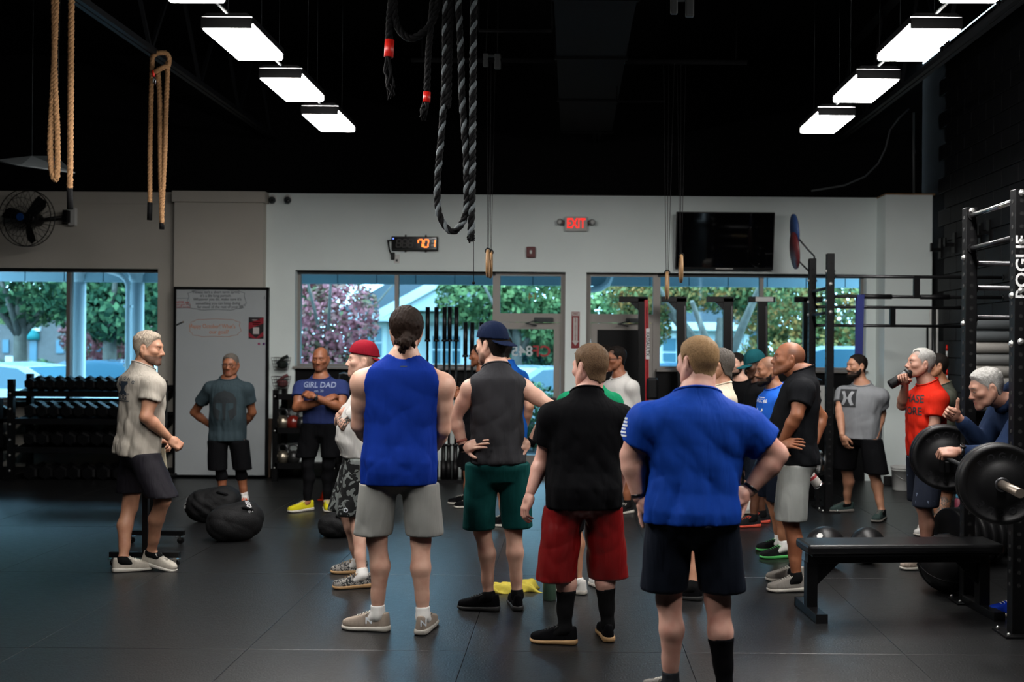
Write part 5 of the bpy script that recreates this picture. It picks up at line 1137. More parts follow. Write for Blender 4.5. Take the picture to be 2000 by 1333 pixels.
def make_hair(st):
    sty = st.get('hair', 'short')
    if sty in ('bald', 'buzz') : return None
    th = st.get('thick', .012); front = st.get('front', .078)
    rg = np.random.RandomState(st.get('seed', 1))
    W = [(rg.normal(size=3) * rg.uniform(90, 330), rg.uniform(0, 6.28)) for _ in range(9)]
    big = sty == 'long'
    v = Vol((-.12, -.16, -.19 if big else -.11), (.12, .12, .16), .0056)
    def f(X, Y, Z):
        d = smin(HEADF(X, Y, Z), cone((0, -.020, -.02), (0, -.036, -.115), .054, .059)[0](X, Y, Z), .03)
        nz = 0
        for w, ph in W: nz = nz + np.sin(w[0] * X + w[1] * Y + w[2] * Z + ph)
        top = smooth01(Z, .03, .085)
        if sty == 'fade': t = th * (0.10 + 0.90 * smooth01(Z, .025, .095))
        elif sty == 'long': t = th + 0 * Z
        else: t = th * (.42 + .58 * top)
        t = t * (1 + .06 * nz) * smooth01(Z - hairline(Y, front), -.004, .03) + .0006
        d = d - t
        hl = hairline(Y, front) + np.where(Y < -.03, 7.0 * X ** 2, 0) + .004 * np.sin(150 * X) + .003 * np.sin(260 * X + 1)
        g = (hl - Z) * .8 + 0 * X
        if st.get('recede'):
            g = np.maximum(g, .035 - np.sqrt((np.abs(X) - .045) ** 2 + (Y - .07) ** 2 + (Z - .085) ** 2))
        if st.get('thin'): g = np.maximum(g, .03 - np.sqrt(X ** 2 + (Y - .05) ** 2 + (Z - .11) ** 2))
        d = np.maximum(d, g)
        if not big: d = np.maximum(d, .006 - ear_field(X, Y, Z))
        if big:
            for (a, b, r1, r2) in (((.0, -.105, -.04), (-.012, -.128, -.072), .026, .030), ((-.012, -.128, -.072), (-.028, -.112, -.115), .028, .020),
                                   ((-.03, -.11, -.07), (-.058, -.085, -.075), .018, .012), ((.02, -.10, -.06), (.035, -.095, -.09), .02, .01)):
                e = cone(a, b, r1, r2)[0](X, Y, Z) + .0022 * nz
                d = smin(d, e, .012)
        return d
    v.union(f, (-.3, -.3, -.3), (.3, .3, .3))
    return v.poly()
def make_beard(st):
    if st.get('beardmesh', 0) <= 0: return None
    t = st['beardmesh']; rg = np.random.RandomState(3)
    W = [(rg.normal(size=3) * rg.uniform(100, 300), rg.uniform(0, 6.28)) for _ in range(6)]
    v = Vol((-.09, -.03, -.135), (.09, .13, .0), .0048)
    def f(X, Y, Z):
        nz = 0
        for w, ph in W: nz = nz + np.sin(w[0] * X + w[1] * Y + w[2] * Z + ph)
        d = HEADF(X, Y, Z) - t * (1 + .12 * nz)
        up = np.interp(Y, [-.02, .0, .02, .05, .08, .1], [.0, -.01, -.038, -.056, -.049, -.047])
        g = np.maximum((Z - up) * .8, .0 - Y) + 0 * X
        d = np.maximum(d, g)
        d = np.maximum(d, .012 - ell((0, .09, -.068), (.012, .03, .001))[0](X, Y, Z) * 1.0)
        return d
    v.union(f, (-.3, -.3, -.3), (.3, .3, .3))
    return v.poly()
def make_cap(back=True, low=.0):
    """baseball cap in head frame; brim behind when worn backwards. returns crown, brim"""
    v = Vol((-.12, -.14, .0), (.12, .13, .16), .0048)
    def f(X, Y, Z):
        d = ell((0, -.012, .030), (.0765, .099, .088))[0](X, Y, Z) - .015
        d = smin(d, ell((0, -.010, .080), (.070, .085, .064))[0](X, Y, Z) - .014, .02)
        zl = .040 + .018 * (Y + .1) / .2 if back else .045 - .012 * (Y + .1) / .2
        d = np.maximum(d, zl - Z + low)
        ang = np.arctan2(Y + .012, X)
        d = d + .0016 * np.exp(-(np.minimum(np.abs(np.sin(3 * ang)), 1) / .10) ** 2)
        return d
    v.union(f, (-.3, -.3, -.3), (.3, .3, .3)); crown = v.poly()
    s = -1 if back else 1
    w = Vol((-.10, -.215 if back else .03, -.06), (.10, -.03 if back else .215, .09), .0046)
    def g(X, Y, Z):
        yy = s * Y
        r = np.sqrt((X / .078) ** 2 + ((yy - .085) / .105) ** 2)
        zc = (.046 if back else .034) - .45 * np.maximum(yy - .07, 0) * (1 if back else .4) - 3.2 * X ** 2 + low
        d = np.maximum((r - 1) * .07, np.abs(Z - zc) - .0042)
        d = np.maximum(d, .055 - yy)
        d = np.maximum(d, -(ell((0, -.012, .030), (.0765, .099, .088))[0](X, Y, Z) - .006))
        return d
    w.union(g, (-.3, -.3, -.3), (.3, .3, .3)); brim = w.poly()
    return crown, brim

# ---------------------------------------------------------------- hands: x toward the fingers, y thumb side, z back of the hand (right hand, palm down)
def make_hand(curl, thumb, spread=1.0):
    v = Vol((-.03, -.075, -.10), (.21, .095, .05), .0050)
    def add(t, k): v.union(t[0], t[1], t[2], k)
    add(cone((-.02, 0, 0), (.03, 0, 0), .026, .026), .0)
    add(rbox((.055, .0, -.002), (.045, .040, .0145), .0135), .02)
    add(ell((.035, .030, -.010), (.032, .018, .016)), .015)
    add(ell((.04, -.028, -.010), (.034, .014, .015)), .015)
    Ls = ((.043, .026, .021), (.047, .030, .022), (.043, .028, .021), (.034, .021, .018))
    for i in range(4):
        y = .0295 - .0195 * i; p = np.array((.096 - .004 * abs(i - 1.2), y, .001)); an = 0.0
        rr = (.0098, .0100, .0095, .0085)[i]
        for j in range(3):
            an += math.radians(curl[j] * (1 + .07 * i))
            sp = spread * (1.2 - i) * .05
            d = np.array((math.cos(an), math.sin(sp) * math.cos(an), -math.sin(an)))
            q = p + d * Ls[i][j]
            add(cone(p, q, rr * (1 - .09 * j), rr * (1 - .09 * (j + 1))), .004 if j == 0 else .002); p = q
    p = np.array((.022, .030, -.008))
    for (dx, dy, dz), r in zip(thumb, ((.014, .0115), (.0115, .0105), (.0105, .0085))):
        q = p + np.array((dx, dy, dz)); add(cone(p, q, *r), .005); p = q
    return v.poly()
HANDS = {
    'relaxed': make_hand((22, 32, 22), ((.030, .020, -.012), (.030, .006, -.012), (.024, -.004, -.008))),
    'fist': make_hand((72, 92, 62), ((.034, .016, -.018), (.026, -.010, -.020), (.016, -.020, -.006))),
    'flat': make_hand((6, 10, 8), ((.026, .028, -.004), (.026, .020, -.002), (.022, .012, 0)), 1.6),
    'grip': make_hand((48, 55, 40), ((.026, .022, -.020), (.024, .004, -.022), (.018, -.008, -.016))),
    'thumbup': make_hand((66, 80, 50), ((.022, .028, .002), (.018, .034, .004), (.008, .028, .002))),
}
def place_hand(wrist, direction, dorsal, side, pose, s=1.0):
    P, Q = HANDS[pose]; P = P * s
    x = np.array(direction, float); x /= np.linalg.norm(x)
    z = np.array(dorsal, float); z = z - x * (z @ x); z /= np.linalg.norm(z)
    y = np.cross(z, x)                                      # right hand: thumb on +y with back of the hand up, fingers along x
    if side == 'L': y = -y; Q = Q[:, ::-1]
    # a right hand palm down with fingers forward (+x) has its thumb to the left (+y)
    return P[:, :1] * x + P[:, 1:2] * y + P[:, 2:3] * z + np.array(wrist), Q

# ---------------------------------------------------------------- shoes: x toward the toe, origin under the ankle
def shoe_sdf(kind):
    v = Vol((-.09, -.06, .0), (.23, .06, .14), .0068)
    def outline(X, Y):
        w = np.interp(X, [-.084, -.074, -.066, -.05, -.02, .05, .11, .15, .18, .200, .212, .222], [-.03, .010, .024, .033, .037, .038, .047, .048, .043, .033, .018, -.03])
        c = np.interp(X, [-.08, .05, .15, .22], [0, .0, .006, .0])
        return np.abs(Y - c) - w
    def up(X, Y, Z):
        top = np.interp(X, [-.08, -.06, -.02, .03, .06, .12, .17, .205, .222], [.100, .112, .098, .112, .102, .078, .064, .054, .040])
        ins = np.clip((Z - .035) / .08, 0, 1) ** 1.3 * np.interp(X, [-.08, .05, .12, .2], [.012, .016, .030, .034])
        d = np.maximum(outline(X, Y) + ins, Z - top)
        d = np.maximum(d, .012 - Z)
        return d
    v.union(up, (-.1, -.1, 0), (.3, .1, .2))
    # soften
    D = v.D
    for _ in range(2):
        for a in range(3): D = (np.roll(D, 1, a) + 2 * D + np.roll(D, -1, a)) * .25
    v.D = D; upper = v.poly(-.002)
    w = Vol((-.10, -.06, -.01), (.24, .06, .06), .0068)
    def so(X, Y, Z):
        tz = np.interp(X, [-.09, -.02, .08, .2, .23], [.036, .032, .026, .024, .030])
        bz = np.interp(X, [-.09, -.06, .12, .19, .23], [.006, .0, .0, .003, .010])
        return np.maximum(np.maximum(outline(X * .985, Y) - .005, Z - tz), bz - Z)
    w.union(so, (-.12, -.1, -.02), (.3, .1, .1))
    D = w.D
    for a in range(3): D = (np.roll(D, 1, a) + 2 * D + np.roll(D, -1, a)) * .25
    w.D = D; sole = w.poly(0)
    return upper, sole
SHOE_UP, SHOE_SO = shoe_sdf('trainer')
def laces_mb():
    b = MB()
    for i in range(5):
        x = .045 + .018 * i; z = np.interp(x, [.03, .06, .12, .17], [.114, .104, .080, .066]) - .003
        b.tube([(x, -.024, z - .014), (x + .004, -.012, z - .001), (x + .006, 0, z + .002), (x + .004, .012, z - .001), (x, .024, z - .014)], .0032, 5)
    b.tube([(.04, 0, .1), (.035, .02, .108), (.05, .036, .10), (.06, .03, .088)], .0028, 5)
    b.tube([(.04, 0, .1), (.035, -.02, .108), (.05, -.036, .10), (.06, -.03, .088)], .0028, 5)
    return b
LACES = laces_mb()

# ---------------------------------------------------------------- cloth and skin materials
def wrinkle(m, strength=.26):
    nt = m.node_tree; b = nt.nodes['Principled BSDF']; L = nt.links.new
    tc = nt.nodes.new('ShaderNodeTexCoord'); mp = nt.nodes.new('ShaderNodeMapping'); mp.inputs['Scale'].default_value = (1.7, 1.7, .30)
    n = nt.nodes.new('ShaderNodeTexNoise'); n.inputs['Scale'].default_value = 11; n.inputs['Detail'].default_value = 2; n.inputs['Distortion'].default_value = .35
    n2 = nt.nodes.new('ShaderNodeTexNoise'); n2.inputs['Scale'].default_value = 700; n2.inputs['Detail'].default_value = 1
    L(tc.outputs['Object'], mp.inputs[0]); L(mp.outputs[0], n.inputs['Vector']); L(tc.outputs['Object'], n2.inputs['Vector'])
    b1 = nt.nodes.new('ShaderNodeBump'); b1.inputs['Strength'].default_value = strength; b1.inputs['Distance'].default_value = .05; L(n.outputs['Fac'], b1.inputs['Height'])
    b2 = nt.nodes.new('ShaderNodeBump'); b2.inputs['Strength'].default_value = .12; b2.inputs['Distance'].default_value = .003; L(n2.outputs['Fac'], b2.inputs['Height'])
    L(b1.outputs[0], b2.inputs['Normal']); L(b2.outputs[0], b.inputs['Normal']); return m
def cloth(name, hexc, rough=.85, weave=900, bump=.12, var=.06, sheen=.0, spec=.10):
    nm = 'cloth_' + name
    if nm in MATS: return MATS[nm]
    return wrinkle(mat(nm, srgb(hexc), rough, 0, spec, 0, weave, var, 5, sheen=sheen))
def camo_mat(name, c1, c2, scale=9, thr=.53):
    m = mat('cloth_' + name, srgb(c1), .85, 0, .25)
    nt = m.node_tree; b = nt.nodes['Principled BSDF']
    tc = nt.nodes.new('ShaderNodeTexCoord'); n = nt.nodes.new('ShaderNodeTexNoise'); n.inputs['Scale'].default_value = scale; n.inputs['Detail'].default_value = 1.5; n.inputs['Distortion'].default_value = 1.2
    r = nt.nodes.new('ShaderNodeValToRGB'); r.color_ramp.interpolation = 'CONSTANT'
    r.color_ramp.elements[0].color = (*srgb(c1), 1); r.color_ramp.elements[1].position = thr; r.color_ramp.elements[1].color = (*srgb(c2), 1)
    nt.links.new(tc.outputs['Object'], n.inputs['Vector']); nt.links.new(n.outputs['Fac'], r.inputs[0]); nt.links.new(r.outputs[0], b.inputs['Base Color'])
    return wrinkle(m)
def skin_mat(name, col, hair, flush='#8a3c30'):
    m = mat('skin_' + name, srgb(col), .52, 0, .45)
    nt = m.node_tree; b = nt.nodes['Principled BSDF']; L = nt.links.new
    tc = nt.nodes.new('ShaderNodeTexCoord'); n = nt.nodes.new('ShaderNodeTexNoise'); n.inputs['Scale'].default_value = 14; n.inputs['Detail'].default_value = 5
    L(tc.outputs['Object'], n.inputs['Vector'])
    def mixn(fac, a, c, blend='MIX'):
        x = nt.nodes.new('ShaderNodeMix'); x.data_type = 'RGBA'; x.blend_type = blend
        if isinstance(fac, float): x.inputs[0].default_value = fac
        else: L(fac, x.inputs[0])
        for i, s in ((6, a), (7, c)):
            if isinstance(s, tuple): x.inputs[i].default_value = (*s, 1)
            else: L(s, x.inputs[i])
        return x.outputs[2]
    r = nt.nodes.new('ShaderNodeMapRange'); r.inputs[1].default_value = .45; r.inputs[2].default_value = .75; r.inputs[4].default_value = .38
    L(n.outputs['Fac'], r.inputs[0])
    c = mixn(r.outputs[0], srgb(col), srgb(flush))
    at_ = nt.nodes.new('ShaderNodeAttribute'); at_.attribute_name = 'tint'
    sp = nt.nodes.new('ShaderNodeSeparateColor'); L(at_.outputs['Color'], sp.inputs[0])
    mm = nt.nodes.new('ShaderNodeMath'); mm.operation = 'MULTIPLY'; mm.inputs[1].default_value = .55; L(sp.outputs[0], mm.inputs[0])
    c = mixn(mm.outputs[0], c, srgb('#8c4038'))
    n2 = nt.nodes.new('ShaderNodeTexNoise'); n2.inputs['Scale'].default_value = 420; n2.inputs['Detail'].default_value = 2; L(tc.outputs['Object'], n2.inputs['Vector'])
    r2 = nt.nodes.new('ShaderNodeMapRange'); r2.inputs[1].default_value = .35; r2.inputs[2].default_value = .65; r2.inputs[3].default_value = .7; r2.inputs[4].default_value = 1; L(n2.outputs['Fac'], r2.inputs[0])
    mu = nt.nodes.new('ShaderNodeMath'); mu.operation = 'MULTIPLY'; L(sp.outputs[1], mu.inputs[0]); L(r2.outputs[0], mu.inputs[1])
    c = mixn(mu.outputs[0], c, srgb(hair))
    n3 = nt.nodes.new('ShaderNodeTexNoise'); n3.inputs['Scale'].default_value = 38; n3.inputs['Detail'].default_value = 3; n3.inputs['Distortion'].default_value = 2; L(tc.outputs['Object'], n3.inputs['Vector'])
    r3 = nt.nodes.new('ShaderNodeMapRange'); r3.inputs[1].default_value = .42; r3.inputs[2].default_value = .56; L(n3.outputs['Fac'], r3.inputs[0])
    m3 = nt.nodes.new('ShaderNodeMath'); m3.operation = 'MULTIPLY'; L(sp.outputs[2], m3.inputs[0]); L(r3.outputs[0], m3.inputs[1])
    c = mixn(m3.outputs[0], c, srgb('#26302e'))
    L(c, b.inputs['Base Color'])
    bp = nt.nodes.new('ShaderNodeBump'); bp.inputs['Strength'].default_value = .12; bp.inputs['Distance'].default_value = .004; L(n2.outputs['Fac'], bp.inputs['Height']); L(bp.outputs[0], b.inputs['Normal'])
    return m
def hair_mat(name, col, col2=None):
    m = mat('hair_' + name, srgb(col), .6, 0, .12)
    nt = m.node_tree; b = nt.nodes['Principled BSDF']; L = nt.links.new
    tc = nt.nodes.new('ShaderNodeTexCoord'); mp = nt.nodes.new('ShaderNodeMapping'); mp.inputs['Scale'].default_value = (1, 1, .35)
    n = nt.nodes.new('ShaderNodeTexNoise'); n.inputs['Scale'].default_value = 480; n.inputs['Detail'].default_value = 4; n.inputs['Distortion'].default_value = .3
    L(tc.outputs['Object'], mp.inputs[0]); L(mp.outputs[0], n.inputs['Vector'])
    r = nt.nodes.new('ShaderNodeValToRGB'); c2 = srgb(col2) if col2 else tuple(x * .35 for x in srgb(col))
    r.color_ramp.elements[0].position = .25; r.color_ramp.elements[0].color = (*c2, 1); r.color_ramp.elements[1].position = .70; r.color_ramp.elements[1].color = (*srgb(col), 1)
    L(n.outputs['Fac'], r.inputs[0]); L(r.outputs[0], b.inputs['Base Color'])
    bp = nt.nodes.new('ShaderNodeBump'); bp.inputs['Strength'].default_value = .6; bp.inputs['Distance'].default_value = .006; L(n.outputs['Fac'], bp.inputs['Height']); L(bp.outputs[0], b.inputs['Normal'])
    return m

# ---------------------------------------------------------------- the figure
def ik(a, b, l1, l2, hint):
    a, b = np.array(a, float), np.array(b, float); d = b - a; D = np.linalg.norm(d)
    if D > (l1 + l2) * .998:
        k = D / ((l1 + l2) * .998); l1 *= k; l2 *= k
    x = (l1 * l1 - l2 * l2 + D * D) / (2 * D); h = math.sqrt(max(l1 * l1 - x * x, 1e-8))
    u = d / D; n = np.array(hint, float); n = n - u * (n @ u); n /= np.linalg.norm(n)
    return a + u * x + n * h
def yawv(deg): return np.array((math.cos(math.radians(deg)), math.sin(math.radians(deg)), 0.0))
def T3(g, M): return g
def torso_field(P0, P1, r, f, keys, c=0.0, ex=2.4, t0=None, t1=None):
    P0 = np.array(P0, float); ax = np.array(P1, float) - P0; L = np.linalg.norm(ax); u = ax / L
    K = np.array(keys)
    def fn(X, Y, Z):
        x, y, z = X - P0[0], Y - P0[1], Z - P0[2]
        t = (x * u[0] + y * u[1] + z * u[2]) / L
        ce = c * np.interp(t, [.84, .99], [1, .1]); a = np.interp(t, K[:, 0], K[:, 1]) + ce; b = np.interp(t, K[:, 0], K[:, 2]) + ce; o = np.interp(t, K[:, 0], K[:, 3])
        lx = np.abs(x * r[0] + y * r[1] + z * r[2]); ly = x * f[0] + y * f[1] + z * f[2] - o
        k = ((lx / a) ** ex + (np.abs(ly) / b) ** ex) ** (1 / ex)
        d = (k - 1) * np.minimum(a, b)
        lo = (K[0, 0] if t0 is None else t0); hi = (K[-1, 0] if t1 is None else t1)
        return np.maximum(d, np.maximum(lo - t, t - hi) * L)
    m = K[:, 1:3].max() + c + .1
    lo = np.minimum(P0 + u * L * K[0, 0], P0 + u * L * K[-1, 0]) - m; hi = np.maximum(P0 + u * L * K[0, 0], P0 + u * L * K[-1, 0]) + m
    return fn, lo, hi
PEOPLE = {}
def person(label, S):
    feet = [ground(*S['feet'][i][:2]) for i in (0, 1)]                      # [his left, his right], point under the ankle
    Yb = S.get('Y', (feet[0].y + feet[1].y) / 2)
    base = Vector(((feet[0].x + feet[1].x) / 2, (feet[0].y + feet[1].y) / 2, 0))
    B = np.array(base)
    root = empty('person', base, 0, label, 'person')
    def J(px, py, dY=0.0): return np.array(at(px, py, Yb + dY)) - B
    yaw = S['yaw']; fw = yawv(yaw); rt = np.array((fw[1], -fw[0], 0.0))      # his right-hand side
    hs = S.get('s', 1.0); g = S.get('g', 1.0); ga = S.get('ga', g); gl = S.get('gl', g); be = S.get('belly', 0.0)
    P0 = J(*S['pelvis']); P1 = J(*S['neck'])
    stat = J(*S['head'][:2])[2] + .125
    if not S.get('lean'): P0[2] = .515 * stat
    ax = P1 - P0; L = np.linalg.norm(ax); u = ax / L
    f = fw - u * (fw @ u); f /= np.linalg.norm(f); r = np.cross(f, u)
    sw = S.get('sw', .185) * hs
    ry = S.get('twist', 0); r2 = r * math.cos(math.radians(ry)) + f * math.sin(math.radians(ry))
    drop = S.get('drop', .225)
    SH = {'L': P0 + ax * (1 - drop) - r2 * sw + f * -.005, 'R': P0 + ax * (1 - drop) + r2 * sw + f * -.005}
    fh = yawv(S.get('hipyaw', yaw)); rh = np.array((fh[1], -fh[0], 0.0))
    HP = {'L': P0 - rh * .092 * hs * (gl ** .5), 'R': P0 + rh * .092 * hs * (gl ** .5)}
    AN = {}; KN = {}; FT = {}
    for i, k in enumerate('LR'):
        ft = S['feet'][i]; lift = ft[3] if len(ft) > 3 else 0.0
        fd = yawv(ft[2]); g0 = np.array(feet[i]) - B
        FT[k] = (g0, ft[2], lift)
        AN[k] = g0 + np.array((0, 0, .085 * hs)) + (np.array((0, 0, .19 * math.sin(lift))) + fd * .05 * math.sin(lift) if lift else 0)
        kh = S.get('knee' + k)
        KN[k] = J(*kh) if kh else ik(HP[k], AN[k], np.linalg.norm(HP[k] - AN[k]) * .508, np.linalg.norm(HP[k] - AN[k]) * .4965, fd * .6 + fh * .6 + np.array((0, 0, .01)))
    EL, WR = {}, {}
    for k in 'LR':
        e, w = S['arm' + k][:2]; EL[k] = J(*e); WR[k] = J(*w)
    hc = J(*S['head'][:2], S['head'][2] if len(S['head']) > 2 else 0.0); hy, hp = S.get('hyaw', yaw), S.get('hpitch', 0.0)
    hsz = S.get('hs', 1.03) * hs
    R = (Matrix.Translation(Vector(hc)) @ Matrix.Rotation(math.radians(hy - 90), 4, 'Z') @ Matrix.Rotation(math.radians(hp), 4, 'X') @ Matrix.Rotation(math.radians(S.get('hroll', 0)), 4, 'Y') @ Matrix.Scale(hsz, 4))
    RW = np.array(R)
    # ---- torso profile: (t, half width, half depth, forward offset)
    w0 = sw / .185
    keys = [(-.16, .12 * g, .095 * g, -.008), (-.05, .172 * g, .118 * g, -.018), (.05, .176 * g, .122 * g, -.015), (.2, .166 * g + be * .3, .112 * g + be * .6, be * .55), (.38, .160 * g + be * .35, .108 * g + be * .7, be * .6 + .004),
            (.6, .172 * w0 * (g + 1) / 2 + be * .1, .115 * (g + 1) / 2 + be * .2, .006 + be * .1), (.78, .178 * w0 * (g + 1) / 2, .113 * (g + 1) / 2, 0), (.88, .158 * w0, .100, -.010), (.96, .098 * w0, .078, -.012), (1.06, .068, .066, -.004)]
    keys = [(t, a * hs, b * hs, o * hs) for t, a, b, o in keys]
    hv = S.get('res', .0115)
    pts = np.array([P0, P1, hc] + list(SH.values()) + list(EL.values()) + list(WR.values()) + list(KN.values()) + list(AN.values()))
    V = Vol(pts.min(0) - .17, pts.max(0) + .10, hv)
    def add(t, k): V.union(t[0], t[1], t[2], k)
    add(torso_field(P0, P1, r, f, keys, -.014, 2.4, -.11), 0)
    for k in 'LR':
        s = SH[k]; e = EL[k]; w = WR[k]; a = ga * hs
        add(cone(P1 - u * .035 + (s - P1) * .15, s, .046 * hs, .050 * a), .04)
        add(ell(s - u * .010, (.062 * a,) * 3), .04)
        add(cone(s, s + (e - s) * .5, .056 * a, .050 * a), .03)
        add(cone(s + (e - s) * .45, e, .050 * a, .040 * a), .02)
        m = e + (w - e) * .28
        add(cone(e, m, .040 * a, .0435 * a), .02); add(cone(m, w, .0435 * a, .0275 * hs * (1 + ga) / 2), .015)
        h, kn, an = HP[k], KN[k], AN[k]; q = gl * hs
        add(cone(h, h + (kn - h) * .5, .082 * q, .076 * q), .03); add(cone(h + (kn - h) * .5, kn, .076 * q, .056 * q), .03)
        d = an - kn; bk = -yawv(FT[k][1]) * .018 * q
        add(cone(kn, kn + d * .35 + bk, .053 * q, .056 * q), .03); add(cone(kn + d * .35 + bk, kn + d * .75 + bk * .2, .056 * q, .037 * q), .02)
        add(cone(kn + d * .7, an, .038 * q, .034 * hs), .02); add(cone(an, an + yawv(FT[k][1]) * .06 - np.array((0, 0, .03)), .034 * hs, .03), .02)
    nb = xf(np.array([[0, -.022, -.055], [0, -.012, -.02]]), RW)
    nr = S.get('nr', .060) * hs
    add(cone(P1 - u * .03, nb[0], nr * 1.08, nr * .95), .04); add(cone(nb[0], nb[1], nr * .95, .05 * hsz), .02)
    bp, bq = V.poly()
    # drop the part of the trunk that no one can see inside the clothes? kept: one closed body
    P_, Q_ = [bp], [bq]; T_ = [np.zeros((len(bp), 3), np.float32)]
    for (k, A, Bp, r0, s0, s1) in S.get('tattoo', []):                       # tattooed stretch of a limb
        a_ = {'fore': (EL, WR), 'upper': (SH, EL), 'calf': (KN, AN)}[A]
        p0, p1 = a_[0][k], a_[1][k]; d = p1 - p0; t = (bp - p0) @ d / (d @ d)
        near = np.linalg.norm(bp - p0 - np.clip(t, 0, 1)[:, None] * d, axis=1) < r0
        T_[0][:, 2] = np.maximum(T_[0][:, 2], near * smooth01(t, s0 - .04, s0 + .04) * (1 - smooth01(t, s1 - .04, s1 + .04)))
    hp_ = xf(HEAD_P, RW); P_.append(hp_); Q_.append(HEAD_Q); T_.append(head_tint(HEAD_P, S))
    for k in 'LR':
        if len(S['arm' + k]) < 3: continue
        h = S['arm' + k][2]; tip = J(*h[1]); dr = tip - WR[k]
        hp2, hq2 = place_hand(WR[k] + dr / np.linalg.norm(dr) * .012, dr, h[2], k, h[0], hs * S.get('hand', 1.0))
        P_.append(hp2); Q_.append(hq2); T_.append(np.zeros((len(hp2), 3), np.float32))
    off = np.cumsum([0] + [len(p) for p in P_])
    P = np.concatenate(P_); Q = np.concatenate([q + o for q, o in zip(Q_, off)]); T = np.concatenate(T_)
    link('body', mesh_np('body', P, Q, S['skin'], True, T), root)
    # ---- eyes, hair, cap, glasses
    def hm(name, pq, m, parent=root): return link(name, mesh_np(name, xf(pq[0], RW), pq[1], m), parent)
    if S.get('eyes', True):
        for s in (-1, 1):
            b = MB(); b.ball((s * .031, .0800, .0020), .0098, 10, 8, (1.2, 1, .52)); b2 = MB(); b2.ball((s * .031, .0880, .0020), .0042, 8, 6, (1, .7, 1.05))
            e = MB(); e.add([R @ Vector(v) for v in b.v], b.f, True); eo = e.build('eye', MATS['eye_white'], root)
            e = MB(); e.add([R @ Vector(v) for v in b2.v], b2.f, True); e.build('iris', MATS['eye_dark'], eo)
    hr = make_hair(S) if S.get('hair', 'short') not in ('none',) else None
    if hr is not None: hm('hair', hr, S['hairm'])
    bd = make_beard(S)
    if bd is not None: hm('beard', bd, S.get('beardm', S['hairm']))
    if S.get('cap'):
        cr, br = make_cap(S['cap'][1], S.get('caplow', 0.0)); c0 = hm('cap', cr, S['cap'][0]); hm('brim', br, S['cap'][0], c0)
        bt = MB(); bt.ball((0, -.014, .150 + S.get('caplow', 0.0) * .0), .007, 8, 6, (1, 1, .6)); e = MB(); e.add([R @ Vector(v) for v in bt.v], bt.f, True); e.build('button', S['cap'][0], c0)
    if S.get('glasses'):
        b = MB()
        for s in (-1, 1):
            pts = [(s * .031 + .023 * (abs(math.cos(t)) ** .6) * math.copysign(1, math.cos(t)), .098 - .006 * abs(math.cos(t)), .002 + .016 * (abs(math.sin(t)) ** .6) * math.copysign(1, math.sin(t))) for t in [2 * math.pi * i / 16 for i in range(16)]]
            b.tube(pts, .0024, 6, closed=True); b.tube([(s * .054, .092, .008), (s * .078, .05, .008), (s * .083, -.015, .006)], .0024, 6)
        b.tube([(-.009, .099, .006), (0, .101, .008), (.009, .099, .006)], .0022, 6)
        e = MB(); e.add([R @ Vector(v) for v in b.v], b.f, True); e.build('glasses', MATS['black_gloss'], root)
    # ---- shirt
    shirt = S.get('shirt')
    if shirt:
        hemz = J(S['pelvis'][0], S['hem'], 0)[2]
        cl = shirt.get('loose', .016); bx = shirt.get('box', .5)
        K = [list(k) for k in keys]; aw = max(k[1] for k in K); bw = max(k[2] for k in K)
        for k in K:
            if k[0] < .62: k[1] = k[1] + (max(k[1], aw * .99) - k[1]) * bx; k[2] = k[2] + (bw - k[2]) * bx * .8
        for k in K:
            if k[0] > .94: k[1] = max(k[1], nr * 1.13 + .003); k[2] = max(k[2], nr * 1.13 + .003)
        K[0][1:3] = K[1][1:3]; K.insert(0, [-.6, K[0][1] * 1.0, K[0][2] * 1.0, K[0][3]])
        t1 = 1.12
        end = {k: SH[k] + (EL[k] - SH[k]) * shirt.get('sleeve', .55) for k in 'LR'}
        pts = np.array([P0, P1] + list(SH.values()) + list(end.values()) + ([WR['L'], WR['R'], EL['L'], EL['R']] if shirt.get('long') else []))
        W = Vol(np.minimum(pts.min(0) - .16, (9, 9, hemz - .03)), pts.max(0) + .10, S.get('sres', .0115))
        def addw(t, k): W.union(t[0], t[1], t[2], k)
        addw(torso_field(P0, P1, r, f, K, cl, 2.3, None, t1), 0)
        kind = shirt['kind']; a = ga * hs
        for k in 'LR':
            s = SH[k]
            addw(cone(P1 - u * .042 + (s - P1) * .14, s, (.060 if kind != 'tank' else .050) * hs, (.056 if kind != 'tank' else .05) * a + .004), .055)
            if kind in ('tee', 'hoodie'):
                e = end[k]; d = (e - s) / np.linalg.norm(e - s); lo_ = shirt.get('sl', 1.0)
                addw(ell(s - u * .01, (.069 * a + .006,) * 3), .03)
                if not shirt.get('long'):
                    t = cone(s, e + d * .06, .066 * a * lo_ + .008, .068 * a * lo_ + .006)
                    fn = t[0]; pf = plane(e, d)
                    addw((lambda X, Y, Z, fn=fn, pf=pf: np.maximum(fn(X, Y, Z), pf(X, Y, Z)), t[1], t[2]), .025)
                else:
                    addw(cone(s, EL[k], .066 * a + .012, .054 * a + .012), .03); addw(cone(EL[k], EL[k] + (WR[k] - EL[k]) * .80, .052 * a + .012, .036 * a + .010), .02)
        W.displace(folds(S.get('seed', len(PEOPLE) + 1), shirt.get('fold', .009), shirt.get('fk', 28), shirt.get('fv', .35), P0, P1[2] - .12))
        W.cut(plane((P0[0], P0[1], hemz), (0.0 + shirt.get('tiltx', 0), shirt.get('tilty', 0), 1)), .006)
        neck_n = u + f * shirt.get('vneck', .42)
        W.cut(lambda X, Y, Z: -plane(P1 + u * shirt.get('collar', .014), neck_n)(X, Y, Z), .0, P1 - .13, P1 + .2)
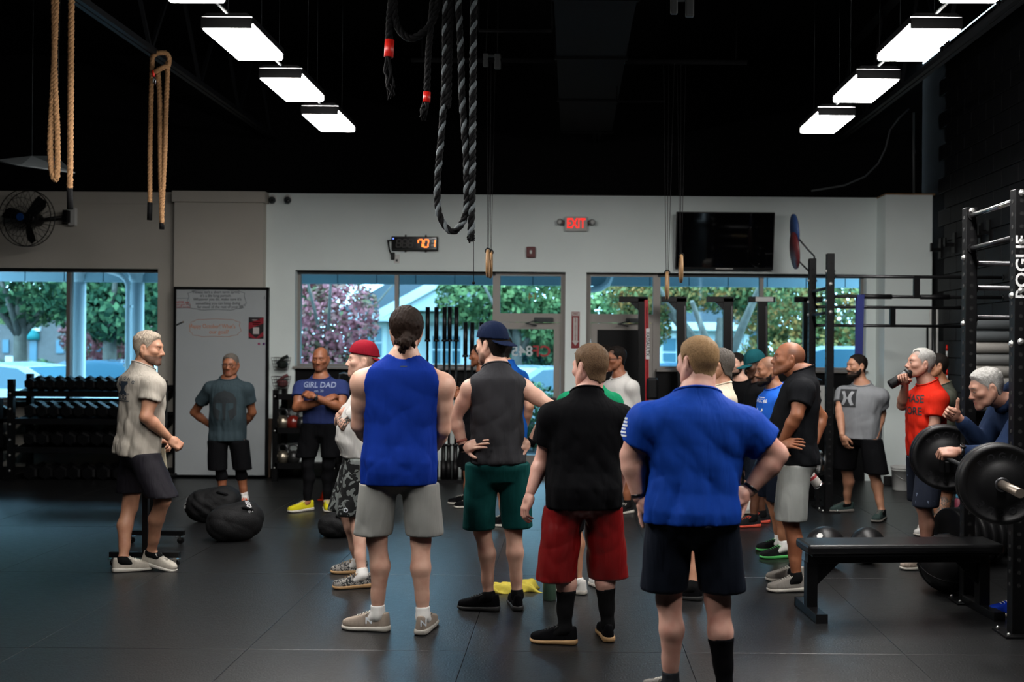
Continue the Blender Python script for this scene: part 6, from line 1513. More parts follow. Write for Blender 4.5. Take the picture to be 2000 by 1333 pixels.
        if kind in ('tank', 'sleeveless'):
            for k in 'LR':
                s = SH[k]; o = (r2 if k == 'R' else -r2)
                if kind == 'tank': t = cone(s + u * .12 + o * .046, s - u * .12 + o * .060, .096 * hs, .092 * hs)
                else: t = cone(s + u * .10 + o * .088, s - u * .09 + o * .082, .080 * hs, .082 * hs)
                W.cut(t[0], .01)
            if kind == 'tank':
                t = ell(P1 + u * .045, (.098, .12, .080)); W.cut(t[0], .006)
        wp, wq = W.poly()
        so = link({'tank': 'tank_top', 'sleeveless': 'sleeveless_shirt', 'hoodie': 'hooded_sweatshirt'}.get(kind, 'shirt'), mesh_np('shirt', wp, wq, shirt['m']), root)
        root_shirt = so
        if kind in ('tee', 'sleeveless'):                                    # ribbed collar
            n_ = np.array(neck_n) / np.linalg.norm(neck_n); ca = P1 + u * shirt.get('collar', .014)
            e1 = r - n_ * (r @ n_); e1 /= np.linalg.norm(e1); e2 = np.cross(n_, e1)
            V2 = BVHTree.FromPolygons([tuple(p) for p in wp], [tuple(q) for q in wq]); ring = []
            for i in range(28):
                t = 2 * math.pi * i / 28; dv = e1 * math.cos(t) + e2 * math.sin(t)
                h = V2.ray_cast(Vector(ca - n_ * .006 + dv * .30), Vector(-dv), .29)
                rad = .30 - (h[3] if h[0] is not None else .215); ring.append(ca - n_ * .003 + dv * min(max(rad, .055), .115))
            b = MB(); b.tube([Vector(p) for p in ring], .0065, 6, closed=True); b.build('collar', shirt['m'], so)
    else: so = None
    # ---- shorts / leggings / socks / sleeves on the legs
    sh = S.get('shorts')
    if sh:
        hz = J(S['pelvis'][0], sh['hem'], 0)[2]; lo_ = sh.get('loose', 1.0)
        pts = np.array([P0 + u * .16] + list(HP.values()) + [KN['L'], KN['R']])
        W = Vol(np.minimum(pts.min(0) - .20, (9, 9, hz - .05)), pts.max(0) + .20, S.get('sres', .0115))
        K = [k for k in keys if k[0] < .3]
        t = torso_field(P0, P1, r, f, K, .010, 2.3, -.16, .19); W.union(t[0], t[1], t[2], 0)
        t = ell(P0 - u * .085 * hs, (.10 * gl * hs, .10 * gl * hs, .075 * hs)); W.union(t[0], t[1], t[2], .05)
        for k in 'LR':
            h, kn = HP[k], KN[k]; q = gl * hs; d = (kn - h) / np.linalg.norm(kn - h); t_ = (h[2] - hz) / max(.05, (h[2] - kn[2]))
            o = (rh if k == 'R' else -rh) * .012
            e = h + (kn - h) * t_ + o * 2 * lo_; tt = cone(h + o, e + d * .03, .104 * q + .004, (.100 * lo_) * q)
            W.union(tt[0], tt[1], tt[2], .025)
        W.displace(folds(S.get('seed', len(PEOPLE) + 1) + 77, sh.get('fold', .008), 26, .25))
        W.cut(plane((0, 0, hz), (0, 0, 1)), .004)
        if shirt and not S.get('lean'): W.cut(plane((0, 0, hemz + (.03 if shirt.get('tiltx') else .004)), (0, 0, -1)), .002)
        wp, wq = W.poly(); link('shorts', mesh_np('shorts', wp, wq, sh['m']), root)
    def legsleeve(name, k, ta, tb, m, ex):
        """cloth close to the shin (0 knee, 1 ankle; below 0 is thigh)"""
        q = gl * hs; kn, an, h = KN[k], AN[k], HP[k]; d = an - kn; bk = -yawv(FT[k][1]) * .018 * q
        W = Vol(np.minimum(np.minimum(kn, an), h if ta < 0 else kn) - .12, np.maximum(np.maximum(kn, an), h if ta < 0 else kn) + .12, .010)
        def A(t, kk): W.union(t[0], t[1], t[2], kk)
        if ta < 0: A(cone(h, h + (kn - h) * .5, .092 * q + ex, .080 * q + ex), 0); A(cone(h + (kn - h) * .5, kn, .080 * q + ex, .056 * q + ex), .03)
        A(cone(kn, kn + d * .35 + bk, .053 * q + ex, .056 * q + ex), .03); A(cone(kn + d * .35 + bk, kn + d * .75 + bk * .2, .056 * q + ex, .037 * q + ex), .02)
        A(cone(kn + d * .7, an, .038 * q + ex, .034 * hs + ex), .02)
        if tb > 1: A(cone(an, an + yawv(FT[k][1]) * .06 - np.array((0, 0, .03)), .034 * hs + ex, .03 + ex), .02)
        if ta < 0 and shirt: W.cut(plane((0, 0, hemz - .02), (0, 0, -1)), 0)
        if ta >= 0: W.cut(lambda X, Y, Z: -plane(kn + d * ta, d)(X, Y, Z) * -1, 0)
        if tb <= 1: W.cut(lambda X, Y, Z: -plane(kn + d * tb, d)(X, Y, Z), 0)
        p_, q_ = W.poly()
        if len(p_): return link(name, mesh_np(name, p_, q_, m), root)
    if S.get('leggings'):
        for k in 'LR': legsleeve('legging', k, -1, S['leggings'][1], S['leggings'][0], .004)
    for (nm, k, ta, tb, m) in S.get('legwear', []): legsleeve(nm, k, ta, tb, m, .0055)
    if S.get('socks'):
        for k in 'LR': legsleeve('sock', k, S['socks'][1], 1.15, S['socks'][0], .005)
    # ---- shoes
    for i, k in enumerate('LR'):
        g0, fy, lift = FT[k]; sm = S['shoes'][2 * i:2 * i + 2] if len(S['shoes']) >= 4 else S['shoes'][:2]; lm = S.get('laces', sm[1])
        pivot = Vector((.14, 0, 0))
        M = Matrix.Translation(Vector(g0)) @ Matrix.Rotation(math.radians(fy), 4, 'Z') @ Matrix.Scale(hs * S.get('shoe', 1.0), 4) @ Matrix.Translation(pivot) @ Matrix.Rotation(lift, 4, 'Y') @ Matrix.Translation(-pivot)
        su = link('shoe', mesh_np('shoe', xf(SHOE_UP[0], M), SHOE_UP[1], sm[0]), root)
        link('sole', mesh_np('sole', xf(SHOE_SO[0], M), SHOE_SO[1], sm[1]), su)
        if S.get('lace', True):
            b = MB(); b.add([M @ Vector(v) for v in LACES.v], LACES.f, True); b.build('laces', lm, su)
    # ---- bands on the wrists
    for (k, nm, m, wd, tpos) in S.get('bands', []):
        w, e = WR[k], EL[k]; d = (e - w) / np.linalg.norm(e - w); c0 = w + d * tpos; rr = .0275 * hs * (1 + ga) / 2 + tpos * .10 + .0035
        b = MB(); b.lathe([(rr * .9, -wd / 2), (rr, -wd / 2 + .002), (rr, wd / 2 - .002), (rr * .9, wd / 2)], 18, Matrix.Translation(Vector(c0)) @ Vector(d).to_track_quat('Z', 'Y').to_matrix().to_4x4())
        bo = b.build(nm, m, root)
        if nm == 'watch':
            b = MB(); q = Vector(d).to_track_quat('Z', 'Y'); n = Vector(S.get('watchdir', (0, -1, 0))); n = (n - Vector(d) * n.dot(Vector(d))).normalized()
            b.lathe([(.019, 0), (.019, .009), (.016, .011)], 16, Matrix.Translation(Vector(c0) + n * rr * .95) @ n.to_track_quat('Z', 'Y').to_matrix().to_4x4()); b.build('watch_face', MATS['black_gloss'], bo)
    info = dict(root=root, base=B, shirt=so, SH=SH, EL=EL, WR=WR, P0=P0, P1=P1, r=r, f=f, u=u, J=J, Yb=Yb, AN=AN, KN=KN, R=R, HP=HP)
    PEOPLE[len(PEOPLE)] = info
    return info
def decal(name, vs, fs, m, target, centre, right, up, nrm, off=.003, sub=.012):
    """print: a flat figure (x right, y up, metres) wrapped onto a garment; nrm points out of the garment"""
    me = target.data; tree = BVHTree.FromPolygons([v.co.copy() for v in me.vertices], [tuple(p.vertices) for p in me.polygons])
    bm = bmesh.new(); bv = [bm.verts.new((v[0], v[1], 0)) for v in vs]
    for q in fs:
        try: bm.faces.new([bv[i] for i in q])
        except ValueError: pass
    bmesh.ops.remove_doubles(bm, verts=list(bm.verts), dist=1e-5)
    for _ in range(3):
        ed = [e for e in bm.edges if e.calc_length() > sub]
        if not ed: break
        bmesh.ops.subdivide_edges(bm, edges=ed, cuts=1)
        bmesh.ops.triangulate(bm, faces=[f for f in bm.faces if len(f.verts) > 4])
    c, right, up, nrm = Vector(centre), Vector(right).normalized(), Vector(up).normalized(), Vector(nrm).normalized()
    dead = []
    for v in bm.verts:
        o = c + right * v.co.x + up * v.co.y + nrm * .5
        h = tree.ray_cast(o, -nrm, 1.0)
        if h[0] is None: dead.append(v)
        else: v.co = h[0] + nrm * off
    bmesh.ops.delete(bm, geom=dead, context='VERTS')
    d = bpy.data.meshes.new(name); bm.to_mesh(d); bm.free(); d.materials.append(m)
    return link(name, d, target)
def tdecal(name, body, size, m, info, px, py, nrm, sx=1.0, bold=True, up=None, right=None, dY=0.0):
    vs, fs = text_mesh(body, size, 0, bold)
    n = Vector(nrm).normalized(); up = Vector(up) if up is not None else Vector((0, 0, 1)); rg = Vector(right) if right is not None else up.cross(n)
    return decal(name, [(v.x * sx, v.y) for v in vs], fs, m, info['shirt'], info['J'](px, py, dY), rg, up, n)
mat('eye_white', srgb('#7d736b'), .6, 0, .1); mat('eye_dark', srgb('#140d09'), .5, 0, .1)
sandbag(415, 1018, .50, .33, .36, .10, 'rounder black sandbag behind, left of the pair', ('ROGUE', .055, (-.20, 0, .20), (.12, -.45, -.9), (.9, -.3, .35), (-.75, -.65, .1)), 11)
sandbag(457, 1055, .46, .33, .34, .35, 'slumped black sandbag in front, right of the pair', ('ROGUE', .05, (.12, -.05, .27), (.25, -.2, -.9), (.9, .1, .3), (-.1, -.75, .65)), 12)
sandbag(655, 1048, .30, .22, .28, -.1, 'small black sandbag half hidden by the camouflage shorts', None, 13)
# ================================================================ rowers stored upright along the right windows
def rower(px, Y, arm, label, red=False, tag_white=False, brace=True, cage=False, tilt=0.0):
    x_ = xat(px, 700, Y); zt = zat(px, 583, Y)
    t = empty('rowing_machine', (x_, Y, 0), 0, label, 'rowing machine', 'rowers stored on end')
    part('rail', M_up, t, lambda b: b.beam((0, 0, .10), (tilt, 0, zt), .12, .07, up=(0, 1, 0)))
    a0, a1 = arm
    part('foot_bar', M_up, t, lambda b: b.box((a0 + tilt, -.035, zt - .05), (a1 + tilt, .035, zt + .02), None, .006))
    if brace: part('gusset', M_up, t, lambda b: b.prism([(-.17 + tilt, zt - .04), (-.05 + tilt, zt - .16), (-.05 + tilt, zt - .04)], -.02, .02, Matrix.Rotation(math.pi / 2, 4, 'X')))
    part('rail_edge', M_bar, t, lambda b: b.beam((.045, -.037, .4), (.045 + tilt, -.037, zt - .1), .012, .006, up=(0, 1, 0)))
    part('flywheel', M_up, t, lambda b: b.lathe([(.08, -.08), (.18, -.07), (.20, -.045), (.20, .045), (.18, .07), (.08, .08)], 28, Matrix.Translation((.02, .05, .24)) @ Matrix.Rotation(math.pi / 2, 4, 'X'), True))
    part('seat', M_rubber, t, lambda b: b.box((.03, -.10, 1.05), (.17, .06, 1.32), None, .03)); part('base', M_up, t, lambda b: b.box((-.19, -.06, 0), (.21, .06, .05)))
    if red:
        part('red_stripe', mat('stripe_red', srgb('#b0101c'), .45), t, lambda b: b.beam((.040, -.037, .9), (.040 + tilt, -.037, zt - .02), .045, .006, up=(0, 1, 0)))
        zl = zat(px, 672, Y); part('name_plate', M_white_letter, t, lambda b: b.beam((.040, -.042, zl - .19), (.040, -.042, zl + .19), .046, .004, up=(0, 1, 0)))
        text('lettering', 'XASSAULTX', .058, M_black_letter, FACE((.040, -.046, zl)) @ Matrix.Rotation(-math.pi / 2, 4, 'Z'), t, bold=True, sx=.95)
    if tag_white: part('label_plate', M_white_letter, t, lambda b: b.box((-.11, -.04, zt - .04), (.11, -.036, zt + .015)))
    if cage:
        c_ = part('fan_cage', M_white_part, t, lambda b: b.box((-.12, -.16, .86), (.30, -.10, 1.24), None, .04))
        for i in range(4):
            for j in range(3): part('slot', M_black_letter, c_, lambda b: b.box((-.06 + .12 * j, -.164, .93 + .075 * i), (.01 + .12 * j, -.155, .955 + .075 * i)))
    return t
rower(1258, 12.35, (-.30, .06), 'red-striped lettered rower post beside the blacked-out door', red=True, tilt=-.02)
rower(1337, 12.45, (-.25, .07), 'bare black rower post with the bracket pointing sideways, left of the shaved head', tilt=-.05)
rower(1421, 12.45, (-.27, .07), 'black rower post with a bracket above the shaved head', tilt=-.0)
rower(1491, 12.45, (-.18, .16), 'black rower post with a white label on its cross bar', tag_white=True, brace=False, tilt=-.02)
rower(1577, 12.45, (-.17, .18), 'black rower post with a plain cross bar by the far uprights', brace=False, cage=True)
# ================================================================ along the block wall
RWY = 9.55
t = empty('roller_rack', (XR - .40, RWY, 0), 0, 'black wall rack holding a column of grey rollers', 'rack')
part('post', M_up, t, lambda b: (b.box((-.22, .1, 0), (-.17, .15, 2.05)), b.box((.27, .1, 0), (.32, .15, 2.05)))); part('backing', M_up, t, lambda b: b.box((-.22, .14, .5), (.32, .16, 2.0)))
for k in range(8): part('peg', M_up, t, lambda b: b.tube([(-.22, .0, 1.94 - .112 * k - .06), (.3, .0, 1.94 - .112 * k - .06)], .008, 5))
M_roll = [mat('roller_dark', srgb('#3c4042'), .8), mat('roller_grey', srgb('#7b7873'), .85, bump=.3, bscale=80), mat('roller_grey2', srgb('#5e5f5e'), .85)]
nm = ['topmost', 'second', 'third', 'fourth', 'fifth', 'sixth', 'seventh', 'lowest']
for k in range(8):
    r = empty('foam_roller', (XR - .40 + (.02 if k % 2 else -.01), RWY - .02, 1.94 - .112 * k), 0, '%s grey foam roller in the wall rack' % nm[k], 'foam roller', 'foam rollers')
    m_ = M_roll[(0, 0, 1, 2, 1, 1, 2, 0)[k]]; part('foam', m_, r, lambda b: b.lathe([(.02, -.27), (.045, -.27), (.054, -.255), (.054, .255), (.045, .27), (.02, .27)], 18, Matrix.Rotation(math.pi / 2, 4, 'Y'))); part('core', MATS['hole_black'], r, lambda b: b.lathe([(.02, -.271), (.02, .271)], 12, Matrix.Rotation(math.pi / 2, 4, 'Y')))
t = empty('blue_mat', (xat(1920, 650, 10.2), 10.2, 0), 0, 'dark teal folded mat standing by the block wall', 'mat'); part('panel', mat('mat_teal', srgb('#17384a'), .6), t, lambda b: [b.box((-.10 + .052 * k, -.3, 0), (-.052 + .052 * k, .3, 1.75), None, .012) for k in range(4)])
t = empty('tube_holder', (xat(1822, 700, 12.1), 12.1, 0), 0, 'black floor holder for tubes in the right corner', 'stand'); part('box', M_up, t, lambda b: b.box((-.12, -.12, 0), (.12, .12, .55))); part('rim', M_up, t, lambda b: b.box((-.125, -.125, .55), (.125, .125, .58)))
for px, m_, lab in ((1812, M_up, 'black training stick left of the pale tubes'), (1818, M_white_part, 'white plastic tube in the corner holder'), (1824, M_bar, 'grey metal tube in the corner holder'), (1831, M_white_part, 'white plastic tube nearest the block wall')):
    r = empty('training_tube', (xat(px, 700, 12.1), 12.1, .56), 0, lab, 'tube', 'corner tubes'); zt_ = zat(px, 604 if m_ is not M_up else 640, 12.1)
    part('tube', m_, r, lambda b: b.tube([(0, 0, .02), (0, .02, zt_ - .56)], .014, 8)); part('end_cap', M_frame_dark, r, lambda b: b.tube([(0, .02, zt_ - .56), (0, .02, zt_ - .55)], .0155, 8))
r = empty('striped_stick', (xat(1849, 740, 11.6), 11.6, 0), 0, 'thin red and white striped stick by the block wall', 'stick')
za_, zb_ = .9, zat(1849, 674, 11.6)
for k in range(12): part('stripe', M_redtape if k % 2 else M_white_part, r, lambda b: b.tube([(0, 0, za_ + (zb_ - za_) * k / 12), (0, 0, za_ + (zb_ - za_) * (k + 1) / 12)], .013, 8))
part('pole', M_white_part, r, lambda b: b.tube([(0, 0, 0), (0, 0, za_)], .012, 8))
for k, (px, py, Yh) in enumerate(((1864, 475, 12.0), (1837, 485, 12.4), (1914, 458, 11.3), (1931, 452, 11.0))):
    z_ = zat(px, py, XR * F / (px - CX)); Yw = XR * F / (px - CX)
    r = empty('wall_hook', (XR, Yw, z_), 0, ('black wall hook third from the corner', 'black wall hook tight in the corner', 'black wall hook right of the rear upright', 'black wall hook nearest the front upright')[k], 'hook', 'block wall hooks'); part('plate', M_up, r, lambda b: b.box((-.02, -.035, -.12), (0, .035, .12))); part('prong', M_up, r, lambda b: (b.box((-.12, -.025, -.04), (-.02, .025, .0)), b.box((-.13, -.025, -.04), (-.11, .025, .06))))
for k, (px, Yp, lab) in enumerate(((1905, 7.9, 'stack of black plates on a floor peg behind the barbell'), (1945, 8.3, 'second black plate stack further along the block wall'))):
    t = empty('plate_tree', (xat(px, 1000, Yp), Yp, 0), .3, lab, 'plate stack', 'plate stacks'); part('peg', M_bar, t, lambda b: b.tube([(-.3, 0, .23), (.3, 0, .23)], .022, 10))
    for q in range(5): part('plate', M_rubber, t, lambda b: b.lathe([(.03, -.03), (.215, -.03), (.225, -.02), (.225, .02), (.215, .03), (.03, .03)], 28, Matrix.Translation((-.22 + .08 * q, 0, .226)) @ Matrix.Rotation(math.pi / 2, 4, 'Y'), True, False))
t = empty('gym_bag', (xat(1950, 1000, 8.9), 8.9, 0), .2, 'black holdall on the floor behind the rack', 'bag'); part('body', M_canvas, t, lambda b: b.box((-.3, -.16, 0), (.3, .16, .30), None, .08)); part('strap', M_poly_black, t, lambda b: b.tube([(-.2, -.17, .1), (-.15, -.19, .34), (.15, -.19, .34), (.2, -.17, .1)], .014, 6))
# ================================================================ the people
SK = {
    'tan': skin_mat('tan', '#a97a60', '#231b17', '#824030'), 'fair': skin_mat('fair', '#c69c88', '#4a382c', '#a05a4a'), 'pink': skin_mat('pink', '#c69888', '#5e472f', '#a44e42'),
    'olive': skin_mat('olive', '#8f6045', '#181310', '#6a3424'), 'bronze': skin_mat('bronze', '#875338', '#241c18', '#642e1e'), 'brown': skin_mat('brown', '#553524', '#0e0a08', '#3c1c14'), 'greyed': skin_mat('greyed', '#9c7260', '#5f5a54', '#7c3e30'),
}
HM = {
    'ash': hair_mat('ash', '#b9aa98', '#4a4038'), 'pepper': hair_mat('pepper', '#7d7873', '#1d1a18'), 'brown': hair_mat('brown', '#2a1c14', '#0c0705'), 'sandy': hair_mat('sandy', '#735a42', '#2a1f16'),
    'dark': hair_mat('dark', '#1d1714', '#080605'), 'silver': hair_mat('silver', '#b4b2ae', '#55524e'), 'grey': hair_mat('grey', '#6c655e', '#26221f'), 'blond': hair_mat('blond', '#a5845e', '#4f3b28'),
}
black_cloth = cloth('black', '#0b0b0d', spec=.05); black_cloth2 = cloth('black_soft', '#0f0f11', spec=.05); navy_cloth = cloth('navy', '#0f141e', spec=.06)
white_rub = mat('rubber_white', srgb('#a9a49b'), .6); black_rub = mat('rubber_black', srgb('#121212'), .7); tan_rub = mat('rubber_tan', srgb('#9c7a52'), .7)
white_sock = cloth('sock_white', '#d4d2ce'); black_sock = cloth('sock_black', '#0c0c0d')
UPZ = np.array((0, 0, 1.0))
def cam_dir(*v): return np.array(v, float)

coach = person('man in a cream printed tee and dark shorts, speaking beside the dumbbell rack', dict(
    feet=[(240, 1117, 20), (292, 1113, -8, .22)], yaw=50, hipyaw=32, neck=(279, 717), pelvis=(272, 890), head=(291, 682, .0), hyaw=2, hpitch=-4,
    sw=.185, g=.98, ga=1.06, gl=.98, belly=.005, kneeL=(254, 990, .10), kneeR=(318, 978, -.10), s=1.0,
    armL=((306, 806, .34), (312, 862, .18), ('grip', (330, 870, .14), (0, .8, .6))), armR=((285, 815, -.20), (330, 856, -.06), ('fist', (352, 872, -.03), (-.1, -.6, .8))),
    hair='fade', thick=.017, hairm=HM['ash'], skin=SK['tan'], beard=.85, stub=.5, seed=4,
    shirt=dict(kind='tee', m=cloth('cream', '#989187'), sleeve=.50, loose=.026, box=.75, fold=.015, tiltx=.10, sl=1.08), hem=890,
    shorts=dict(m=cloth('charcoal_shorts', '#1d1b20', .6), hem=966, loose=1.12), shoes=(cloth('shoe_cream', '#9d968b', .7), white_rub), socks=(black_sock, .94)))

grey_tee = person('man in glasses and slate grey tee, hands behind him, before the whiteboard', dict(
    feet=[(478, 990, -75), (436, 992, -100)], yaw=-88, neck=(447, 738), pelvis=(444, 868), head=(450, 714), hpitch=-2, sw=.19, g=1.0, ga=1.05, belly=.01, s=.95,
    armL=((493, 806, .10), (470, 838, .22)), armR=((379, 806, .10), (420, 838, .22)),
    hair='short', thick=.010, front=.084, hairm=HM['grey'], skin=SK['bronze'], beard=.35, glasses=True, res=.0142,
    shirt=dict(kind='tee', m=cloth('slate', '#2f3b40'), sleeve=.58, loose=.02, box=.6, fold=.008), hem=861,
    shorts=dict(m=black_cloth, hem=917, loose=1.0), leggings=(black_cloth2, .45), socks=(white_sock, .80), shoes=(cloth('shoe_orange', '#d8552a'), white_rub)))

girl_dad = person('bald man in a navy printed tee, arms crossed, in black leggings', dict(
    feet=[(638, 996, -70), (600, 998, -140)], yaw=-90, neck=(627, 737), pelvis=(628, 848), head=(626, 702), hyaw=-92, hpitch=-6, sw=.20, g=1.0, ga=1.16, s=.99,
    armL=((667, 797, -.12), (612, 775, -.30), ('relaxed', (588, 765, -.22), (0, -.7, .7))), armR=((580, 797, -.12), (634, 783, -.24), ('relaxed', (655, 772, -.16), (0, -.6, .7))),
    hair='bald', hairm=HM['dark'], skin=SK['bronze'], beard=.45, stub=.75, bands=[('L', 'watch', MATS['black_gloss'], .022, .02)], res=.0142,
    shirt=dict(kind='tee', m=cloth('heather_navy', '#26305a'), sleeve=.50, loose=.014, box=.35, fold=.006), hem=828,
    shorts=dict(m=black_cloth, hem=893, loose=1.05), leggings=(black_cloth2, .95), shoes=(cloth('shoe_yellow', '#b3a81c'), white_rub)))

red_cap = person('man in a red backwards cap, pale tee and camouflage shorts, arms folded', dict(
    feet=[(708, 1148, 192), (700, 1120, 180)], yaw=196, neck=(727, 745), pelvis=(704, 880), head=(707, 706), hyaw=194, hpitch=4, sw=.18, g=1.02, ga=.98, belly=.05, s=.97,
    armL=((674, 832, -.16), (662, 812, .08)), armR=((664, 826, .22), (668, 806, -.02), ('relaxed', (678, 806, -.12), (-.8, -.5, .3))), kneeL=(690, 985, -.06), kneeR=(672, 990, .12),
    hair='buzz', hairm=HM['dark'], skin=SK['fair'], beard=.28, stub=.5, cap=(cloth('cap_red', '#7d1020'), True), tattoo=[('L', 'fore', 0, .09, -.1, .6), ('L', 'upper', 0, .09, .72, 1.2)],
    shirt=dict(kind='tee', m=cloth('pale_tee', '#b4b2ae'), sleeve=.72, loose=.025, box=.7, fold=.012, sl=1.12), hem=892,
    shorts=dict(m=camo_mat('camo', '#141516', '#6d7270', 16, .52), hem=1003, loose=1.1), socks=(white_sock, .90), shoes=(camo_mat('shoe_mottled', '#2a2c2e', '#8f8b86', 60, .5), tan_rub)))

tank = person('long-haired man in a royal blue tank top and grey shorts, seen from behind', dict(
    feet=[(738, 1232, 168), (826, 1236, 82)], yaw=94, neck=(790, 697), pelvis=(780, 925), head=(793, 645, .02), hyaw=104, hpitch=-3, sw=.218, drop=.25, g=1.0, ga=1.14, gl=.98, s=1.06, nr=.062,
    armL=((702, 830, .06), (738, 880, .36)), armR=((864, 838, .06), (838, 890, .36)), hair='long', thick=.016, hairm=HM['brown'], skin=SK['fair'], beard=.8, res=.0102, sres=.0096,
    shirt=dict(kind='tank', m=cloth('royal', '#0a2a80'), loose=.012, box=.45, fold=.009, fv=.2, collar=.0), hem=945,
    shorts=dict(m=cloth('stone_shorts', '#8c8c88', .75), hem=1046, loose=1.10), socks=(white_sock, .86), shoes=(cloth('shoe_taupe', '#8c7f73'), white_rub)))

cap_man = person('man in a navy backwards cap, charcoal sleeveless shirt and teal shorts', dict(
    feet=[(955, 1193, 165), (1010, 1190, 98)], yaw=104, neck=(970, 716), pelvis=(972, 898), head=(960, 676, .03), hyaw=146, hpitch=-2, sw=.168, g=.90, ga=.98, gl=.97, s=1.0,
    armL=((889, 816, -.02), (906, 876, -.04), ('flat', (936, 866, -.12), (-.3, -.8, .5))), armR=((1078, 796, .0), (1036, 866, .04), ('flat', (1010, 868, -.02), (.4, -.7, .5))),
    hair='short', thick=.008, hairm=HM['dark'], skin=SK['fair'], beard=.8, cap=(cloth('cap_navy', '#0f1a33'), True), res=.0102, sres=.0096,
    bands=[('L', 'wristband', cloth('band_pink', '#8c5a4e'), .018, .05), ('L', 'wrist_wrap', black_cloth, .045, .005), ('R', 'wrist_wrap', black_cloth, .045, .01)],
    shirt=dict(kind='sleeveless', m=cloth('charcoal', '#303033', .8), loose=.018, box=.35, fold=.012, collar=.004), hem=905,
    shorts=dict(m=cloth('teal_shorts', '#0c4240', .7), hem=1034, loose=1.05), socks=(black_sock, .90), shoes=(black_cloth, black_rub), laces=black_rub))

black_tee = person('man in a black tee and glossy red shorts, standing with his back turned', dict(
    feet=[(1104, 1258, 168), (1187, 1250, 96)], yaw=96, neck=(1147, 768), pelvis=(1140, 985), head=(1152, 719, .02), hyaw=132, hpitch=-4, sw=.20, drop=.255, g=1.16, ga=1.14, gl=1.06, belly=.03, s=.97, nr=.068,
    armL=((1060, 898, .06), (1036, 962, .0), ('relaxed', (1024, 998, -.02), (-.8, -.5, .2))), armR=((1214, 895, .10), (1206, 970, .20)),
    hair='short', thick=.013, hairm=HM['sandy'], skin=SK['pink'], res=.0106, sres=.0096, hs=1.12,
    shirt=dict(kind='tee', m=black_cloth, sleeve=.60, loose=.022, box=.7, fold=.009, sl=1.05, collar=.014), hem=990,
    shorts=dict(m=cloth('red_shorts', '#6d0a0c', .38, bump=.02, spec=.5), hem=1134, loose=1.15, fold=.013), socks=(black_sock, .45), shoes=(black_cloth, tan_rub), laces=black_rub))

blue_tee = person('broad man in a royal blue tee and navy shorts, hands on hips, nearest the camera', dict(
    feet=[(1310, 1372, 120), (1416, 1380, 84)], yaw=92, neck=(1362, 765), pelvis=(1352, 1010), head=(1362, 710, .03), hyaw=124, hpitch=-3, sw=.235, drop=.27, g=1.17, ga=1.38, gl=1.06, belly=.04, s=.99, nr=.070,
    armL=((1234, 890, .02), (1248, 972, .0), ('flat', (1282, 1004, -.05), (-.3, -.9, .3))), armR=((1516, 888, .02), (1462, 960, .0), ('flat', (1428, 980, -.06), (.3, -.9, .3))),
    hair='short', thick=.009, hairm=HM['blond'], skin=SK['pink'], res=.0102, sres=.0096, hs=1.06, stub=.5, thin=True,
    bands=[('L', 'wristband', MATS['black_gloss'], .016, .01), ('R', 'wristband', MATS['black_gloss'], .016, .02)],
    shirt=dict(kind='tee', m=cloth('royal_tee', '#103c98', .75), sleeve=.62, loose=.018, box=.25, fold=.016, fv=.2, sl=1.02, collar=-.004), hem=1018,
    shorts=dict(m=cloth('navy_shorts', '#10151f', .7), hem=1156, loose=1.10), shoes=(cloth('shoe_grey', '#6d6a66'), white_rub),
    legwear=[('sock', 'L', .84, 1.12, cloth('sock_charcoal', '#24262a')), ('calf_sleeve', 'R', .42, .98, black_cloth), ('sock', 'R', .97, 1.12, cloth('sock_charcoal', '#24262a'))]))

hid_black = person('man in a black tee with clasped hands, half hidden behind the navy cap', dict(
    feet=[(925, 992, 190), (912, 985, 180)], yaw=186, neck=(944, 726), pelvis=(925, 850), head=(937, 695), hyaw=178, sw=.18, g=.98, s=.97,
    armL=((905, 790, -.18), (893, 775, -.10), ('grip', (890, 762, .0), (-.6, -.6, .3))), armR=((910, 790, .2), (895, 772, .06), ('grip', (888, 764, .0), (-.8, .3, .3))),
    hair='short', hairm=HM['dark'], skin=SK['bronze'], res=.0142, beard=.4, shirt=dict(kind='tee', m=black_cloth2, sleeve=.6), hem=858,
    shorts=dict(m=black_cloth, hem=915), socks=(black_sock, .86), shoes=(black_cloth, white_rub)))

hid_blue = person('man in a bright blue tee, only his shoulder showing past the navy cap', dict(
    feet=[(985, 1030, 150), (1005, 1032, 120)], yaw=140, neck=(988, 712), pelvis=(990, 860), head=(978, 682), hyaw=150, sw=.19, g=1.02, s=.99,
    armL=((955, 800, 0), (965, 855, .1)), armR=((1034, 795, 0), (1020, 850, .15)),
    hair='short', hairm=HM['dark'], skin=SK['tan'], res=.0142, shirt=dict(kind='tee', m=cloth('azure', '#1450a0'), sleeve=.6), hem=868,
    shorts=dict(m=black_cloth, hem=940), socks=(black_sock, .9), shoes=(black_cloth, white_rub)))

green_tee = person('man in a green tee standing in front of the black-shirted man', dict(
    feet=[(1128, 1160, 150), (1178, 1152, 110)], yaw=118, neck=(1154, 752), pelvis=(1148, 915), head=(1160, 710), hyaw=125, sw=.185, g=1.0, s=.96,
    armL=((1104, 830, .05), (1112, 900, .16)), armR=((1198, 836, .05), (1190, 900, .2)),
    hair='short', thick=.011, hairm=HM['pepper'], skin=SK['tan'], res=.013, shirt=dict(kind='tee', m=cloth('green', '#0d7a52'), sleeve=.55), hem=920,
    shorts=dict(m=black_cloth, hem=1035), socks=(white_sock, .93), shoes=(cloth('shoe_white', '#c3c1bd'), white_rub)))

